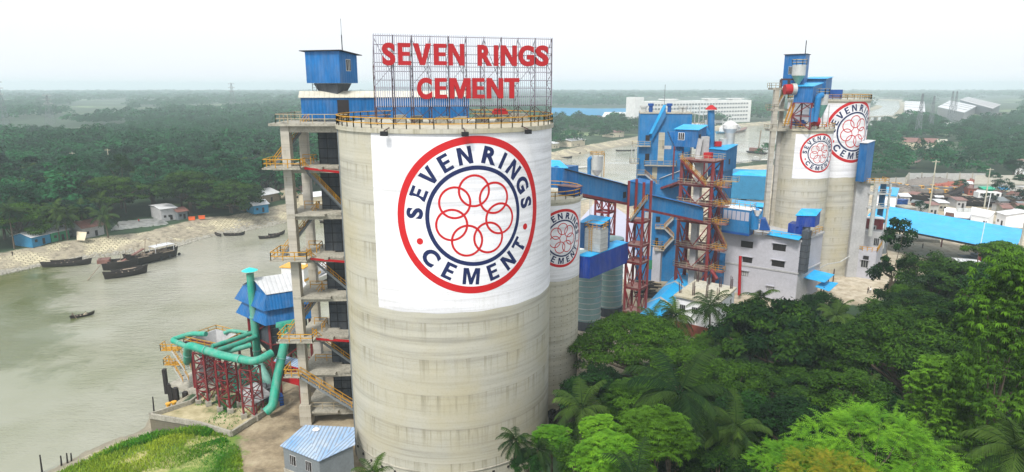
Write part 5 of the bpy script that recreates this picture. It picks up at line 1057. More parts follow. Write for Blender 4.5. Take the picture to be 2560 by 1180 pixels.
MB().slab([tuple(P(1991, 690, z=5.6)), tuple(P(2062, 706, z=5.2)), tuple(P(2086, 686, z=5.8)), tuple(P(2018, 670, z=6.3))], .1).build('upper_roof', 'skyroof', t)
MB().slab([tuple(P(2038, 716, z=3.9)), tuple(P(2073, 728, z=3.6)), tuple(P(2096, 707, z=4.0)), tuple(P(2058, 702, z=4.3))], .1).build('lower_roof', 'skyroof', t)
for px, py in ((2050, 750), (2056, 758), (2068, 728), (2082, 708)): q = P(px, py, z=0); MB().beam((q.x, q.y, 0), (q.x, q.y, 3.9), .2).build('post', 'signsteel', t)
m = MB(); q = P(2040, 748, z=1); m.box((q.x, q.y, .9), (2.4, 2.0, 1.8), .3); m.build('dark_machine', 'dark', t)
# --- equipment on the far silos
t = thing('elevator_frame', 'slender grey concrete elevator frame left of the far slim silo', 'tower', (60, 160, 0)); Yc = 163.0
xs = [P(1917, 540, Y=Yc).x, P(1931, 540, Y=Yc + 2).x]; zt = P(1940, 205, Y=Yc).z
a0, a1 = P(1914, 560, Y=Yc), P(1940, 222, Y=Yc); 
m = MB(); xx = (a0.x + a1.x) / 2; m.box((xx, Yc, P(1935, 222, Y=Yc).z / 2), (1.1, 1.1, P(1935, 222, Y=Yc).z)); m.build('column', 'concrete', t); m = MB(); m.box((xx + 2.4, Yc + 2, P(1935, 222, Y=Yc).z / 2), (.9, .9, P(1935, 222, Y=Yc).z)); m.build('column', 'concrete', t)
for py in (222, 275, 325):
    z = P(1935, py, Y=Yc).z; m = MB(); m.box((xx + 1.2, Yc + 1, z), (4.6, 3.2, .5)); o = m.build('floor', 'slab', t); r = MB(); railing(r, [(xx - 1.5, Yc - .5, z + .25), (xx - 1.5, Yc + 2, z + .25)], 1.1, 1.1, .05); railing(r, [(xx - 1.5, Yc - .5, z + .25), (xx + .6, Yc - .5, z + .25)], 1.1, 1.1, .05); r.build('floor_railing', 'railgrey', o)
z = P(1935, 222, Y=Yc).z; stair((xx + 2.6, Yc + .6, z - .3), (xx + .6, Yc + .6, z - 4.6), .8, 'stair_flight', t, 'galv'); m = MB(); m.beam((xx + .9, Yc, z), (xx + .9, Yc, z + 2.2), .5); m.beam((xx + 2.8, Yc, z), (xx + 2.8, Yc, z + 2.2), .5); m.beam((xx + .9, Yc, z + 2.2), (xx + 4.5, Yc, z + 2.2), .4); m.build('top_frame', 'signsteel', t)
q = P(1972, 224, Y=160); 
t = thing('red_fan', 'round red fan housing beside the blue boxes over the far slim silo', 'fan', tuple(q)); m = MB(); m.tube([q + Vector((-1.0, 0, 0)), q + Vector((.6, 0, .1))], 1.2, 18); m.build('casing', 'signred', t); m = MB(); m.tube([q + Vector((.6, 0, .1)), q + Vector((1.6, 0, .1))], 1.35, 18); m.build('guard', 'galv', t)
def cornerbox(name, label, cat, pxs, Ys, ztop_py, wall='blue', rise=.6, over=1.1, roof='skyroof', z0=None):
    a, b, c = [P(x, y, Y=yy) for (x, y), yy in zip(pxs, Ys)]; zb = b.z if z0 is None else z0; zt = P(pxs[1][0], ztop_py, Y=Ys[1]).z; f = [Vector(a.xy), Vector(b.xy), Vector(c.xy), Vector((a + c - b).xy)]
    t = thing(name, label, cat, (b.x, b.y, zb)); MB().prism([tuple(q) for q in f], zb, [zt, zt, zt + rise, zt + rise]).build('wall', wall, t); cc = sum(f, Vector((0, 0))) / 4; g = [cc + (q - cc) * over for q in f]
    MB().slab([(q.x, q.y, z) for q, z in zip(g, (zt + .1, zt + .1, zt + rise + .1, zt + rise + .1))], .12).build('roof', roof, t); return t, f, zb, zt
t, f, zb, zt = cornerbox('head_house', 'highest blue sheet tower on top of the far slim silo, with dark flat roof', 'building', ((1955, 219), (2008, 216), (2018, 206)), (166, 162, 168), 135, rise=.1, roof='black')
d = (f[1] - f[0]).normalized(); s, z = onwall(1971, 185, (f[0].x, f[0].y), d); window(t, f[0], d, s, s + 1.0, z, z + 1.7, 'galv')
m = MB(); q = f[1]; m.tube([(q.x + .6, q.y + 2, zt), (q.x + .6, q.y + 2, zt + 3.2)], .1, 6); m.build('rod', 'black', t)
t, f, zb, zt = cornerbox('blue_hut', 'middle blue hut behind the tower top, roof sloping right', 'building', ((2008, 236), (2062, 236), (2077, 231)), (170, 167, 173), 197, rise=.5)
t, f, zb, zt = cornerbox('blue_hut', 'blue hut on red steel legs above the far slim silo roof', 'building', ((1983, 258), (2030, 258), (2052, 250)), (160, 157.5, 163), 216, rise=.8)
lg = [(q.x, q.y) for q in f]; truss_tower(t, [(x, y, CH) for x, y in lg], [(x, y, zb) for x, y in lg], 2, .32, .2, 'leg_frame')
q = P(1996, 190, Y=160.5); t = thing('dust_filter', 'pale cylindrical dust filter with cone in front of the highest blue tower', 'filter', (q.x, q.y, q.z)); zt_ = P(1996, 162, Y=160.5).z; zm = P(1996, 189, Y=160.5).z; zb_ = P(1996, 212, Y=160.5).z
MB().lathe((q.x, q.y, 0), [(1.5, zm), (1.5, zt_), (.01, zt_ + .1)], 20).build('shell', 'galv', t, True); MB().lathe((q.x, q.y, 0), [(.3, zb_), (1.5, zm)], 20, cap=False).build('cone', 'tealgrey', t, True); r = MB(); ring_ = [(q.x + 1.7 * math.cos(a * PI / 4), q.y + 1.7 * math.sin(a * PI / 4), zt_) for a in range(8)]; railing(r, ring_, 1.2, 1.4, .05, True); r.build('railing', 'railgrey', t)
q = P(2054, 245, Y=160); t = thing('dust_filter', 'grey dust filter with blue duct right of the blue hut on red legs', 'filter', (q.x, q.y, CH)); zt_ = P(2054, 236, Y=160).z; zm = P(2054, 262, Y=160).z
MB().lathe((q.x, q.y, 0), [(1.5, zm), (1.5, zt_), (.01, zt_ + .1)], 20).build('shell', 'galv', t, True); MB().lathe((q.x, q.y, 0), [(.3, zm - 3.2), (1.5, zm)], 20, cap=False).build('cone', 'tealgrey', t, True); m = MB(); [m.beam((q.x + 1.4 * a, q.y + 1.4 * b, CH), (q.x + 1.4 * a, q.y + 1.4 * b, zm), .18) for a, b in ((1, 1), (1, -1), (-1, -1), (-1, 1))]; m.build('leg', 'galv', t)
r = MB(); ring_ = [(q.x + 1.7 * math.cos(a * PI / 4), q.y + 1.7 * math.sin(a * PI / 4), zt_) for a in range(8)]; railing(r, ring_, 1.3, 1.4, .05, True); r.build('railing', 'railgrey', t)
pipe('blue duct curving down beside the hut on red legs, over the far slim silo', [P(2055, 238, Y=158.5), P(2046, 242, Y=158), P(2040, 285, Y=158), P(2036, 304, Y=158)], .7, 'skyroof' if False else 'blueplain', n=14, bands=False)
pipe('short blue duct left of the longer one over the far slim silo', [P(2030, 270, Y=157.8), P(2028, 292, Y=157.8), P(2027, 305, Y=157.8)], .55, 'blueplain', n=14, bands=False)
stair(P(1983, 262, Y=160.5), P(1965, 312, Y=159.5), .9, 'yellow_stair', sc_, 'yellow')
for i, (px, py, mt_, lb) in enumerate(((1988, 310, 'bluegrey', 'blue machine on the far slim silo roof, left'), (2003, 311, 'bluegrey', 'blue machine on the far slim silo roof, middle'), (2052, 310, 'bluegrey', 'blue base of the red fan on the far slim silo roof'))):
    q = P(px, py, z=CH + .4); m = MB(); m.box((q.x, q.y, CH + .6), (2.2, 1.4, 1.1), -.5); m.tube([(q.x - .5, q.y - .2, CH + 1.2), (q.x + .5, q.y - .4, CH + 1.2)], .4, 10); tag(m.build('machine', mt_, None, origin=(q.x, q.y, CH)), lb, 'machine')
q = P(2033, 304, Y=159); m = MB(); m.tube([q, q + Vector((1.2, .2, 0))], 1.1, 16); tag(m.build('fan', 'signred', None, origin=tuple(q)), 'red fan wheel housing at the right of the far slim silo roof', 'fan')
q = P(2086, 238, Y=172); t = thing('blue_machine', 'small blue machine on the roof edge of the tall far silo', 'machine', tuple(q)); MB().box((q.x, q.y, DH + 1.3), (3.6, 2, 2.2), -.5).build('casing', 'bluegrey', t)
# blue box and service block right of the tall silo
t, f, zb, zt = cornerbox('blue_box', 'blue upright box clinging to the right side of the tall far silo', 'box', ((2138, 455), (2158, 455), (2176, 448)), (169, 167.5, 172), 358, rise=.3, roof='paleroof')
sv = thing('service_block', 'grey stepped service block with yellow railed terrace at the foot of the tall far silo', 'building', (98, 170, 0))
def pbox(t, pxs, z1, z0=0, mat='lilac', name='wall'):
    q = [P(x, y, z=z1) for x, y in pxs]; MB().prism([(a.x, a.y) for a in q], z0, z1).build(name, mat, t); return q
a = P(2150, 600, Y=171); m = MB(); m.box((a.x - 1.0, 172.5, P(2150, 447, Y=171).z / 2), (3.6, 4, P(2150, 447, Y=171).z)); m.build('tower_shaft', 'greywall', sv)
z = P(2150, 457, Y=170).z; m = MB(); m.box((a.x + 1.6, 171, z), (6.5, 3.2, .3), -.2); m.build('upper_walkway', 'slab', sv); r = MB(); railing(r, [(a.x - 1.5, 169.4, z + .15), (a.x + 4.8, 169.4, z + .15), (a.x + 4.8, 172.6, z + .15)], 1.1, 1.3, .05); r.build('walkway_railing', 'yellow', sv)
m = MB(); z2 = P(2165, 590, Y=170).z; m.tube([(a.x + 2.0, 170, z2), (a.x + 2.0, 170, P(2165, 470, Y=170).z)], .55, 12); m.build('round_duct', 'galv', sv, True)
for py in (485, 520): z_ = P(2165, py, Y=170).z; m = MB(); m.box((a.x + 3.2, 171, z_), (5.5, 2.6, .3)); railing(m, [(a.x + .6, 169.7, z_ + .15), (a.x + 5.9, 169.7, z_ + .15)], 1.1, 1.3, .05); m.build('mid_floor', 'galv', sv)
m = MB(); m.beam((a.x + 5.7, 170, 8), (a.x + 5.7, 170, P(2165, 460, Y=170).z), .4); m.build('corner_column', 'galv', sv); m = MB(); m.box((a.x + 5.0, 172, P(2165, 500, Y=170).z), (.2, 2.6, 9)); m.build('blue_screen', 'blueplain', sv)
pbox(sv, [(2130, 574), (2205, 582), (2215, 560), (2145, 555)], 11.5, 0, 'greywall', 'upper_block'); qq = pbox(sv, [(2120, 622), (2192, 631), (2208, 606), (2130, 600)], 7.4, 0, 'lilac', 'lower_block')
wd_ = (qq[1] - qq[0]); 
s, z = onwall(2152, 665, (qq[0].x, qq[0].y), wd_.xy.normalized()); window(sv, qq[0].xy, wd_.xy, s, s + 1.6, z - .2, z + 1.7, 'galv', True); s, z = onwall(2158, 645, (qq[0].x, qq[0].y), wd_.xy.normalized()); wallrect('louvre', 'dark', sv, qq[0].xy, wd_.xy, s, s + 1.3, z - .3, z + .7, .3)
u2 = [P(2130, 574, z=11.5), P(2205, 582, z=11.5)]; s, z = onwall(2193, 605, (u2[0].x, u2[0].y), (u2[1] - u2[0]).xy.normalized()); window(sv, u2[0].xy, (u2[1] - u2[0]).xy, s - .8, s + .4, z - 1, z + 1, 'galv')
r = MB(); railing(r, [(q.x, q.y, 7.4) for q in qq[:3]], 1.1, 1.2, .06); r.build('terrace_railing', 'yellow', sv); stair((qq[0].x + .4, qq[0].y - .5, 7.2), (qq[0].x + 3.2, qq[0].y - .9, 4.0), .8, 'spiral_stair', sv, 'yellow')
t = thing('red_container', 'dark red box container on the roof of the grey service block', 'container', (105, 172, 11.5)); q = P(2184, 570, z=11.6); MB().box((q.x, q.y, 13.0), (4.0, 3.0, 2.8), -.35).build('body', 'steel', t); MB().box((q.x, q.y, 14.5), (4.3, 3.2, .15), -.35).build('roof', 'paleroof', t)
for px in (2152, 2181): q = P(px, 574, z=11.6); m = MB(); m.box((q.x, q.y - .4, 12.2), (1.2, .7, 1.2), -.3); o = tag(m.build('air_conditioner', 'galv', None, origin=(q.x, q.y, 11.6)), 'grey air conditioner on the service block roof, ' + ('left' if px < 2160 else 'right') + ' of two', 'air conditioner', 'air conditioners on the service block'); MB().tube([(q.x, q.y - .76, 12.2), (q.x, q.y - .84, 12.2)], .42, 14).build('fan_grille', 'black', o)
pipe('thin grey pipe bent round the feet of the two far silos', [P(2040, 684, Y=157), P(2052, 668, Y=160), P(2070, 660, Y=166), P(2100, 655, Y=168.5), P(2124, 640, Y=170)], .16, 'galv', n=8, bands=False)
# --- far edge of the compound: shed with pale blue roof, white block
t = thing('blue_shed', 'light blue shed with striped roof behind the second red tower', 'shed', (62, 195, 0)); za = 17
R0, R1, R2, R3 = P(1826, 437, z=za), P(1918, 441, z=za), P(1919, 420, z=za + 1.5), P(1850, 426, z=za + 1.5)
MB().slab([tuple(R0), tuple(R1), tuple(P(1925, 424, z=za + 1.5)), tuple(R3)], .15).build('roof', 'skyroof', t); R0a = R0; MB().prism([tuple(R0.xy), tuple(R1.xy), tuple(R1.xy + Vector((4, 22))), tuple(R0.xy + Vector((4, 22)))], 8, za - .2).build('wall', 'bluewall', t)
MB().prism([tuple(R0.xy + Vector((2, .5))), tuple(R1.xy + Vector((0, .5))), tuple(R1.xy + Vector((4, 20))), tuple(R0.xy + Vector((6, 20)))], 0, 8).build('lower_wall', 'greywall', t)
d = (R1 - R0).xy.normalized()
for px in (1855, 1888): s, z = onwall(px, 495, (R0.x, R0.y), d); window(t, R0.xy + Vector((0, .5)), d, s, s + 1.8, z - .8, z + .9, 'dark')
t = thing('low_blue_shed', 'low shed with long sky blue roof in front of the light blue shed', 'shed', (60, 180, 0)); MB().slab([tuple(P(1829, 512, z=9)), tuple(P(1912, 518, z=9)), tuple(P(1915, 508, z=9.6)), tuple(P(1830, 498, z=9.6))], .1).build('roof', 'skyroof', t); a, b = P(1830, 513, z=8.7), P(1910, 519, z=8.7); MB().prism([tuple(a.xy), tuple(b.xy), tuple(b.xy + Vector((1, 6))), tuple(a.xy + Vector((1, 6)))], 0, 8.7).build('wall', 'blueplain', t)
# --- grey silo with blue pipe by the river
q = P(1492, 430, Y=205); t = thing('dust_silo', 'small grey cone bottomed silo with yellow railing by the river', 'silo', (q.x, q.y, 0)); zt_ = P(1492, 390, Y=205).z; zm = P(1492, 424, Y=205).z; zb_ = P(1492, 442, Y=205).z
MB().lathe((q.x, q.y, 0), [(1.8, zm), (1.8, zt_), (.01, zt_ + .2)], 24).build('shell', 'galv', t, True); MB().lathe((q.x, q.y, 0), [(.3, zb_), (1.8, zm)], 24, cap=False).build('cone', 'galv', t, True); m = MB(); [m.beam((q.x + 1.7 * a, q.y + 1.7 * b, 0), (q.x + 1.7 * a, q.y + 1.7 * b, zm), .2) for a, b in ((1, 1), (1, -1), (-1, -1), (-1, 1))]; m.build('leg', 'galv', t)
r = MB(); ring_ = [(q.x + 2.2 * math.cos(a * PI / 4), q.y + 2.2 * math.sin(a * PI / 4), zt_ + .1) for a in range(8)]; railing(r, ring_, 1.2, 1.6, .06, True); r.beam((q.x + 2.2, q.y, zb_), (q.x + 2.2, q.y, zt_ + 1), .2); r.build('railing', 'yellow', t)
pipe('blue pipe with bent top beside the small grey silo by the river', [P(1473, 440, Y=205), P(1473, 397, Y=205), P(1480, 394, Y=205)], .6, 'blueplain', n=12, bands=False)
# --- big canopy
t = thing('canopy_roof', 'huge flat sky blue canopy roof on the right', 'canopy', (130, 190, 0)); kk = [P(2169, 538, z=9.2), P(2219, 550, z=8.7), P(2203, 564.5, z=8.2), P(2467, 616, z=8.2), P(2545, 612, z=8.8), P(2558, 573, z=9.4), P(2197, 511, z=10.4)]
m = MB(); m.slab([kk[2], kk[3], kk[4], kk[5], kk[6], kk[0], kk[1]][0:0] or [kk[2], kk[3], kk[4], kk[5], kk[6], kk[1]], .18); m.slab([kk[0], kk[1] , kk[6]], .18); m.build('roof', 'skyroof', t)
for s in (0.03, .25, .5, .75, .97): a = kk[2].lerp(kk[3], s) + Vector((.6, 1.2, 0)); b = kk[6].lerp(kk[5], s) - Vector((.6, 1.2, 0)); MB().beam((a.x, a.y, 0), (a.x, a.y, 7.9), .3).build('post', 'steel', t) if s < .1 or s > .9 else None; MB().beam((b.x, b.y, 0), (b.x, b.y, 9), .3).build('post', 'steel', t)
m = MB(); m.beam(kk[2] - Vector((0, 0, .3)), kk[3] - Vector((0, 0, .3)), .4, .5); m.build('edge_beam', 'black', t)
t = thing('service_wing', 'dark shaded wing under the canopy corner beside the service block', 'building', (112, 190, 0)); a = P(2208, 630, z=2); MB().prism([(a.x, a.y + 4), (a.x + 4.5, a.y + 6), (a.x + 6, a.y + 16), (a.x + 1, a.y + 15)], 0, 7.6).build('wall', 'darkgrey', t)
# ------------------------------------------------------------------ boats
def xf(mb, loc, rz, k=0): 
    cs, sn = math.cos(rz), math.sin(rz); mb.v = mb.v[:k] + [(loc[0] + x * cs - y * sn, loc[1] + x * sn + y * cs, loc[2] + z) for x, y, z in mb.v[k:]]; return mb
def hullmesh(Lh, W, H, bow=.6, stern=.5, p=2.2, blunt=0.0, deck=.45):
    n = 18; vs = []
    for i in range(n + 1):
        t = -1 + 2 * i / n; w = W / 2 * (1 - (abs(t) * (1 - blunt)) ** p) + .03; z = H + (bow if t > 0 else stern) * abs(t) ** 3.2; x = Lh / 2 * t * (1 + .0 * z); kz = -H * .25 + (bow * .7 if t > 0 else stern * .6) * abs(t) ** 5
        ov = Lh * .04 * abs(t) ** 4 * (1 if t > 0 else -1)
        vs += [(x + ov, w, z), (x + ov * .4, w * .82, (z + kz) * .45), (x, 0, kz), (x + ov * .4, -w * .82, (z + kz) * .45), (x + ov, -w, z), (x + ov, -w * .86, z), (x, -w * .8, z - H * deck), (x, w * .8, z - H * deck), (x + ov, w * .86, z)]
    m = 9; fs = [(i * m + k, (i + 1) * m + k, (i + 1) * m + (k + 1) % m, i * m + (k + 1) % m) for i in range(n) for k in range(m)]
    fs += [tuple(range(m)), tuple(n * m + k for k in reversed(range(m)))]
    return MB().add(vs, fs)
def boat(label, a, b, W, H, mat='wood', name='wooden_boat', group=None, bow=.6, stern=.5, z=WZ, cat='boat', blunt=0.0, deck=.45):
    """a, b: the two ends on the water, in photo points"""
    A, B = P(a[0], a[1], z=z), P(b[0], b[1], z=z); c = (A + B) / 2; rz = math.atan2(B.y - A.y, B.x - A.x); Lh = (B - A).length
    t = thing(name, label, cat, tuple(c), group); xf(hullmesh(Lh, W, H, bow, stern, blunt=blunt, deck=deck), c, rz).build('hull', mat, t, True)
    return t, c, rz, Lh
def bpart(t, c, rz, fn, name, mat): m = MB(); fn(m); xf(m, c, rz).build(name, mat, t)
def thwarts(t, c, rz, Lh, W, H, n=5, mat='woodlight'):
    bpart(t, c, rz, lambda m: [m.box((Lh * (-.36 + .72 * k / (n - 1)), 0, H * .75), (.25, W * .8 * (1 - (abs(-.72 + 1.44 * k / (n - 1))) ** 2.2), .06)) for k in range(n)], 'thwart', mat)
def small(label, a, b, W=1.5, H=.6, n=5, **k): t, c, rz, Lh = boat(label, a, b, W, H, **k); thwarts(t, c, rz, Lh, W, H, n); return t, c, rz, Lh
# big trawlers moored together
t, c, rz, Lh = boat('largest old wooden trawler with pale cabin awning and mast, moored off the far bank', (318, 668), (440, 640), 5.6, 2.9, name='trawler', bow=.5, stern=1.4, deck=.25, blunt=.12)
bpart(t, c, rz, lambda m: (m.box((Lh * .22, 0, 4.6), (6.5, 3.6, .12)), [m.beam((Lh * .22 + sx_ * 3, sy_ * 1.6, 2.4), (Lh * .22 + sx_ * 3, sy_ * 1.6, 4.6), .12) for sx_ in (-1, 1) for sy_ in (-1, 1)]), 'awning', 'paleroof')
bpart(t, c, rz, lambda m: m.beam((-2.5, 0, 1), (-1.0, 0.6, 7.5), .16), 'mast', 'woodlight'); bpart(t, c, rz, lambda m: m.beam((-10, -.4, 2.0), (-2.2, .2, 4.6), 1.0, .3), 'folded_sail', 'rustroof')
bpart(t, c, rz, lambda m: (m.box((-.5, 0, 2.2), (1.8, 1.8, 1.4)), m.box((-3.5, .2, 1.9), (1.4, 1.2, .9))), 'winch_house', 'wood')
rg = random.Random(2)
bpart(t, c, rz, lambda m: [m.box((rg.uniform(-.36, .34) * Lh, rg.uniform(-1.5, 1.5), 2.3 + rg.uniform(0, .6)), (rg.uniform(.4, 1.6), rg.uniform(.3, 1.2), rg.uniform(.3, 1.0)), rg.uniform(0, 3)) for _ in range(34)], 'deck_gear', 'woodlight')
bpart(t, c, rz, lambda m: [m.beam((x_, 0, 2.2), (x_ + rg.uniform(-.8, .8), .2, rg.uniform(4.5, 7)), .1) for x_ in (-8, -5, -3, 2, 5)] + [m.beam((-1.0, .6, 7.4), (x_, 0, 2.6), .05) for x_ in (-10, 8)], 'rigging', 'woodlight')
bpart(t, c, rz, lambda m: (m.beam((-Lh * .42, -2.55, 2.75), (Lh * .36, -2.62, 2.75), .12, .3),), 'rubbing_strake', 'woodlight')
for i, x in enumerate((1.5, 4.5, 7.5)): bpart(t, c, rz, lambda m: m.tube([(x, -2.45, 1.1), (x, -2.62, 1.1)], .5, 14), 'tyre_fender', 'black')
bpart(t, c, rz, lambda m: (m.box((-.8, -1.2, 1.9), (1.2, .8, .8)),), 'blue_drum', 'bluewall')
t, c, rz, Lh = boat('dark wooden trawler with square rusty stern box, moored behind the largest trawler', (258, 676), (345, 668), 4.8, 2.7, name='trawler', bow=.6, stern=1.0, deck=.3, blunt=.12)
bpart(t, c, rz, lambda m: m.box((-Lh * .44, 0, 3.0), (3.2, 3.4, 1.1)), 'stern_box', 'rustroof'); bpart(t, c, rz, lambda m: (m.box((1, .3, 1.9), (3.5, 2, .8)), m.box((-3, 0, 1.8), (2, 1.8, .5))), 'hatch', 'woodlight')
bpart(t, c, rz, lambda m: [m.beam((x, 1, 1.5), (x + .3, 1, 4.2), .09) for x in (-4, 0, 3)], 'pole', 'woodlight')
small('dark wooden boat with pale cloth aboard, in front of the two trawlers', (262, 699), (368, 682), 3.2, 1.6, 6, bow=1.0, stern=.8)
t, c, rz, Lh = small('wooden boat moored between the cloth carrying boat and the trawlers', (280, 688), (355, 676), 2.6, 1.3, 5); bpart(t, c, rz, lambda m: m.box((1, 0, 1.0), (4, 1.2, .3)), 'load', 'woodlight')
small('long dark canoe moored nearest the left far bank', (106, 669), (228, 661), 2.6, 1.3, 7, group=None, bow=.9, stern=.6)
small('second long canoe beside the leftmost one, bank side', (130, 663), (205, 655), 2.2, 1.2, 6)
small('short canoe with raised bow at the mud bank right of the trawlers', (538, 587), (553, 592), 1.6, .7, 3)
small('dark canoe beached at the mud, right of the short canoe', (560, 590), (612, 588), 1.9, .8, 5, bow=.9)
small('long low canoe in mid river left of the stair tower', (648, 598), (700, 592), 2.0, .8, 5)
small('canoe with raised bow just beyond the long low one', (672, 592), (712, 586), 1.9, .8, 5, bow=1.1)
small('dark boat seen through the stair tower', (738, 574), (776, 572), 2.2, .8, 4); small('red rimmed boat seen through the stair tower, right', (800, 558), (822, 556), 2.2, .9, 4)
t, rc, rrz, rL = small('small rowing boat with two people, alone in mid river', (176, 797), (236, 786), 1.35, .5, 6, bow=.55, stern=.25, name='rowing_boat')
m = MB(); a, b = P(219, 701, z=WZ + .1), P(252, 661, z=WZ + 1.6); m.beam(a, b, .14); tag(m.build('mooring_pole', 'woodlight', None, origin=tuple(a)), 'pale slanting pole standing in the river left of the trawlers', 'pole')
# ship behind the stair tower
t, c, rz, Lh = boat('white and yellow cargo vessel moored behind the stair tower', (716, 742), (858, 660), 9.5, 2.6, 'shippaint', 'cargo_vessel', bow=1.2, stern=.8, blunt=.1, deck=.2)
bpart(t, c, rz, lambda m: m.box((Lh * -.25, 0, 4.5), (9, 6.5, 4.5)), 'deckhouse', 'shippaint'); bpart(t, c, rz, lambda m: (m.box((Lh * -.25, 0, 6.9), (9.6, 7.1, .25)), m.box((Lh * -.25, -3.3, 3.4), (9.2, .1, .7))), 'yellow_trim', 'busyellow'); bpart(t, c, rz, lambda m: m.box((Lh * -.22, 0, 8.2), (5, 4.5, 2.4)), 'wheelhouse', 'shippaint')
bpart(t, c, rz, lambda m: m.box((Lh * .15, 0, 2.9), (18, 6, .9)), 'cargo_hatch', 'paleroof')
# ships and dredger beyond the mill
def ship(label, a, b, hullm, cabx, W=9, H=2.4, name='ship'):
    t, c, rz, Lh = boat(label, a, b, W, H, hullm, name, bow=1.6, stern=1.0, blunt=.15, deck=.2)
    bpart(t, c, rz, lambda m: (m.box((Lh * cabx, 0, 4.6), (Lh * .3, W * .6, 4.6)), m.box((Lh * cabx, 0, 8), (Lh * .18, W * .45, 2.4))), 'deckhouse', 'shippaint'); bpart(t, c, rz, lambda m: m.beam((Lh * (cabx - .05), 0, 8), (Lh * (cabx - .05), 0, 13), .35), 'mast', 'shippaint')
    bpart(t, c, rz, lambda m: [m.box((Lh * cabx, -W * .305, z), (Lh * .27, .1, .7)) for z in (4.2, 6.0)], 'window_band', 'dark'); return t
ship('blue and white ship moored left of the pair on the far river', (1791, 335), (1822, 333), 'bluewall', 0.0); ship('white ship with rusty hull moored right of the pair on the far river', (1820, 335), (1864, 326), 'rustroof', -.1)
t, c, rz, Lh = boat('dredger barge with red deckhouse and tall crane in the far river', (1870, 381), (1914, 386), 7, 1.3, 'wood', 'dredger', bow=.2, stern=.2, blunt=.3, deck=.1)
bpart(t, c, rz, lambda m: m.box((-1, 0, 3.1), (Lh * .6, 4, 2.6)), 'deckhouse', 'rustroof'); bpart(t, c, rz, lambda m: (m.beam((1.5, .4, 4), (2.6, .4, 19), .3), m.beam((1.5, -.4, 4), (2.6, -.4, 19), .3), [m.beam((1.5 + .1 * k, .4, 5 + k * 1.4), (1.6 + .1 * k, -.4, 6.2 + k * 1.4), .16) for k in range(10)]), 'crane_boom', 'woodlight')
for i, (x0, x1, py) in enumerate(((1842, 1878, 412), (1880, 1900, 405), (1896, 1925, 412), (1850, 1890, 424))):
    t, c, rz, Lh = boat('dark barge with pipes moored by the light blue shed, number ' + ('one', 'two', 'three', 'four')[i] + ' from the left', (x0, py), (x1, py + 1), 5, 1.6, 'darkgrey', 'barge', 'barges moored by the light blue shed', bow=.2, stern=.2, blunt=.3, deck=.2); bpart(t, c, rz, lambda m: (m.tube([(-Lh * .3, 0, 1.6), (-Lh * .3, 0, 3.8), (Lh * .3, 0, 3.8), (Lh * .3, 0, 1.8)], .28, 8), m.box((0, 1, 2.2), (3, 1.6, 1.4))), 'pipework', 'galv')
    t['label'] = 'dark barge with grey pipework moored by the light blue shed, behind the elevator frame'
for i, (x0, x1, py, lb) in enumerate(((1425, 1470, 421, 'speedboat with wake crossing the river behind the galleries'), (1540, 1590, 378, 'slim boat under way near the curved far bank'))): small(lb, (x0, py), (x1, py - 1), 2.4, .9, 4, mat='shippaint' if i == 0 else 'wood')
for i, (x0, x1, py) in enumerate(((1402, 1430, 397), (1433, 1452, 388), (1450, 1466, 384), (1518, 1532, 366), (1552, 1560, 356))):
    small('small dark boat drawn up along the curved far bank right of the giant silo', (x0, py), (x1, py - 2), 2.6, 1.1, 3, group='boats along the curved far bank')
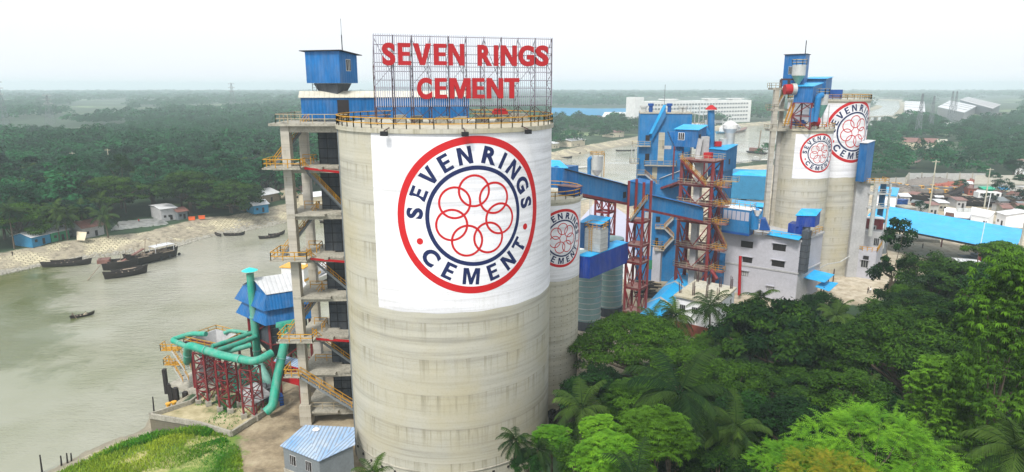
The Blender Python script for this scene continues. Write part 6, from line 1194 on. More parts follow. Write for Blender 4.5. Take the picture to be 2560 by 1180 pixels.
# ------------------------------------------------------------------ people
def person(label, loc, pose='stand', h=1.7, rz=0.0, shirt='white', legs='dark', item=None):
    loc = Vector(loc); k = h / 1.7; t = thing('person', label, 'person', tuple(loc))
    if pose == 'stand': J = [(0, 0, .93), (0, 0, 1.15), (0, 0, 1.38), (0, 0, 1.47), (0, 0, 1.58), (0, .02, 1.66), (.19, 0, 1.40), (.25, .03, 1.12), (.24, -.05, .88), (-.19, 0, 1.40), (-.26, .03, 1.12), (-.22, -.08, .90), (.10, 0, .86), (.12, -.02, .48), (.13, .02, .07), (.13, -.12, .03), (-.10, 0, .86), (-.13, .03, .48), (-.15, .08, .07), (-.15, -.06, .03)]
    else: J = [(0, 0, .15), (0, -.03, .38), (0, -.08, .60), (0, -.10, .68), (0, -.13, .79), (0, -.12, .87), (.19, -.06, .62), (.27, -.22, .42), (.18, -.42, .40), (-.19, -.06, .62), (-.27, -.22, .42), (-.18, -.42, .40), (.12, -.05, .12), (.2, -.48, .35), (.17, -.62, -.02), (.17, -.74, -.03), (-.12, -.05, .12), (-.2, -.48, .35), (-.17, -.62, -.02), (-.17, -.74, -.03)]
    E_ = [(0, 1), (1, 2), (2, 3), (3, 4), (4, 5), (2, 6), (6, 7), (7, 8), (2, 9), (9, 10), (10, 11), (0, 12), (12, 13), (13, 14), (14, 15), (0, 16), (16, 17), (17, 18), (18, 19)]
    Rr = [.15, .14, .13, .06, .10, .085, .065, .045, .035, .065, .045, .035, .10, .07, .045, .035, .10, .07, .045, .035]
    me = D.meshes.new('body'); me.from_pydata([tuple(c * k for c in j) for j in J], E_, []); o = D.objects.new('body', me); COL.objects.link(o)
    md_ = o.modifiers.new('skin', 'SKIN'); sv_ = me.skin_vertices[0].data if me.skin_vertices else None
    if sv_ is None:
        bm = bmesh.new(); bm.from_mesh(me); bm.verts.layers.skin.verify(); bm.to_mesh(me); bm.free(); sv_ = me.skin_vertices[0].data
    for i, r_ in enumerate(Rr): sv_[i].radius = (r_ * k, r_ * k * .85); sv_[i].use_root = (i == 0)
    o.modifiers.new('sub', 'SUBSURF').levels = 1; dg = bpy.context.evaluated_depsgraph_get(); dg.update(); m2 = D.meshes.new_from_object(o.evaluated_get(dg)); D.objects.remove(o)
    m2.materials.clear(); [m2.materials.append(M[x]) for x in ('skin', shirt, legs)]
    zc = .93 if pose == 'stand' else .15
    for p in m2.polygons:
        z = p.center.z / k; x = abs(p.center.x) / k; s = pose == 'stand'
        p.material_index = (1 if (z > .9 if s else z > .16) and (z < 1.44 if s else z < .66) and x < .24 else (2 if (z < .9 if s else p.center.z / k < .4) and (.1 < z if s else True) and x < .3 else 0))
        p.use_smooth = True
    b = D.objects.new('body', m2); COL.objects.link(b); b.parent = t; b.rotation_euler = (0, 0, rz)
    hm = MB(); hz_, hy = ((1.66, .03) if pose == 'stand' else (.87, -.10)); hm.lathe((0, hy * k, (hz_ + .0) * k), [(.10 * k, -.03), (.105 * k, .03), (.07 * k, .09), (.01, .115)], 10); hh = hm.build('hair', 'black', None, True); hh.parent = t; hh.rotation_euler = (0, 0, rz)
    return t
d_ = Vector((math.cos(rrz), math.sin(rrz), 0))
q = rc - d_ * rL * .36; p_ = person('person in dark clothes sitting upright in the stern of the rowing boat', (q.x, q.y, WZ + .42), 'sit', 1.75, rrz + PI / 2 + PI, 'dark', 'dark')
oar = MB(); oar.beam((q.x + .3, q.y - .3, WZ + .95), (q.x + 1.6, q.y - 1.3, WZ + .3), .06); tag(oar.build('oar', 'woodlight', None, origin=(q.x + .3, q.y - .3, WZ + .9)), 'wooden oar held by the rower in the stern of the small boat', 'oar')
q = rc + d_ * rL * .17; person('person in pale clothes crouching in the middle of the rowing boat', (q.x, q.y, WZ + .3), 'sit', 1.5, rrz - PI / 2, 'cloth', 'cloth')
q = P(2306, 622, z=0); person('lone person in dark clothes walking in front of the huge canopy', (q.x, q.y, .05), 'stand', 1.75, .4, 'dark', 'dark')
q = P(2169, 735, z=0); person('person in dark shirt standing at the left of the pair on the dirt yard', (q.x, q.y, .05), 'stand', 1.7, .5, 'dark', 'dark'); q = P(2175, 734, z=0); person('person in pale shirt standing at the right of the pair on the dirt yard', (q.x, q.y, .05), 'stand', 1.7, -.4, 'white', 'dark')
q = P(348, 558, z=0); person('person in red on the far bank in front of the drying ground', (q.x, q.y, .1), 'stand', 1.7, 0, 'signred', 'dark')
q = P(32, 640, z=-.3); person('person sitting on the block revetment at the far left', (q.x, q.y, q.z), 'stand', 1.6, 0, 'dark', 'dark')
# ------------------------------------------------------------------ houses on the far bank
def hut(label, a, b, dpt, h, wall, roof, zr=None, ridge=1.3, name='tin_house', gz=0, windows=1, cat='house', group=None, over=.5):
    """a, b: photo points of the two ends of the camera-side wall foot"""
    A, B = P(a[0], a[1], z=gz), P(b[0], b[1], z=gz); d = (B - A).xy; Lw = d.length; d.normalize(); n = Vector((-d.y, d.x)); t = thing(name, label, cat, (A.x, A.y, gz), group); a2, b2 = A.xy, B.xy
    MB().prism([tuple(a2), tuple(b2), tuple(b2 + n * dpt), tuple(a2 + n * dpt)], gz - .3, gz + h).build('wall', wall, t)
    e = d * over; o = n * over; z = gz + h + .05
    m = MB(); r0 = a2 - e + n * dpt / 2; r1 = b2 + e + n * dpt / 2; f0, f1 = a2 - e - o, b2 + e - o; k0, k1 = a2 - e + n * dpt + o, b2 + e + n * dpt + o
    m.slab([(f0.x, f0.y, z), (f1.x, f1.y, z), (r1.x, r1.y, z + ridge), (r0.x, r0.y, z + ridge)], .08); m.slab([(r0.x, r0.y, z + ridge), (r1.x, r1.y, z + ridge), (k1.x, k1.y, z), (k0.x, k0.y, z)], .08); m.build('roof', roof, t)
    g = MB(); g.add([(a2.x, a2.y, gz + h), ((a2 + n * dpt).x, (a2 + n * dpt).y, gz + h), ((a2 + n * dpt / 2).x, (a2 + n * dpt / 2).y, z + ridge - .1), (b2.x, b2.y, gz + h), ((b2 + n * dpt).x, (b2 + n * dpt).y, gz + h), ((b2 + n * dpt / 2).x, (b2 + n * dpt / 2).y, z + ridge - .1)], [(0, 2, 1), (3, 4, 5)]); g.build('gable', wall, t)
    if windows and Lw > 3:
        wallrect('door', 'dark', t, a2, d, Lw * .55, Lw * .55 + .9, gz + .1, gz + 2.0)
        for k in range(windows): s = Lw * (.15 + .6 * k / max(1, windows)); wallrect('window', 'dark', t, a2, d, s, s + .9, gz + 1.2, gz + 2.1)
    return t
hut('bright blue walled hut with grey tin roof, leftmost by the revetment', (82, 617), (128, 606), 8, 3.0, 'bluewall', 'paleroof')
hut('green walled house with long white tin roof, second from the left on the far bank', (130, 606), (175, 597), 11, 3.2, 'greenwall', 'paleroof')
hut('house with white tin roof between the green one and the rusty roofed one', (168, 594), (208, 585), 13, 3.6, 'darkgrey', 'paleroof')
hut('grey wooden house with rusty red hipped roof on the far bank', (210, 596), (262, 586), 8, 3.4, 'greywall', 'rustroof', ridge=2.0)
m = MB(); q = P(192, 600, z=.3); m.slab([q, q + Vector((3, -.6, 0)), q + Vector((3, 1, 2.4)), q + Vector((-.6, 1.4, 2.6))], .06); tag(m.build('cloth_sheet', 'cloth'), 'pale cloth hung before the rusty roofed house', 'cloth')
hut('long pale concrete house with white roof facing the drying ground', (405, 553), (443, 548), 12, 4.6, 'greywall', 'paleroof', ridge=.5, windows=2)
hut('small grey hut right of the pale concrete house', (446, 550), (470, 546), 6, 3, 'darkgrey', 'rustroof')
for i, (x, y) in enumerate(((480, 551), (505, 548))): q = P(x, y, z=0); m = MB(); m.box((q.x, q.y, .7), (2.2, .5, 1.2), .3); m.box((q.x, q.y, 1.35), (2.4, .7, .1), .3); tag(m.build('cloth_stall', 'orange', None, origin=(q.x, q.y, 0)), 'orange cloth screen on the far bank ' + ('left of the brick heap', 'near the brown mound', 'beside the pale concrete house')[i], 'cloth')
hut('tin roofed shack with corrugated pale roof left of the stair tower', (608, 527), (650, 521), 12, 3.2, 'woodlight', 'paleroof', ridge=1.8)
hut('light blue shack with white roof nearest the river by the stair tower', (636, 534), (672, 529), 7, 3.2, 'bluewall', 'paleroof', ridge=1.5)
hut('large tin roof house behind the light blue shack', (650, 510), (700, 500), 12, 3.4, 'woodlight', 'paleroof', ridge=1.8)
hut('pink flat roofed house among the trees left of the stair tower', (598, 432), (640, 428), 12, 5.5, 'cloth', 'redpaint' if 'redpaint' in M else 'rustroof', ridge=.4, name='village_house')
hut('rusty roofed house seen through the stair tower', (735, 503), (780, 497), 12, 4, 'cloth', 'rustroof', name='village_house'); hut('white roofed house seen through the stair tower', (770, 517), (815, 512), 10, 4, 'cloth', 'paleroof', name='village_house')
hut('white roofed house far left among the trees', (0, 352), (26, 351), 14, 5, 'cloth', 'paleroof', name='village_house'); hut('small yellow house among the trees behind the drying ground', (340, 422), (356, 421), 8, 5, 'cloth', 'rustroof', name='village_house')
# drying ground of grey bundles
t = MB(); r_ = random.Random(3)
for k in range(900):
    q = P(r_.uniform(285, 418), 560, z=0); u_, v_ = r_.random(), r_.random(); a = P(280, 577, z=0).lerp(P(420, 562, z=0), u_); b = P(300, 556, z=0).lerp(P(400, 547, z=0), u_); q = a.lerp(b, v_); t.box((q.x, q.y, .25), (.9, .3, .4), r_.choice((.3, .4, .35)))
tag(t.build('drying_bundles', 'galv'), 'rows of grey bundles laid out to dry on the far bank', kind='stuff')
# ------------------------------------------------------------------ pylons, poles
def pylon(label, px, pyb, pyt, Y, arms=3, name='pylon', w=4.5):
    b = P(px, pyb, Y=Y); tpz = P(px, pyt, Y=Y).z; t = thing(name, label, 'pylon', (b.x, b.y, 0)); base = [(b.x + sx_ * w, b.y + sy_ * w, 0) for sx_, sy_ in ((-1, -1), (1, -1), (1, 1), (-1, 1))]; top = [(b.x + sx_ * .5, b.y + sy_ * .5, tpz) for sx_, sy_ in ((-1, -1), (1, -1), (1, 1), (-1, 1))]
    truss_tower(t, base, top, 8, .32, .18, 'lattice', 'darkgrey'); m = MB()
    for k in range(arms): z = tpz * (.72 + .13 * k); m.beam((b.x - 6, b.y, z), (b.x + 6, b.y, z), .5); m.beam((b.x - 6, b.y, z), (b.x, b.y, z + 2.5), .3); m.beam((b.x + 6, b.y, z), (b.x, b.y, z + 2.5), .3)
    m.build('cross_arm', 'greywall', t); return t
pylon('grey power pylon on the horizon, centre left behind the wood', 581, 245, 208, 1250, w=6); pylon('grey power pylon at the left edge of the photo', 2, 262, 203, 820); pylon('smaller power pylon in the left wood', 122, 275, 238, 880)
for i, (px, yb, yt, Y) in enumerate(((2300, 292, 234, 620), (2330, 288, 240, 720), (2378, 268, 228, 900), (2388, 268, 228, 900))): pylon('lattice mast near the far grey warehouses, ' + ('nearest and leftmost', 'second', 'left of the close pair', 'right of the close pair')[i], px, yb, yt, Y, 0, 'lattice_mast', 2.2)
for px, yb, yt, Y, lb in ((272, 400, 372, 330, 'double wooden pole in the left wood'), (183, 402, 380, 330, 'single pale pole in the left wood'), (2323, 525, 400, 235, 'pale concrete pole behind the huge canopy'), (2552, 610, 500, 170, 'grey utility pole at the right edge of the canopy'), (2465, 490, 420, 260, 'utility pole beside the village road')):
    b = P(px, yb, Y=Y); zt = P(px, yt, Y=Y).z; t = thing('utility_pole', lb, 'pole', (b.x, b.y, 0)); m = MB(); m.tube([(b.x, b.y, 0), (b.x, b.y, zt)], [.3, .18], 8); m.build('shaft', 'silo', t); m = MB(); m.beam((b.x - 1.4, b.y, zt - .6), (b.x + 1.4, b.y, zt - .6), .2); m.build('crossarm', 'silo', t)
b = P(2448, 630, Y=165); t = thing('flag_mast', 'thin red and white mast standing in front of the huge canopy', 'mast', (b.x, b.y, 0)); MB().tube([(b.x, b.y, 0), (b.x, b.y, 9)], .14, 8).build('lower_pole', 'rustroof', t); MB().tube([(b.x, b.y, 9), (b.x + .6, b.y, P(2463, 480, Y=165).z)], .08, 8).build('upper_pole', 'white', t)
# ------------------------------------------------------------------ far buildings
def block(name, label, pxs, z1, wall, roof=None, z0=0, rth=.4, cat='building', over=1.02, roofz=0):
    q = [P(x, y, z=z1) for x, y in pxs]; t = thing(name, label, cat, (q[0].x, q[0].y, 0)); MB().prism([(a.x, a.y) for a in q], z0, z1).build('wall', wall, t); c = sum(q, Vector((0, 0, 0))) / len(q)
    MB().prism([tuple((c + (a - c) * over).xy) for a in q], z1, z1 + rth).build('roof', roof or wall, t); return t, q
t = thing('institute_block', 'long white four storey building on the far river bank', 'building', (300, 900, 0)); Yw = 860.0
a, b = P(1608, 290, Y=Yw), P(1876, 288, Y=Yw + 90); d = (b - a).xy; Ln = d.length; d.normalize(); n = Vector((-d.y, d.x)); zt = P(1740, 252, Y=Yw + 40).z
MB().prism([tuple(a.xy), tuple(b.xy), tuple(b.xy + n * 18), tuple(a.xy + n * 18)], 0, zt).build('wall', 'shippaint', t)
for k in range(5):
    z = 3 + (zt - 4) * k / 5; m = MB(); 
    for j in range(34): s = 8 + (Ln - 12) * j / 34; q0 = a.xy + d * s; m.box((q0.x + d.x * 1.2 + d.y * .1, q0.y + d.y * 1.2 - d.x * .1, z + 1.8), (Ln / 34 * .62, .5, 2.0), math.atan2(d.y, d.x))
    m.build('window_row', 'darkgrey', t)
MB().prism([tuple(a.xy - d * 14), tuple(a.xy - d * .0), tuple(a.xy + n * 18), tuple(a.xy - d * 14 + n * 18)], 0, P(1600, 243, Y=Yw).z).build('stair_tower', 'shippaint', t)
for px in (1682, 1790, 1850): s, z = onwall(px, 250, (a.x, a.y), d); q0 = a.xy + d * s + n * 9; m = MB(); m.box((q0.x, q0.y, zt + 2.2), (26, 10, .8), math.atan2(d.y, d.x)); m.box((q0.x, q0.y, zt + 1), (18, 8, 2), math.atan2(d.y, d.x)); m.build('roof_room', 'shippaint', t)
block('factory_shed', 'low pale blue roofed factory right of the sign, across the river', [(1380, 292), (1500, 288), (1500, 272), (1380, 270)], 9, 'shippaint', 'bluewall'); block('factory_shed', 'second pale blue roofed factory, left of the white four storey building', [(1500, 290), (1592, 287), (1590, 271), (1502, 272)], 8, 'shippaint', 'bluewall')
block('white_house_block', 'white two storey block in front of the pale blue factories', [(1506, 292), (1586, 291), (1582, 281), (1512, 281)], 9, 'shippaint', 'shippaint'); block('factory_shed', 'blue roofed shed between the mill and the far trees', [(1690, 296), (1790, 296), (1790, 286), (1700, 285)], 8, 'shippaint', 'bluewall')
hut('pale riverside house on the curved far bank', (1428, 368), (1462, 363), 14, 5, 'cloth', 'paleroof', name='village_house', windows=2, over=1); hut('small roofed house on the curved far bank, left of the larger', (1383, 372), (1398, 370), 10, 4, 'cloth', 'paleroof', name='village_house'); hut('low house on the curved far bank near the mill', (1532, 344), (1560, 342), 14, 5, 'cloth', 'rustroof', name='village_house')
def far_ware(label, pxs, z1, wall, roof): 
    t, q = block('warehouse', label, pxs, z1, wall, roof, over=1.03, rth=.8); 
    d = (q[1] - q[0]); m = MB(); 
    for k in range(1, 4): a_ = q[0].lerp(q[3], k / 4); b_ = q[1].lerp(q[2], k / 4); m.beam((a_.x, a_.y, z1 + 1.2), (b_.x, b_.y, z1 + 1.2), 1.6, .5)
    m.build('roof_monitor', 'greywall', t)
far_ware('pale grey warehouse nearest the river bend at the upper right', [(2262, 276), (2312, 280), (2310, 255), (2262, 254)], 14, 'shippaint', 'paleroof')
far_ware('middle grey warehouse with pale stripes, upper right', [(2345, 268), (2410, 282), (2440, 266), (2375, 252)], 13, 'greywall', 'paleroof'); far_ware('largest blue grey warehouse at the upper right', [(2400, 250), (2480, 272), (2500, 262), (2420, 243)], 16, 'darkgrey', 'greywall')
t, q = block('village_house', 'pale flat roofed house among the far trees, right edge', [(2486, 292), (2520, 293), (2520, 284), (2490, 284)], 9, 'cloth', 'rustroof'); block('village_house', 'long pale roof among the far trees at the upper right', [(2352, 315), (2412, 318), (2400, 308), (2360, 307)], 6, 'shippaint', 'shippaint'); block('village_house', 'blue roofed building at the right edge among trees', [(2520, 325), (2600, 330), (2600, 318), (2522, 317)], 7, 'shippaint', 'bluewall')
hut('long low house with rusty gabled roofs among the right hand trees', (2258, 372), (2345, 375), 16, 5.5, 'cloth', 'rustroof', name='village_house', windows=4, ridge=3); 
t, q = block('unfinished_building', 'half built house with stacked pale slabs among the right hand trees', [(2310, 380), (2372, 378), (2365, 366), (2312, 367)], 5, 'brick', 'silo')
for k in range(3): MB().prism([tuple(a.xy) for a in (q[0].lerp(q[1], .5), q[1], q[2], q[3].lerp(q[2], .5))], 6.5 + k * 1.8, 6.9 + k * 1.8).build('floor_slab', 'silo', t)
m = MB(); a_ = P(2285, 405, z=1); m.slab([P(2270, 412, z=3), P(2300, 403, z=5), P(2304, 398, z=5), P(2276, 405, z=3)], .3); tag(m.build('lean_to_roof', 'rustroof'), 'slanting rusty lean to roof below the half built house', 'roof')
m = MB(); a_ = P(2165, 292, z=1); b_ = P(2236, 290, z=1); m.beam((a_.x, a_.y, 1), (b_.x, b_.y, 1), 10, 1.6); [m.box((a_.x + (b_.x - a_.x) * k, a_.y + (b_.y - a_.y) * k, -2), (3, 8, 6)) for k in (.1, .35, .6, .85)]; tag(m.build('river_bridge', 'slab'), 'low pale bridge or pier over the river right of the tall far silo', 'bridge')
# ------------------------------------------------------------------ the yard and village on the right
wl = [P(2186, 470, z=0), P(2262, 467, z=0), P(2270, 455, z=0), P(2460, 456, z=0)]; t = thing('compound_wall', 'long grey panelled compound wall behind the yard, before the trees', 'wall', tuple(wl[0])); m = MB()
for a, b in zip(wl[:-1], wl[1:]): m.beam(a + Vector((0, 0, 2.4)), b + Vector((0, 0, 2.4)), .3, 4.8)
m.build('wall_panel', 'galv', t)
for a, b in zip(wl[:-1], wl[1:]):
    n = max(1, round((b - a).length / 7))
    for i in range(n): q = a.lerp(b, i / n); MB().box((q.x, q.y, 2.55), (.6, .6, 5.1)).build('pillar', 'slab', t)
t, q = block('gate_building', 'grey concrete gate building at the right end of the compound wall', [(2436, 462), (2560, 462), (2556, 440), (2440, 440)], 5, 'galv', 'slab')
t, q = block('white_store', 'white block store with light blue roof beside the tall far silo', [(2194, 486), (2241, 491), (2247, 472), (2198, 468)], 7.5, 'white', 'skyroof', over=1.05)
t = MB(); r_ = random.Random(8)
def heap(label, cx, cy, w_, d_, h, mat, name='scrap_heap', n=120, cat='heap', long=2.2):
    q = P(cx, cy, z=0); m = MB(); rr_ = random.Random(cx)
    m.lathe((q.x, q.y, -.2), [(w_ * .55, 0), (w_ * .42, h * .45), (w_ * .2, h * .8), (.1, h)], 14); m.v = [(q.x + (x - q.x), q.y + (y - q.y) * d_ / w_, z) for x, y, z in m.v]
    for k in range(n):
        a = rr_.uniform(0, 6.28); r0 = math.sqrt(rr_.random()); x = q.x + math.cos(a) * r0 * w_ * .5; y = q.y + math.sin(a) * r0 * d_ * .5; z = h * (1 - r0) * .9; b = rr_.uniform(0, 3.14); l = rr_.uniform(.4, long); m.beam((x - l * math.cos(b), y - l * math.sin(b), z), (x + l * math.cos(b), y + l * math.sin(b), z + rr_.uniform(.1, 1.1)), rr_.uniform(.2, .6))
    tag(m.build(name, mat, None, origin=tuple(q)), label, cat)
heap('long heap of grey scrap in front of the compound wall, left', 2330, 462, 34, 14, 4.5, 'scrap'); heap('second grey scrap heap next to the brick piles', 2270, 476, 22, 10, 2.5, 'scrap')
heap('long orange red brick pile in the yard', 2430, 466, 46, 12, 3.5, 'brick', 'brick_pile', 160, 'pile', 1.2); heap('red earth and brick pile left of the long one', 2375, 474, 18, 12, 2.4, 'brick', 'brick_pile', 90, 'pile', 1.0); heap('pinkish rubble pile at the right side of the yard', 2495, 484, 26, 10, 2.0, 'brick', 'brick_pile', 80, 'pile', 1.0)
heap('blue plastic heap right of the yellow trucks', 2430, 481, 16, 5, 1.6, 'bluewall', 'tarp_heap', 30, 'heap'); heap('grey rubble heap behind the dark boats', 2290, 498, 20, 7, 2.0, 'rock', 'rubble_heap', 60)
def truck(label, px, py, L_=7, mat='busyellow', rz=0.0):
    q = P(px, py, z=0); t = thing('truck', label, 'truck', tuple(q), 'yellow trucks parked in the yard'); 
    for nm, mt_, bx in (('cargo_body', 'scrap', ((-.9, 0, 1.7), (L_ * .68, 2.3, 1.5))), ('cab', mat, ((L_ * .36, 0, 1.7), (L_ * .24, 2.2, 2.1))), ('windscreen', 'glass', ((L_ * .36, -1.12, 2.2), (L_ * .18, .06, .7))), ('chassis', 'black', ((0, 0, .75), (L_, 1.8, .3))), ('load', 'darkgrey', ((-.9, 0, 2.5), (L_ * .62, 1.9, .25)))): MB_ = MB(); MB_.box(*bx); xf(MB_, q, rz).build(nm, mt_, t)
    for sx_ in (-.3, .33):
        for sy_ in (-1, 1): m = MB(); m.tube([(L_ * sx_, sy_ * .85, .5), (L_ * sx_, sy_ * 1.12, .5)], .5, 12); xf(m, q, rz).build('wheel', 'black', t)
for i, (px, py) in enumerate(((2222, 470), (2237, 471), (2256, 475), (2292, 478), (2320, 476), (2328, 484), (2352, 480), (2374, 482), (2388, 480), (2312, 486), (2350, 488))): truck('yellow truck parked in the yard rows between the scrap and the dark boats', px, py, 5.8, rz=random.uniform(-.15, .15))
for i, (a, b, W, H, lb) in enumerate((((2238, 500), (2395, 502), 7, 2.6, 'long black wooden hull beached in the yard, behind'), ((2325, 516), (2404, 494), 6.5, 3.0, 'black wooden hull with sharply raised prow in the yard'), ((2384, 505), (2500, 508), 6.5, 2.4, 'long dark hull beached behind the dark red house'), ((2392, 512), (2548, 516), 6, 2.0, 'lowest long dark hull beached right behind the dark red house'))):
    t, c, rz, Lh = boat(lb, a, b, W, H, 'wood', 'beached_hull', bow=3.0 if i == 1 else 1.8, stern=1.4, z=.4, deck=.3); bpart(t, c, rz, lambda m: [m.box((Lh * k, 0, H * .9), (.3, W * .7, .2)) for k in (-.3, -.2, -.1, 0, .1, .2, .3)], 'deck_beam', 'woodlight'); 
    if i == 2: bpart(t, c, rz, lambda m: m.box((Lh * .2, 0, H + 1.2), (9, 4, 2.4)), 'white_cabin', 'shippaint'); bpart(t, c, rz, lambda m: [m.box((Lh * .2 - 3.2 + 2.1 * k, -2.03, H + 1.5), (1.1, .1, 1.0)) for k in range(4)], 'cabin_window', 'dark')
hut('shed with green tarpaulin roof behind the beached hulls', (2458, 492), (2485, 492), 6, 3.5, 'tarp', 'tarp', name='tarp_shed', ridge=.8, windows=0); hut('small shed with bright blue roof right of the green tarpaulin', (2498, 490), (2518, 490), 6, 3, 'cloth', 'skyroof', name='tin_shed', windows=0)
m = MB(); q = P(2253, 516, z=0); m.box((q.x, q.y, 1.4), (3.4, 3, 2.8), .4); m.box((q.x, q.y, 2.9), (3.8, 3.4, .2), .4); tag(m.build('blue_drum_box', 'bluegrey', None, origin=tuple(q)), 'dark blue covered box standing beside the white store', 'box')
m = MB(); q = P(2300, 520, z=0); [m.beam((q.x - 6, q.y + k * .5, .3 + .25 * (k % 3)), (q.x + 6, q.y + k * .5, .3 + .25 * (k % 3)), .35) for k in range(6)]; tag(m.build('timber_stack', 'wood', None, origin=tuple(q)), 'low stack of dark timber in front of the beached hulls', 'stack')
t, q = block('brick_house', 'dark red house with white flat roof and air conditioners behind the huge canopy', [(2362, 541), (2470, 551), (2480, 538), (2362, 524)], 5.5, 'rustroof', 'white', over=1.03); 
for px in (2398, 2412, 2424): qq_ = P(px, 529, z=6); MB().box((qq_.x, qq_.y, 6.6), (1.6, 1, 1.2)).build('air_conditioner', 'galv', t)
t, q = block('white_house', 'white two storey house right of the dark red house', [(2428, 537), (2472, 545), (2486, 532), (2430, 520)], 8.5, 'white', 'white', over=1.03); wd = (q[1] - q[0]); window(t, q[0].xy, wd.xy, wd.length * .75, wd.length * .9, 5.6, 7.2, 'dark')
t, q = block('red_roof_room', 'small dark red rooftop room at the left end of the dark red house', [(2364, 530), (2386, 533), (2388, 524), (2366, 521)], 8.2, 'rustroof', 'white', over=1.05)
hut('pale shed with metal roof right of the white house', (2488, 560), (2512, 568), 14, 4.5, 'white', 'paleroof', name='tin_shed'); hut('grey walled pen at the right behind the canopy', (2516, 548), (2556, 556), 10, 3.0, 'slab', 'slab', name='block_store', ridge=.2); hut('white building at the right edge with balconies', (2536, 440), (2580, 446), 16, 9, 'white', 'rustroof', name='village_house', windows=3, ridge=1)
for i, (px, py) in enumerate(((2518, 540), (2524, 548))): q = P(px, py, z=0); t = thing('three_wheeler', 'small dark three wheeled taxi behind the canopy, ' + ('far' if i == 0 else 'near') + ' one', 'taxi', tuple(q), None); MB().box((q.x, q.y, 1.0), (2.6, 1.4, 1.3), .4).build('body', 'dark', t); MB().box((q.x, q.y, 1.8), (2.4, 1.5, .15), .4).build('roof', 'paleroof', t); m = MB(); m.tube([(q.x - .9, q.y - .9, .3), (q.x - .9, q.y - .7, .3)], .3, 10); m.build('wheel', 'black', t)
t = thing('white_car', 'white car parked beneath the near edge of the huge canopy', 'car', tuple(P(2232, 578, z=0))); q = P(2232, 578, z=0); MB().box((q.x, q.y, .75), (4.3, 1.8, .75), -.2).build('body', 'white', t); MB().prism([(q.x - 1.4, q.y - .7), (q.x + 1.2, q.y - .9), (q.x + 1.3, q.y + .7), (q.x - 1.3, q.y + .8)], 1.1, 1.65).build('cabin', 'glass', t)
for sx_ in (-1.3, 1.3): m = MB(); m.tube([(q.x + sx_, q.y - .95, .35), (q.x + sx_, q.y - .75, .35)], .35, 12); m.build('wheel', 'black', t)
a, b = P(2224, 598, z=.3), P(2350, 605, z=.3); t = thing('planter_curb', 'long low concrete planter with rubble under the near edge of the canopy', 'planter', tuple(a)); MB().prism([tuple(a.xy), tuple(b.xy), tuple(b.xy + Vector((1, 7))), tuple(a.xy + Vector((1, 7)))], -.1, .9).build('curb', 'slab', t); MB().prism([tuple(a.xy + Vector((.6, .6))), tuple(b.xy + Vector((-.4, .6))), tuple(b.xy + Vector((.6, 6.4))), tuple(a.xy + Vector((1.4, 6.4)))], .8, 1.0).build('rubble_fill', 'rock', t)
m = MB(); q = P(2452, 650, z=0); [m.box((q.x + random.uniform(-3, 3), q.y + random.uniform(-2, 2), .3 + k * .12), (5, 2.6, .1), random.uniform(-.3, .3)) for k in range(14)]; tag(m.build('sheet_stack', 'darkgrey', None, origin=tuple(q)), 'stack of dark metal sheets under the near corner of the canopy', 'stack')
hut('low shed with dirty white roof below the canopy corner, half under trees', (2398, 690), (2450, 694), 8, 3.0, 'greywall', 'paleroof', name='tin_shed', windows=0, ridge=.8)
# boundary wall in the lower wood, and rubble by the silo
wl = [P(1446, 938, z=2.2), P(1520, 952, z=2.2), P(1612, 990, z=2.2), P(1680, 1020, z=2.2)]; t = thing('boundary_wall', 'low grey mossy boundary wall right of the slim dotted silo', 'wall', tuple(wl[0])); m = MB()
for a, b in zip(wl[:-1], wl[1:]): m.beam((a.x, a.y, 1.1), (b.x, b.y, 1.1), .3, 2.2)
m.build('wall_panel', 'concrete', t); m = MB()
for a, b in zip(wl[:-1], wl[1:]): m.beam((a.x, a.y, 2.25), (b.x, b.y, 2.25), .45, .12)
m.build('coping', 'silo', t)
heap('heap of dark rubbish at the foot of the slim silo', 1400, 1052, 5, 3.5, .7, 'wood', 'rubbish_heap', 200, 'heap', .35)
b_ = P(1462, 850, z=6); m = MB(); t = thing('steel_portal', 'small red steel frame left of the dark rain tree, under the green silos', 'frame', (b_.x, b_.y, 0)); m.beam((b_.x - 1.5, b_.y, 0), (b_.x - 1.5, b_.y, 6.5), .5); m.beam((b_.x + 1.0, b_.y, 0), (b_.x + 1.0, b_.y, 6.5), .5); m.beam((b_.x - 1.8, b_.y, 6.4), (b_.x + 1.3, b_.y, 6.4), .5); m.beam((b_.x - 1.5, b_.y, 1), (b_.x + 1, b_.y, 5.8), .25); m.build('bracing', 'steel', t)
# posts in the river margin
for px, py, h in ((104, 1172, 2.2), (153, 1158, 1.2), (168, 1153, 1.3), (178, 1148, 1.0), (385, 1030, 2.6)):
    q = P(px, py, z=-3.4 if px < 300 else 0); m = MB(); m.tube([(q.x, q.y, q.z - .5), (q.x + .1, q.y, q.z + h)], [.13, .09], 7); tag(m.build('stake', 'dark', None, origin=tuple(q)), 'thin dark stake ' + ('on the quay corner wall' if px > 300 else 'in the shallow margin of the grassy bank'), 'stake', None if px > 300 else 'stakes in the river margin')
# ------------------------------------------------------------------ loose stones along the far bank foot
V = []; r_ = random.Random(12); m = MB()
for k in range(3200):
    i = r_.randrange(0, 9); a, b = RIV[i], RIV[i + 1]; u_ = r_.random(); x, y = a[0] + (b[0] - a[0]) * u_, a[1] + (b[1] - a[1]) * u_; dx, dy = -(b[1] - a[1]), b[0] - a[0]; l = math.hypot(dx, dy); o_ = abs(r_.gauss(0, 2.2)) - .3 if k % 3 else r_.uniform(0, 11); s = r_.uniform(.25, .8)
    x += dx / l * o_; y += dy / l * o_; m.box((x, y, WZ + .1 + max(0, o_) * .22), (s, s * .7, s * .6), r_.uniform(0, 3))
tag(m.build('bank_stones', 'rock'), 'loose pale stones along the foot of the far bank', kind='stuff')

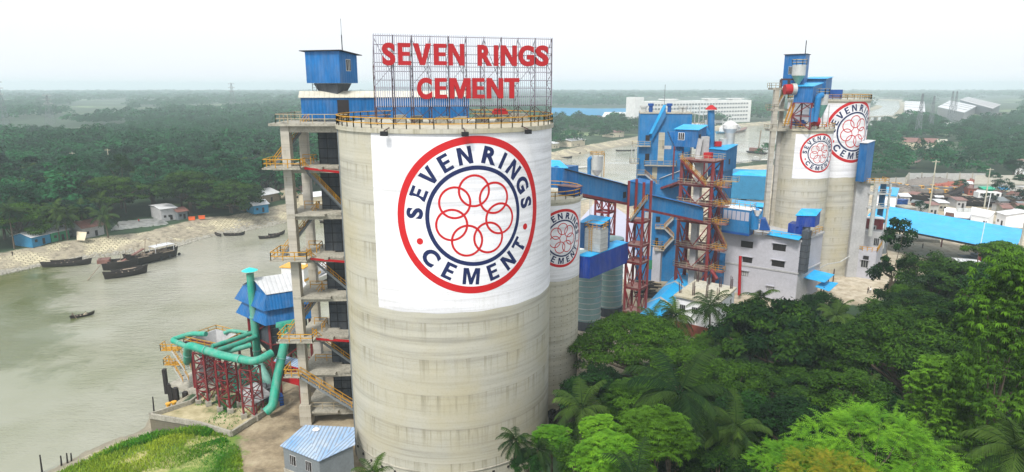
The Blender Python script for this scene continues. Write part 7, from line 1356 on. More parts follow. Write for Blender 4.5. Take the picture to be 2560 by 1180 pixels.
# ------------------------------------------------------------------ village roofs crowding the right edge
VR = random.Random(31); vlab = ['low tin roofed village house in the crowded quarter at the right edge']
for i, (px, py) in enumerate(((2492, 470), (2516, 462), (2530, 474), (2470, 476), (2536, 488), (2552, 500), (2496, 522), (2540, 520), (2524, 536), (2300, 532), (2322, 538), (2345, 528), (2262, 540), (2550, 540), (2486, 470), (2206, 505), (2560, 465), (2575, 490), (2420, 488), (2438, 498), (2515, 506), (2535, 508), (2505, 545), (2390, 520), (2250, 508), (2276, 524), (2268, 500), (2340, 512), (2472, 500), (2456, 484), (2410, 478), (2548, 545), (2530, 560), (2566, 530))):
    hut('small low house among the crowded roofs at the right edge of the yard', (px, py), (px + VR.uniform(14, 26), py + VR.uniform(-1, 3)), VR.uniform(6, 11), VR.uniform(2.6, 4.2), VR.choice(['slab', 'galv', 'greywall', 'woodlight', 'brick']), VR.choice(['rustroof', 'rustroof', 'metalroof', 'slab', 'greywall', 'darkgrey', 'paleroof']), name='village_house', windows=1, ridge=VR.uniform(.3, 1.3), group='crowded village houses at the right edge')
# ------------------------------------------------------------------ vegetation
def qmesh(name, V, tint, mat):
    """V: (n,4,3) quads, tint (n,)"""
    n = len(V); me = D.meshes.new(name); me.vertices.add(n * 4); me.vertices.foreach_set('co', V.reshape(-1).astype(np.float32))
    me.loops.add(n * 4); me.loops.foreach_set('vertex_index', np.arange(n * 4)); me.polygons.add(n)
    me.polygons.foreach_set('loop_start', np.arange(n) * 4); me.polygons.foreach_set('loop_total', np.full(n, 4))
    me.update(calc_edges=True)
    a = me.attributes.new('tint', 'FLOAT', 'FACE'); a.data.foreach_set('value', tint.astype(np.float32))
    me.materials.append(M[mat]); return me
def unit(v): return v / np.maximum(np.linalg.norm(v, axis=1, keepdims=True), 1e-9)
def leaves(C, Nn, size, aspect=0.55, jit=0.5, r=rng):
    """rhombic leaves at C facing roughly Nn"""
    n = len(C); Nn = unit(Nn + r.normal(0, jit, (n, 3))); a = unit(np.cross(Nn, r.normal(0, 1, (n, 3)))); b = np.cross(Nn, a)
    s = (size * r.uniform(0.65, 1.3, n))[:, None]
    return np.stack([C - a * s, C - b * s * aspect, C + a * s, C + b * s * aspect], 1)
def sph(n, r=rng): return unit(r.normal(0, 1, (n, 3)))
def crown_pts(kind, nclump, r):
    """clump centres (unit crown radius), clump radius, clump squash"""
    if kind == 'umbrella':
        rr = np.sqrt(r.uniform(0, 1, nclump)) * 0.92; th = r.uniform(0, 2 * PI, nclump)
        lob = 1 + 0.16 * np.sin(th * 3 + r.uniform(0, 6)) + 0.1 * np.sin(th * 5 + r.uniform(0, 6))
        z = 0.36 * (1 - rr ** 2) * r.uniform(0.75, 1.12, nclump) - 0.34 * (r.uniform(0, 1, nclump) < 0.38) * r.uniform(0.4, 1, nclump)
        C = np.stack([rr * lob * np.cos(th), rr * lob * np.sin(th), z], 1); cr = r.uniform(0.12, 0.21, nclump); sq = 0.42
    elif kind == 'round':
        d = sph(nclump, r); d[:, 2] = np.abs(d[:, 2]) * 1.1 - 0.25
        rad = r.uniform(0.55, 0.9, nclump)[:, None]; C = d * rad; C[:, 2] *= 0.95; cr = r.uniform(0.16, 0.28, nclump); sq = 0.75
    else:  # tall, irregular
        th = r.uniform(0, 2 * PI, nclump); z = r.uniform(-1.0, 1.25, nclump); w_ = 0.62 * np.sqrt(np.maximum(0.05, 1 - ((z - 0.05) / 1.35) ** 2)) * r.uniform(0.4, 1.1, nclump)
        C = np.stack([w_ * np.cos(th), w_ * np.sin(th), z], 1); cr = r.uniform(0.14, 0.26, nclump); sq = 0.7
    return C, cr, sq
def crown(name, kind, nclump, nleaf, lsize, mat, seed, under=0.25, aspect=0.5, jit=0.45):
    r = np.random.default_rng(seed); C, cr, sq = crown_pts(kind, nclump, r)
    Vs, Ts = [], []
    for c, q in zip(C, cr):
        n = int(nleaf * (q / cr.mean()) ** 2); d = sph(n, r); up = r.uniform(0, 1, n) > under; d[:, 2] = np.where(up, np.abs(d[:, 2]), -np.abs(d[:, 2]))
        rad = r.uniform(0.55, 1.05, n)[:, None] * (1 + 0.22 * np.sin(d[:, :1] * 5 + c[0] * 9) * np.cos(d[:, 1:2] * 6 + c[1] * 9))
        p = c + d * rad * q * np.array([1, 1, sq]); nn = d * np.array([0.7, 0.7, 1]) + np.array([0, 0, 0.65])
        Vs.append(leaves(p, nn, lsize, aspect, jit, r)); ct = r.uniform(-0.2, 0.2)
        Ts.append(np.clip(0.42 + ct + r.normal(0, 0.14, n), 0, 1))
    return qmesh(name, np.concatenate(Vs), np.concatenate(Ts), mat), C
def limbs(C, seed, trunk=0.09, zb=-1.1, k=9):
    r = random.Random(seed); m = MB()
    m.tube([(0, 0, zb), (0.02, 0.01, zb * 0.55), (0, 0.02, -0.25)], [trunk * 0.6, trunk * 0.5, trunk * 0.42], 8)
    for i in range(k):
        c = C[r.randrange(len(C))]; s = Vector((0.0, 0.02, r.uniform(zb * 0.6, -0.25))); e = Vector(c) * 0.92
        md = s.lerp(e, 0.5) + Vector((0, 0, -0.06)); m.tube([s, md, e], [trunk * 0.32, trunk * 0.2, trunk * 0.07], 5, False)
    return m
def palm_fronds(seed, nf=20, nl=26, ln=1.0, droop=1.0, up0=1.25):
    """unit frond length; leaflets hang either side of an arching rib"""
    r = np.random.default_rng(seed); Vs, Ts = [], []; ribs = MB()
    for i in range(nf):
        az = 2 * PI * i / nf * 2.4 + r.uniform(-0.3, 0.3); el = up0 - 1.75 * (i / nf) ** 0.8 + r.uniform(-0.15, 0.15); L_ = ln * r.uniform(0.85, 1.12)
        p = np.zeros(3); d = np.array([math.cos(az) * math.cos(el), math.sin(az) * math.cos(el), math.sin(el)]); pts = [p.copy()]
        for s in range(10):
            p = p + d * L_ / 10; d = d + np.array([0, 0, -0.085 * droop * (1 + s * 0.22)]); d = d / np.linalg.norm(d); pts.append(p.copy())
        pts = np.array(pts); ribs.tube([tuple(q) for q in pts[::2]], [0.014, 0.012, 0.009, 0.007, 0.005, 0.003], 4, False)
        tt = np.linspace(0.14, 0.99, nl); tint = r.uniform(0.2, 0.8) - 0.25 * (i / nf)
        for t in tt:
            k = min(int(t * 10), 9); f = t * 10 - k; q = pts[k] * (1 - f) + pts[k + 1] * f; ax = pts[k + 1] - pts[k]; ax /= np.linalg.norm(ax)
            sd = np.cross(ax, [0, 0, 1]); sd /= max(np.linalg.norm(sd), 1e-6); ll = 0.25 * math.sin(PI * (0.12 + 0.8 * t)) ** 0.6
            for sg in (1, -1):
                o = ax * 0.55 + sd * sg * 0.9 + np.array([0, 0, -0.42 * droop + r.uniform(-.15, .15)]); o /= np.linalg.norm(o); wv = ax * 0.016
                e = q + o * ll; e2 = e + np.array([0, 0, -0.03]); Vs.append([q - wv, q + wv, e2 + wv * 0.3, e2 - wv * 0.3]); Ts.append(tint + r.uniform(-0.12, 0.12))
    return np.array(Vs), np.clip(np.array(Ts), 0, 1), ribs
def feather(seed, nbranch, mat, name, yellow=False):
    """twice-pinnate sprays (bright feathery tree): layered arching sprays of tiny leaflets"""
    r = np.random.default_rng(seed); Vs, Ts = [], []; C, cr, sq = crown_pts('umbrella', nbranch, r)
    for c in C:
        nsp = 15; ct = r.uniform(-0.32, 0.28)
        for j in range(nsp):
            az = r.uniform(0, 2 * PI); out = math.atan2(c[1], c[0]); az = out + r.normal(0, 1.0); el = r.uniform(0.05, 0.95); L_ = r.uniform(0.15, 0.27)
            d = np.array([math.cos(az) * math.cos(el), math.sin(az) * math.cos(el), math.sin(el)]); p = c + r.normal(0, 0.05, 3) * [1, 1, 0.5]
            for s in range(9):
                p = p + d * L_ / 9; d = d + [0, 0, -0.11]; d /= np.linalg.norm(d); sd = np.cross(d, [0, 0, 1]); sd /= max(np.linalg.norm(sd), 1e-6); ll = 0.046 * (1 - abs(s - 3.5) / 7)
                for sg in (1, -1):
                    o = sd * sg * 0.95 + d * 0.4 + [0, 0, -0.1]; wv = d * 0.0050; e = p + o * ll
                    Vs.append([p - wv, p + wv, e + wv * 0.4, e - wv * 0.4]); Ts.append(0.5 + ct + r.normal(0, 0.1) + 0.25 * s / 9)
    return qmesh(name, np.array(Vs), np.clip(np.array(Ts), 0, 1), mat), C
def whorl(seed, nclump, name, mat, ll=0.085, aspect=0.2, kind='round', nr=26):
    """mango-like crown: rosettes of long drooping leaves"""
    r = np.random.default_rng(seed); C, cr, sq = crown_pts(kind, nclump, r); Vs, Ts = [], []
    for c, q in zip(C, cr):
        ct = r.uniform(-0.2, 0.2)
        for j in range(nr):
            d = sph(1, r)[0]; d[2] = abs(d[2]) if r.uniform() > 0.2 else -abs(d[2]); p = c + d * q * [1, 1, sq] * r.uniform(0.75, 1.1); a0 = r.uniform(0, 6); tt = ct + r.normal(0, 0.09)
            for k in range(8):
                a = a0 + k * 2 * PI / 8; o = np.array([math.cos(a), math.sin(a), -0.35 + r.uniform(-0.2, 0.25)]) + d * 0.5; o /= np.linalg.norm(o)
                s = np.cross(o, [0, 0, 1]); s /= max(np.linalg.norm(s), 1e-6); L_ = ll * r.uniform(0.7, 1.2); m_ = p + o * L_ * 0.5 + [0, 0, 0.008]; e = p + o * L_ + [0, 0, -0.016]
                Vs.append([p, m_ + s * L_ * aspect * .6, e, m_ - s * L_ * aspect * .6]); Ts.append(0.5 + tt + r.normal(0, 0.05))
    return qmesh(name, np.array(Vs), np.clip(np.array(Ts), 0, 1), mat), C
PROTO = {}
def proto(key, me, C, seed, trunk=0.09): PROTO[key] = (me, limbs(C, seed, trunk), [None])
for i in range(3):
    me, C = crown('crown', 'umbrella', 95, 230, 0.030, 'leaf', 11 + i); proto('rain%d' % i, me, C, i)
for i in range(2):
    me, C = crown('crown', 'round', 46, 240, 0.040, 'leafdark', 31 + i); proto('dark%d' % i, me, C, i)
for i in range(2):
    me, C = crown('crown', 'round', 50, 230, 0.036, 'leaf', 41 + i); proto('mid%d' % i, me, C, i)
me, C = crown('crown', 'tall', 34, 170, 0.045, 'leafdark', 51, aspect=0.6); proto('tall0', me, C, 5, 0.07)
me, C = crown('crown', 'umbrella', 150, 300, 0.022, 'leaf', 61, aspect=0.38); proto('rainfine', me, C, 8)
me, C = feather(71, 84, 'leafbright', 'crown'); proto('feather', me, C, 7, 0.05)
me, C = feather(74, 170, 'leafyellow', 'crown'); proto('featheryellow', me, C, 9, 0.05)
me, C = whorl(75, 60, 'crown', 'leafbright', 0.11); proto('mango', me, C, 10, 0.06)
me, C = whorl(76, 70, 'crown', 'leaf', 0.12); proto('mangodark', me, C, 11, 0.06)
me, C = whorl(77, 95, 'crown', 'leafmid', 0.075, 0.3, 'tall'); proto('glossy', me, C, 12, 0.05)
for i in range(5):
    me, C = crown('crown', 'umbrella' if i in (0, 1, 3) else 'round', 74 if i in (0, 1, 3) else 44, 62, 0.052, 'leaffar', 81 + i, 0.15); proto('far%d' % i, me, C, 13 + i)
me, C = crown('crown', 'tall', 30, 60, 0.075, 'leaffar', 88, 0.2); proto('far5', me, C, 20)
PALM = []
for i in range(3):
    V, T_, ribs = palm_fronds(101 + i); rb = ribs; me = qmesh('fronds', V, T_, 'leafpalm'); PALM.append((me, rb))
PALMRIB = {}
def tree(key, px, py, Y, Rc, label, cat='tree', group=None, squash=1.0, name='tree', rot=None, world=None, zc=None, gz=0.0):
    """crown centre at photo point (px,py) at forward distance Y (or a world point), crown radius Rc"""
    c = Vector((world[0], world[1], zc)) if world is not None else P(px, py, Y=Y)
    me, lm, cache = PROTO[key]; rz = random.uniform(0, 2 * PI) if rot is None else rot
    t = thing(name, label, cat, (c.x, c.y, gz), group)
    cr = D.objects.new('crown', me); COL.objects.link(cr); cr.parent = t; cr.location = (0, 0, c.z - gz); cr.scale = (Rc, Rc, Rc * squash); cr.rotation_euler = (0, 0, rz)
    if cache[0] is None:
        o = lm.build('trunk', 'bark', None, True); cache[0] = o.data; D.objects.remove(o)
    tm_ = cache[0].copy(); co = np.empty(len(tm_.vertices) * 3); tm_.vertices.foreach_get('co', co); co = co.reshape(-1, 3); dep = (c.z - gz + 0.4) / Rc
    low = co[:, 2] < -0.3; co[low, 2] = -0.3 + (co[low, 2] + 0.3) * max(0.05, (dep - 0.3) / 0.8); co[:, 2] = np.maximum(co[:, 2], -dep); co[:, 2] *= np.where(co[:, 2] > 0, squash, 1.0)
    tm_.vertices.foreach_set('co', co.ravel()); tk = D.objects.new('trunk', tm_); COL.objects.link(tk); tk.parent = t; tk.location = (0, 0, c.z - gz); tk.rotation_euler = (0, 0, rz); tk.scale = (Rc, Rc, Rc)
    return t
def palm(px, py, Y, L_, label, var=0, group=None, world=None, zc=None, cat='palm tree', gz=0.0):
    c = Vector((world[0], world[1], zc)) if world is not None else P(px, py, Y=Y)
    lean = Vector((random.uniform(-1, 1), random.uniform(-1, 1), 0)) * 0.5
    t = thing('coconut_palm', label, cat, (c.x - lean.x, c.y - lean.y, gz), group); me, rb = PALM[var % 3]
    rz = random.uniform(0, 6.28)
    if var not in PALMRIB: o = rb.build('frond_ribs', 'leafpalm'); PALMRIB[var] = o.data; D.objects.remove(o)
    f = D.objects.new('fronds', me); COL.objects.link(f); f.parent = t; f.location = (lean.x, lean.y, c.z - gz); f.scale = (L_,) * 3; f.rotation_euler = (0, 0, rz)
    g = D.objects.new('frond_ribs', PALMRIB[var]); COL.objects.link(g); g.parent = f
    h = c.z - gz; m = MB(); m.tube([(0, 0, -0.2), (lean.x * 0.15, lean.y * 0.15, h * 0.35), (lean.x * 0.6, lean.y * 0.6, h * 0.75), (lean.x, lean.y, h)], [0.30, 0.2, 0.16, 0.14], 8)
    o = m.build('trunk', 'bark', None, True); o.parent = t
    return t
# --- named trees in the foreground (each placed where it stands)
FT = [
 ('rainfine', 1592, 866, 100, 9.8, 'dark spreading rain tree right of the slim dotted silo, before the red tower', 1.15),
 ('rain1', 1950, 850, 100, 11.0, 'broad green rain tree below the pale three storey building', 1.35),
 ('rainfine', 2290, 880, 84, 10.4, 'largest flat topped rain tree of the lower right wood', 1.25),
 ('rain2', 1985, 960, 88, 7.0, 'low dark rain tree in shade beneath the broad one below the pale building', 0.8),
 ('glossy', 2500, 960, 56, 6.0, 'tall glossy bright green tree at the right edge of the photo', 1.5),
 ('rain0', 2455, 800, 82, 6.5, 'yellow green tree rising behind the glossy one at the right edge', 0.9),
 ('glossy', 2330, 1075, 60, 5.0, 'glossy green tree between the largest rain tree and the feathery bright tree', 1.1),
 ('feather', 2190, 1135, 46, 5.4, 'bright feathery light green tree, nearest at the bottom right', 1.25),
 ('feather', 1985, 1160, 45, 3.2, 'smaller bright feathery tree at the bottom edge, left of the nearest one', 0.8),
 ('featheryellow', 2080, 1200, 42, 3.6, 'yellow and orange tinged feathery tree at the bottom edge', 0.8),
 ('feather', 2440, 1230, 42, 2.4, 'small feathery sapling at the bottom edge near the right corner', 0.8),
 ('mango', 1545, 1165, 55, 3.9, 'bright mango tree with long leaves at the bottom edge, right of the giant silo', 1.0),
 ('mango', 1500, 1075, 62, 2.2, 'small yellow green mango tree between palms, right of the giant silo base', 0.9),
 ('mangodark', 1640, 1090, 57, 3.6, 'mango tree with pale shoots beside the big drooping palm', 1.0),
 ('mangodark', 1585, 1010, 75, 4.2, 'dark round tree in front of the low grey boundary wall', 1.0),
 ('mid0', 1700, 935, 90, 5.5, 'light green bushy tree above the big drooping palm', 0.9),
 ('mid1', 1835, 960, 86, 5.0, 'bushy tree between the two rain trees, left of the palm fronds', 1.0),
 ('dark0', 1880, 1060, 72, 5.0, 'dark round tree in the lower middle of the wood', 0.9),
 ('dark1', 1990, 1070, 66, 4.8, 'dark tree behind the smaller bright feathery tree', 0.9),
 ('mid0', 2120, 1000, 70, 5.0, 'mid green tree left of the largest rain tree', 0.9),
 ('mango', 1382, 1100, 68, 2.4, 'yellow green leafy bush at the foot of the giant silo, right side', 0.9),
 ('dark1', 1320, 1160, 66, 2.3, 'dark bush against the foot of the giant silo', 0.9),
 ('tall0', 2232, 665, 130, 5.4, 'tall slender dark tree standing in the yard beside the pale office block', 1.35),
 ('mid1', 2335, 690, 122, 6.5, 'rounded green tree in front of the sky blue canopy, right of the slender tree', 1.0),
 ('rain1', 2300, 760, 108, 5.5, 'pale yellow green tree between the slender tree and the largest rain tree', 0.9),
 ('rain2', 2440, 700, 115, 8.0, 'wide tree below the right half of the sky blue canopy', 0.9),
 ('rain0', 2500, 640, 130, 6.0, 'green tree overlapping the near corner of the sky blue canopy', 1.1),
 ('dark0', 2520, 720, 100, 6.0, 'dark tree at the right edge below the sky blue canopy', 1.0),
 ('mid0', 2220, 795, 112, 5.5, 'dark green tree at the edge of the dirt yard', 0.9),
 ('dark0', 2060, 765, 122, 4.6, 'brown green shrubby tree below the small sky blue awnings', 0.7),
 ('mid1', 2125, 850, 106, 4.2, 'small tree between the two biggest rain trees', 0.8),
 ('mid1', 1790, 860, 108, 4.0, 'low tree beside the brick base of the white rebar house', 0.8),
 ('dark0', 1500, 960, 90, 3.6, 'dark small tree by the grey boundary wall next to the slim silo', 1.0),
 ('mid0', 1440, 1150, 62, 2.6, 'small dark green tree at the bottom edge beside the mango trees', 0.9),
]
for k_, px, py, Y, Rc, lb, sq in FT: tree(k_, px, py, Y, Rc, lb, squash=sq)
PT = [(1700, 985, 64, 6.2, 'biggest coconut palm with long drooping fronds in the middle of the wood'), (1455, 1020, 74, 4.6, 'coconut palm right of the giant silo base, by the rubble'),
 (1290, 1100, 66, 2.6, 'slim palm against the giant silo wall near the bottom'), (1345, 1125, 66, 2.4, 'short palm at the giant silo foot, right of the slim palm'), (1840, 1070, 64, 4.0, 'coconut palm with upright fronds, right of the biggest one'),
 (1690, 790, 122, 5.2, 'coconut palm covering the left corner of the white rebar house'), (1775, 765, 118, 4.6, 'tall palm in front of the white rebar house wall'), (1630, 800, 124, 4.0, 'palm beside the sky blue conveyor tunnel'),
 (1900, 745, 128, 4.0, 'palm at the foot of the pale three storey building, right one'), (1865, 770, 124, 3.6, 'palm at the foot of the pale three storey building, left one'), (2090, 790, 112, 4.2, 'palm below the small sky blue awnings'),
 (2165, 975, 76, 3.2, 'grey green palm left of the largest rain tree'), (2330, 1150, 50, 2.6, 'palm with stiff upright fronds near the bottom right'), (2540, 1120, 46, 4.0, 'palm with arching fronds in the bottom right corner'),
 (2410, 1030, 60, 2.6, 'small palm showing through the glossy tree'), (935, 1185, 68, 2.6, 'young yellow palm at the foot of the giant silo, left side'), (1590, 1200, 50, 3.6, 'palm with hanging dry fronds at the bottom edge'),
 (2510, 735, 92, 3.4, 'palm behind the tree at the right edge'), (1505, 1180, 58, 2.6, 'low palm left of the bright mango tree')]
for i, (px, py, Y, L_, lb) in enumerate(PT): palm(px, py, Y, L_, lb, i)
for i, (px, py, r0, k_) in enumerate(((2500, 500, 5, 'far4'), (2540, 455, 6, 'far2'), (2556, 478, 5, 'far0'), (2398, 486, 3.6, 'far4'), (2530, 448, 6, 'far4'), (2470, 520, 3.2, 'far2'), (2552, 525, 4.5, 'far4'), (2300, 545, 3.4, 'far2'), (2205, 590, 3, 'far4'), (2480, 470, 4, 'far2'), (2575, 440, 7, 'far0'), (2555, 560, 3.5, 'far4'))):
    q = P(px, py, z=0); tree(k_, 0, 0, 0, r0, 'dark tree among the crowded roofs behind the huge canopy', group='trees among the right hand roofs', world=(q.x, q.y), zc=r0 * .9 + 1.5)
for k_, px, py, Y, Rc, lb in (('rain1', 40, 548, 212, 13, 'big dark rain tree at the far left above the revetment'), ('rain0', 470, 470, 262, 15, 'broad rain tree above the drying ground on the far bank'), ('rain2', 575, 488, 262, 14, 'broad rain tree left of the tin roofed shacks on the far bank'),
                             ('rain0', 270, 480, 250, 13, 'large rain tree behind the pale concrete house, left side'), ('rain1', 120, 470, 262, 14, 'wide rain tree behind the riverside palms at the left'), ('tall0', 305, 455, 262, 8, 'tall pale poplar like tree standing above the rain trees')):
    tree(k_, px, py, Y, Rc, lb)
for px, py, Y, L_, lb in ((160, 535, 214, 5.5, 'left palm of the riverside three behind the huts'), (202, 528, 220, 5.0, 'middle palm of the riverside three behind the huts'), (258, 540, 218, 5.6, 'right palm of the riverside three behind the huts')): palm(px, py, Y, L_, lb, 1)
# --- the rest of the wood fills the ground between them
LIM = [(1380, 1120), (1440, 985), (1500, 900), (1560, 850), (1640, 850), (1720, 860), (1790, 860), (1830, 800), (1990, 800), (2150, 800), (2210, 770), (2260, 700), (2330, 690), (2440, 690), (2560, 660), (3000, 640)]
def proj(X, Y, Z):
    d = CAMZ - Z; zc = Y * CT + d * ST; return 1280 + FPX * X / zc, 590 + FPX * (d * CT - Y * ST) / zc
def poisson(poly, step, seed, jit=0.45, box=None):
    r = random.Random(seed); poly = np.array(poly); x0, y0 = poly.min(0); x1, y1 = poly.max(0); out = []
    y = y0; k = 0
    while y < y1:
        x = x0 + (k % 2) * step / 2
        while x < x1: out.append((x + r.uniform(-jit, jit) * step, y + r.uniform(-jit, jit) * step)); x += step
        y += step * 0.87; k += 1
    out = np.array(out); return out[sdist(out, poly) < 0]
WOOD = [(11, 96), (30, 112), (46, 118), (60, 133), (84, 137), (104, 148), (130, 150), (175, 162), (175, 60), (60, 34), (14, 40), (6, 66)]
pts = poisson(WOOD, 7.2, 5); nfill = 0
kinds = ['mid0', 'dark0', 'mid1', 'rain0', 'rain1', 'rain2', 'mangodark']
for x, y in pts:
    for tries in range(1):
        Rc = random.uniform(3.8, 5.6); h = random.uniform(4.5, 13); px, py = proj(x, y, h)
        if px > 2640 or px < 1380 or py > 1260: continue
        lim = np.interp(px, [a for a, b in LIM], [b for a, b in LIM]); top = P(px, lim + 12, Y=y).z - Rc * 0.6
        if proj(x, y, 0)[1] < lim + 12: continue
        h = min(h, top)
        if h < 1.5: Rc = 1.8; h = max(0.9, h + 1.0)
        skip = False
        for k_, tx, ty, tY, tR, _l, _s in FT:
            if not k_.startswith('rain'): continue
            tc = P(tx, ty, Y=tY); dd_ = math.hypot(tc.x - x, tc.y - y)
            if dd_ < tR * .75: skip = True
            elif dd_ < tR + 4 and y < tc.y + 2: h = min(h, max(2.0, tc.z - tR * .55))
        if skip: continue
        tree(random.choice(kinds), 0, 0, 0, Rc, 'dark green tree filling the wood between the named trees, lower right', group='trees filling the lower right wood', world=(x, y), zc=h, squash=0.85); nfill += 1
print('fill trees', nfill)
# --- far bank: individual trees near the water, then the continuous wood
FARL = np.array([tuple(P(x, y, z=0).xy) for x, y in [(-500, 720), (-100, 660), (60, 628), (260, 600), (300, 556), (430, 535), (450, 560), (560, 545), (600, 520), (720, 500), (850, 490), (1040, 445), (1200, 417), (1378, 385), (1480, 358), (1600, 340), (1700, 325), (1780, 312), (1860, 305), (1990, 298), (1985, 262), (1000, 250), (-400, 250)]])
SPOTS_OPEN = [(x, y, r) for x, y, r in [(120, 262, 60)]]
def clear_px(px, py, w=1.0):
    """open places in the far landscape (fields, water, houses), in photo coordinates"""
    for x0, y0, x1, y1 in ((95, 264, 330, 280), (340, 262, 400, 276), (75, 345, 115, 362), (0, 338, 30, 352), (370, 500, 520, 600), (600, 480, 760, 560), (590, 400, 650, 436), (1370, 262, 1600, 300), (1595, 245, 1880, 290), (1400, 325, 1480, 350),
                           (330, 405, 360, 425), (70, 560, 270, 640), (240, 470, 290, 520)):
        if x0 < px < x1 and y0 < py < y1: return True
    return False
pl = poisson(FARL, 12.0, 9); rv = sdist(pl, RIV); pl = pl[rv > np.clip(pl[:, 1] * 0.062, 5, 15) + 0.5]
cand = []
for x, y in pl:
    if y > 520: continue
    px, py = proj(x, y, 6)
    if -60 < px < 2620 and not clear_px(px, py) and not (845 < px < 1375 ): cand.append((x, y))
cand.sort(key=lambda q: math.hypot(*q))
NEARN = 276 - nfill - len(FT)
for x, y in cand[:NEARN]:
    Rc = random.uniform(6.5, 12.0); zc = Rc * 0.35 + random.uniform(3.5, 8.5)
    if random.random() < 0.12: palm(0, 0, 0, random.uniform(4.2, 5.2), 'coconut palm among the trees on the far river bank', random.randrange(3), 'palms on the far river bank', world=(x, y), zc=random.uniform(9, 13))
    else:
        k_ = random.choice(['far0', 'far1', 'far2', 'far3', 'far4', 'far5']); tree(k_, 0, 0, 0, Rc, 'dark green tree in the wood on the far river bank', group='trees on the far river bank', world=(x, y), zc=zc, squash=1.0 if k_ != 'far5' else 0.9)
far_pts = [(x, y, random.uniform(6.5, 11.5), random.uniform(5.5, 13)) for x, y in cand[NEARN:]]
def scatter_band(y0, y1, step, seed, xlim=1.0):
    r = random.Random(seed); out = []; y = y0
    while y < y1:
        x = -y * 0.86
        while x < y * 0.9:
            out.append((x + r.uniform(-.5, .5) * step, y + r.uniform(-.5, .5) * step)); x += step
        y += step
    return out
fb = scatter_band(300, 900, 13, 21) + scatter_band(900, 1800, 24, 22) + scatter_band(1800, 5000, 60, 23)
fba = np.array(fb); sr = sdist(fba, RIV); sy = sdist(fba, YARD)
RIGHTOPEN = pxpoly([(2165, 470), (2440, 470), (2560, 470), (2700, 440), (2560, 395), (2180, 425)])
sro = sdist(fba, RIGHTOPEN)
PLANTBOX = [(1560, 250, 1600, 300)]
for (x, y), a, b_, c_ in zip(fb, sr, sy, sro):
    if a < max(8, min(20, y * 0.05)) or b_ < 5: continue
    if y < 520 and x < P(1378, 385, z=0).x + 30 and any(False for _ in ()): continue
    px, py = proj(x, y, 4)
    if not (-80 < px < 2640) or clear_px(px, py): continue
    inl = (y < 520 and px < 1900)
    if inl: continue
    # clearings: thin the far woods with a broad noise
    if y > 650 and px < 760 and mn.noise(Vector((x * 0.004, y * 0.0022, 3.1))) > 0.22: continue
    for x0, y0, x1, y1 in ((2262, 262, 2345, 292), (2330, 246, 2500, 300), (2440, 240, 2560, 292), (2250, 345, 2400, 382), (2345, 300, 2420, 320), (2520, 312, 2560, 326), (2255, 410, 2335, 436)):
        if x0 < px < x1 and y0 < py < y1: break
    else:
        s = 1.0 if y < 900 else (1.8 if y < 1800 else 3.6)
        far_pts.append((x, y, random.uniform(5.5, 8.5) * s, random.uniform(5, 9) if y < 1800 else random.uniform(6, 12)))
for px, py in ((1800, 300), (1815, 304), (1832, 300), (1850, 303), (1868, 300), (1885, 304), (1902, 300), (1918, 303), (1822, 290), (1845, 288), (1870, 290), (1895, 290), (1808, 292), (1858, 296), (1880, 283)):
    q = P(px, py, z=0); far_pts.append((q.x, q.y, random.uniform(10, 14), random.uniform(9, 15)))
def wood(name, label, P_, nclump, nleaf, lsize, seed):
    tm = []
    for i in range(5):
        r = np.random.default_rng(seed + i); C, cr, sq = crown_pts('umbrella' if i < 3 else 'round', nclump, r); Vs, Ts = [], []
        for c, q in zip(C, cr * 1.3):
            d = sph(nleaf, r); d[:, 2] = np.abs(d[:, 2]); p = c + d * q * np.array([1, 1, sq * 1.4]); Vs.append(leaves(p, d + np.array([0, 0, .6]), lsize, 0.7, 0.4, r)); Ts.append(np.clip(0.42 + r.uniform(-.15, .15) + r.normal(0, .12, nleaf), 0, 1))
        tm.append((np.concatenate(Vs), np.concatenate(Ts)))
    VV, TT = [], []
    for x, y, Rc, zc in P_:
        V, T_ = tm[random.randrange(5)]; a = random.uniform(0, 6.28); cs, sn = math.cos(a), math.sin(a); k = min(1.0, 9.0 / Rc + 0.3)
        W = np.empty_like(V); W[..., 0] = (V[..., 0] * cs - V[..., 1] * sn) * Rc + x; W[..., 1] = (V[..., 0] * sn + V[..., 1] * cs) * Rc + y; W[..., 2] = V[..., 2] * Rc * k + zc
        VV.append(W.astype(np.float32)); TT.append(np.clip(T_ + random.uniform(-.22, .22), 0, 1))
    o = D.objects.new(name, qmesh(name, np.concatenate(VV), np.concatenate(TT), 'leaffar')); COL.objects.link(o); tag(o, label, kind='stuff')
mid_ = [p for p in far_pts if p[1] <= 900]; far_ = [p for p in far_pts if p[1] > 900]
print('wood', len(mid_), len(far_), len(cand))
wood('distant_wood', 'continuous wood beyond the first trees across the river and behind the plant', mid_, 22, 22, 0.085, 300)
wood('horizon_wood', 'hazy woodland fading to the horizon', far_, 12, 12, 0.13, 400)
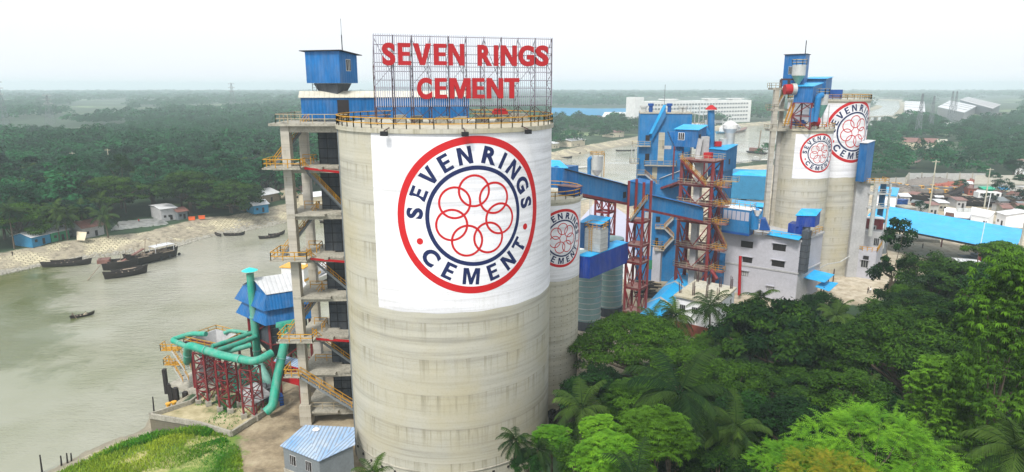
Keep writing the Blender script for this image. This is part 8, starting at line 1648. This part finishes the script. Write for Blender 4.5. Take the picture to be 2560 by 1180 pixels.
# ------------------------------------------------------------------ grass and weeds on the near bank
def grass_patch(name, label, poly, n, hmin, hmax, tint0, seed, mat='grass', wd=.05, zoff=0.0, cond=None):
    r = np.random.default_rng(seed); lo, hi = poly.min(0), poly.max(0); p = r.uniform(lo, hi, (n * 4, 2)); p = p[sdist(p, poly) < 0]; pp = np.array([mn.noise(Vector((x * .18, y * .18, seed))) for x, y in p]); p = p[(pp > -0.12) | (r.uniform(0, 1, len(p)) < .25)][:n]
    sd_ = sdist(p, RIV); p = p[sd_ > .2]; sd_ = sd_[sd_ > .2]; z = land_z(p[:, 0], p[:, 1], sd_) + zoff; k = len(p); h = r.uniform(hmin, hmax, k); a = r.uniform(0, 2 * PI, k); w_ = wd * r.uniform(.6, 1.5, k); ln_ = r.normal(0, .35, (k, 2)) * h[:, None]
    b = np.stack([p[:, 0], p[:, 1], z - .1], 1); s = np.stack([np.cos(a) * w_, np.sin(a) * w_, 0 * a], 1); t_ = b + np.stack([ln_[:, 0], ln_[:, 1], h], 1); V = np.stack([b - s, b + s, t_ + s * .25, t_ - s * .25], 1)
    nz = np.array([mn.noise(Vector((x * .11, y * .11, 5.5))) for x, y in p]); T_ = np.clip(tint0 + nz * 1.1 + r.normal(0, .1, k), 0, 1)
    o = D.objects.new(name, qmesh(name, V, T_, mat)); COL.objects.link(o); tag(o, label, kind='stuff')
gp = pxpoly([(90, 1196), (240, 1122), (372, 1092), (540, 1098), (575, 1112), (560, 1140), (440, 1200), (100, 1240)], z=-1.5)
grass_patch('bank_grass', 'tall yellow green grass on the near river bank', gp, 14000, .25, .75, .7, 3, wd=.07)
gp2 = pxpoly([(300, 1092), (390, 1078), (545, 1090), (520, 1108), (420, 1100), (300, 1126), (210, 1148)], z=-1)
grass_patch('bank_weeds', 'dark green weeds along the waterline of the near bank', gp2, 6000, .3, 1.0, .25, 4, wd=.09)
gp3 = pxpoly([(440, 1200), (470, 1120), (560, 1095), (600, 1120), (610, 1200)], z=0)
grass_patch('verge_grass', 'short green grass beside the dirt track', gp3, 8000, .2, .5, .35, 6, wd=.06)
gp4 = np.array([tuple(q.xy) for q in dkp]); c_ = gp4.mean(0); grass_patch('quay_weeds', 'sparse weeds on the sandy quay', c_ + (gp4 - c_) * .8, 2500, .15, .45, .1, 7, wd=.06, zoff=4.0 if False else .2)
gp5 = pxpoly([(280, 578), (600, 560), (600, 545), (280, 556)], z=0)
# ------------------------------------------------------------------ haze
hz = MB(); hz.box((400, 3950, 35), (9000, 8300, 86)); 
m = D.materials.new('haze'); m.use_nodes = True; t = m.node_tree; t.nodes.clear()
v = t.nodes.new('ShaderNodeVolumePrincipled'); v.inputs['Color'].default_value = (0.82, 0.95, 1.0, 1); v.inputs['Density'].default_value = 0.00026
v.inputs['Anisotropy'].default_value = 0.2
oo = t.nodes.new('ShaderNodeOutputMaterial'); t.links.new(v.outputs[0], oo.inputs['Volume'])
ho = hz.build('haze', m); tag(ho, 'thin pale blue humid haze over the land', kind='stuff'); ho.display_type = 'WIRE'
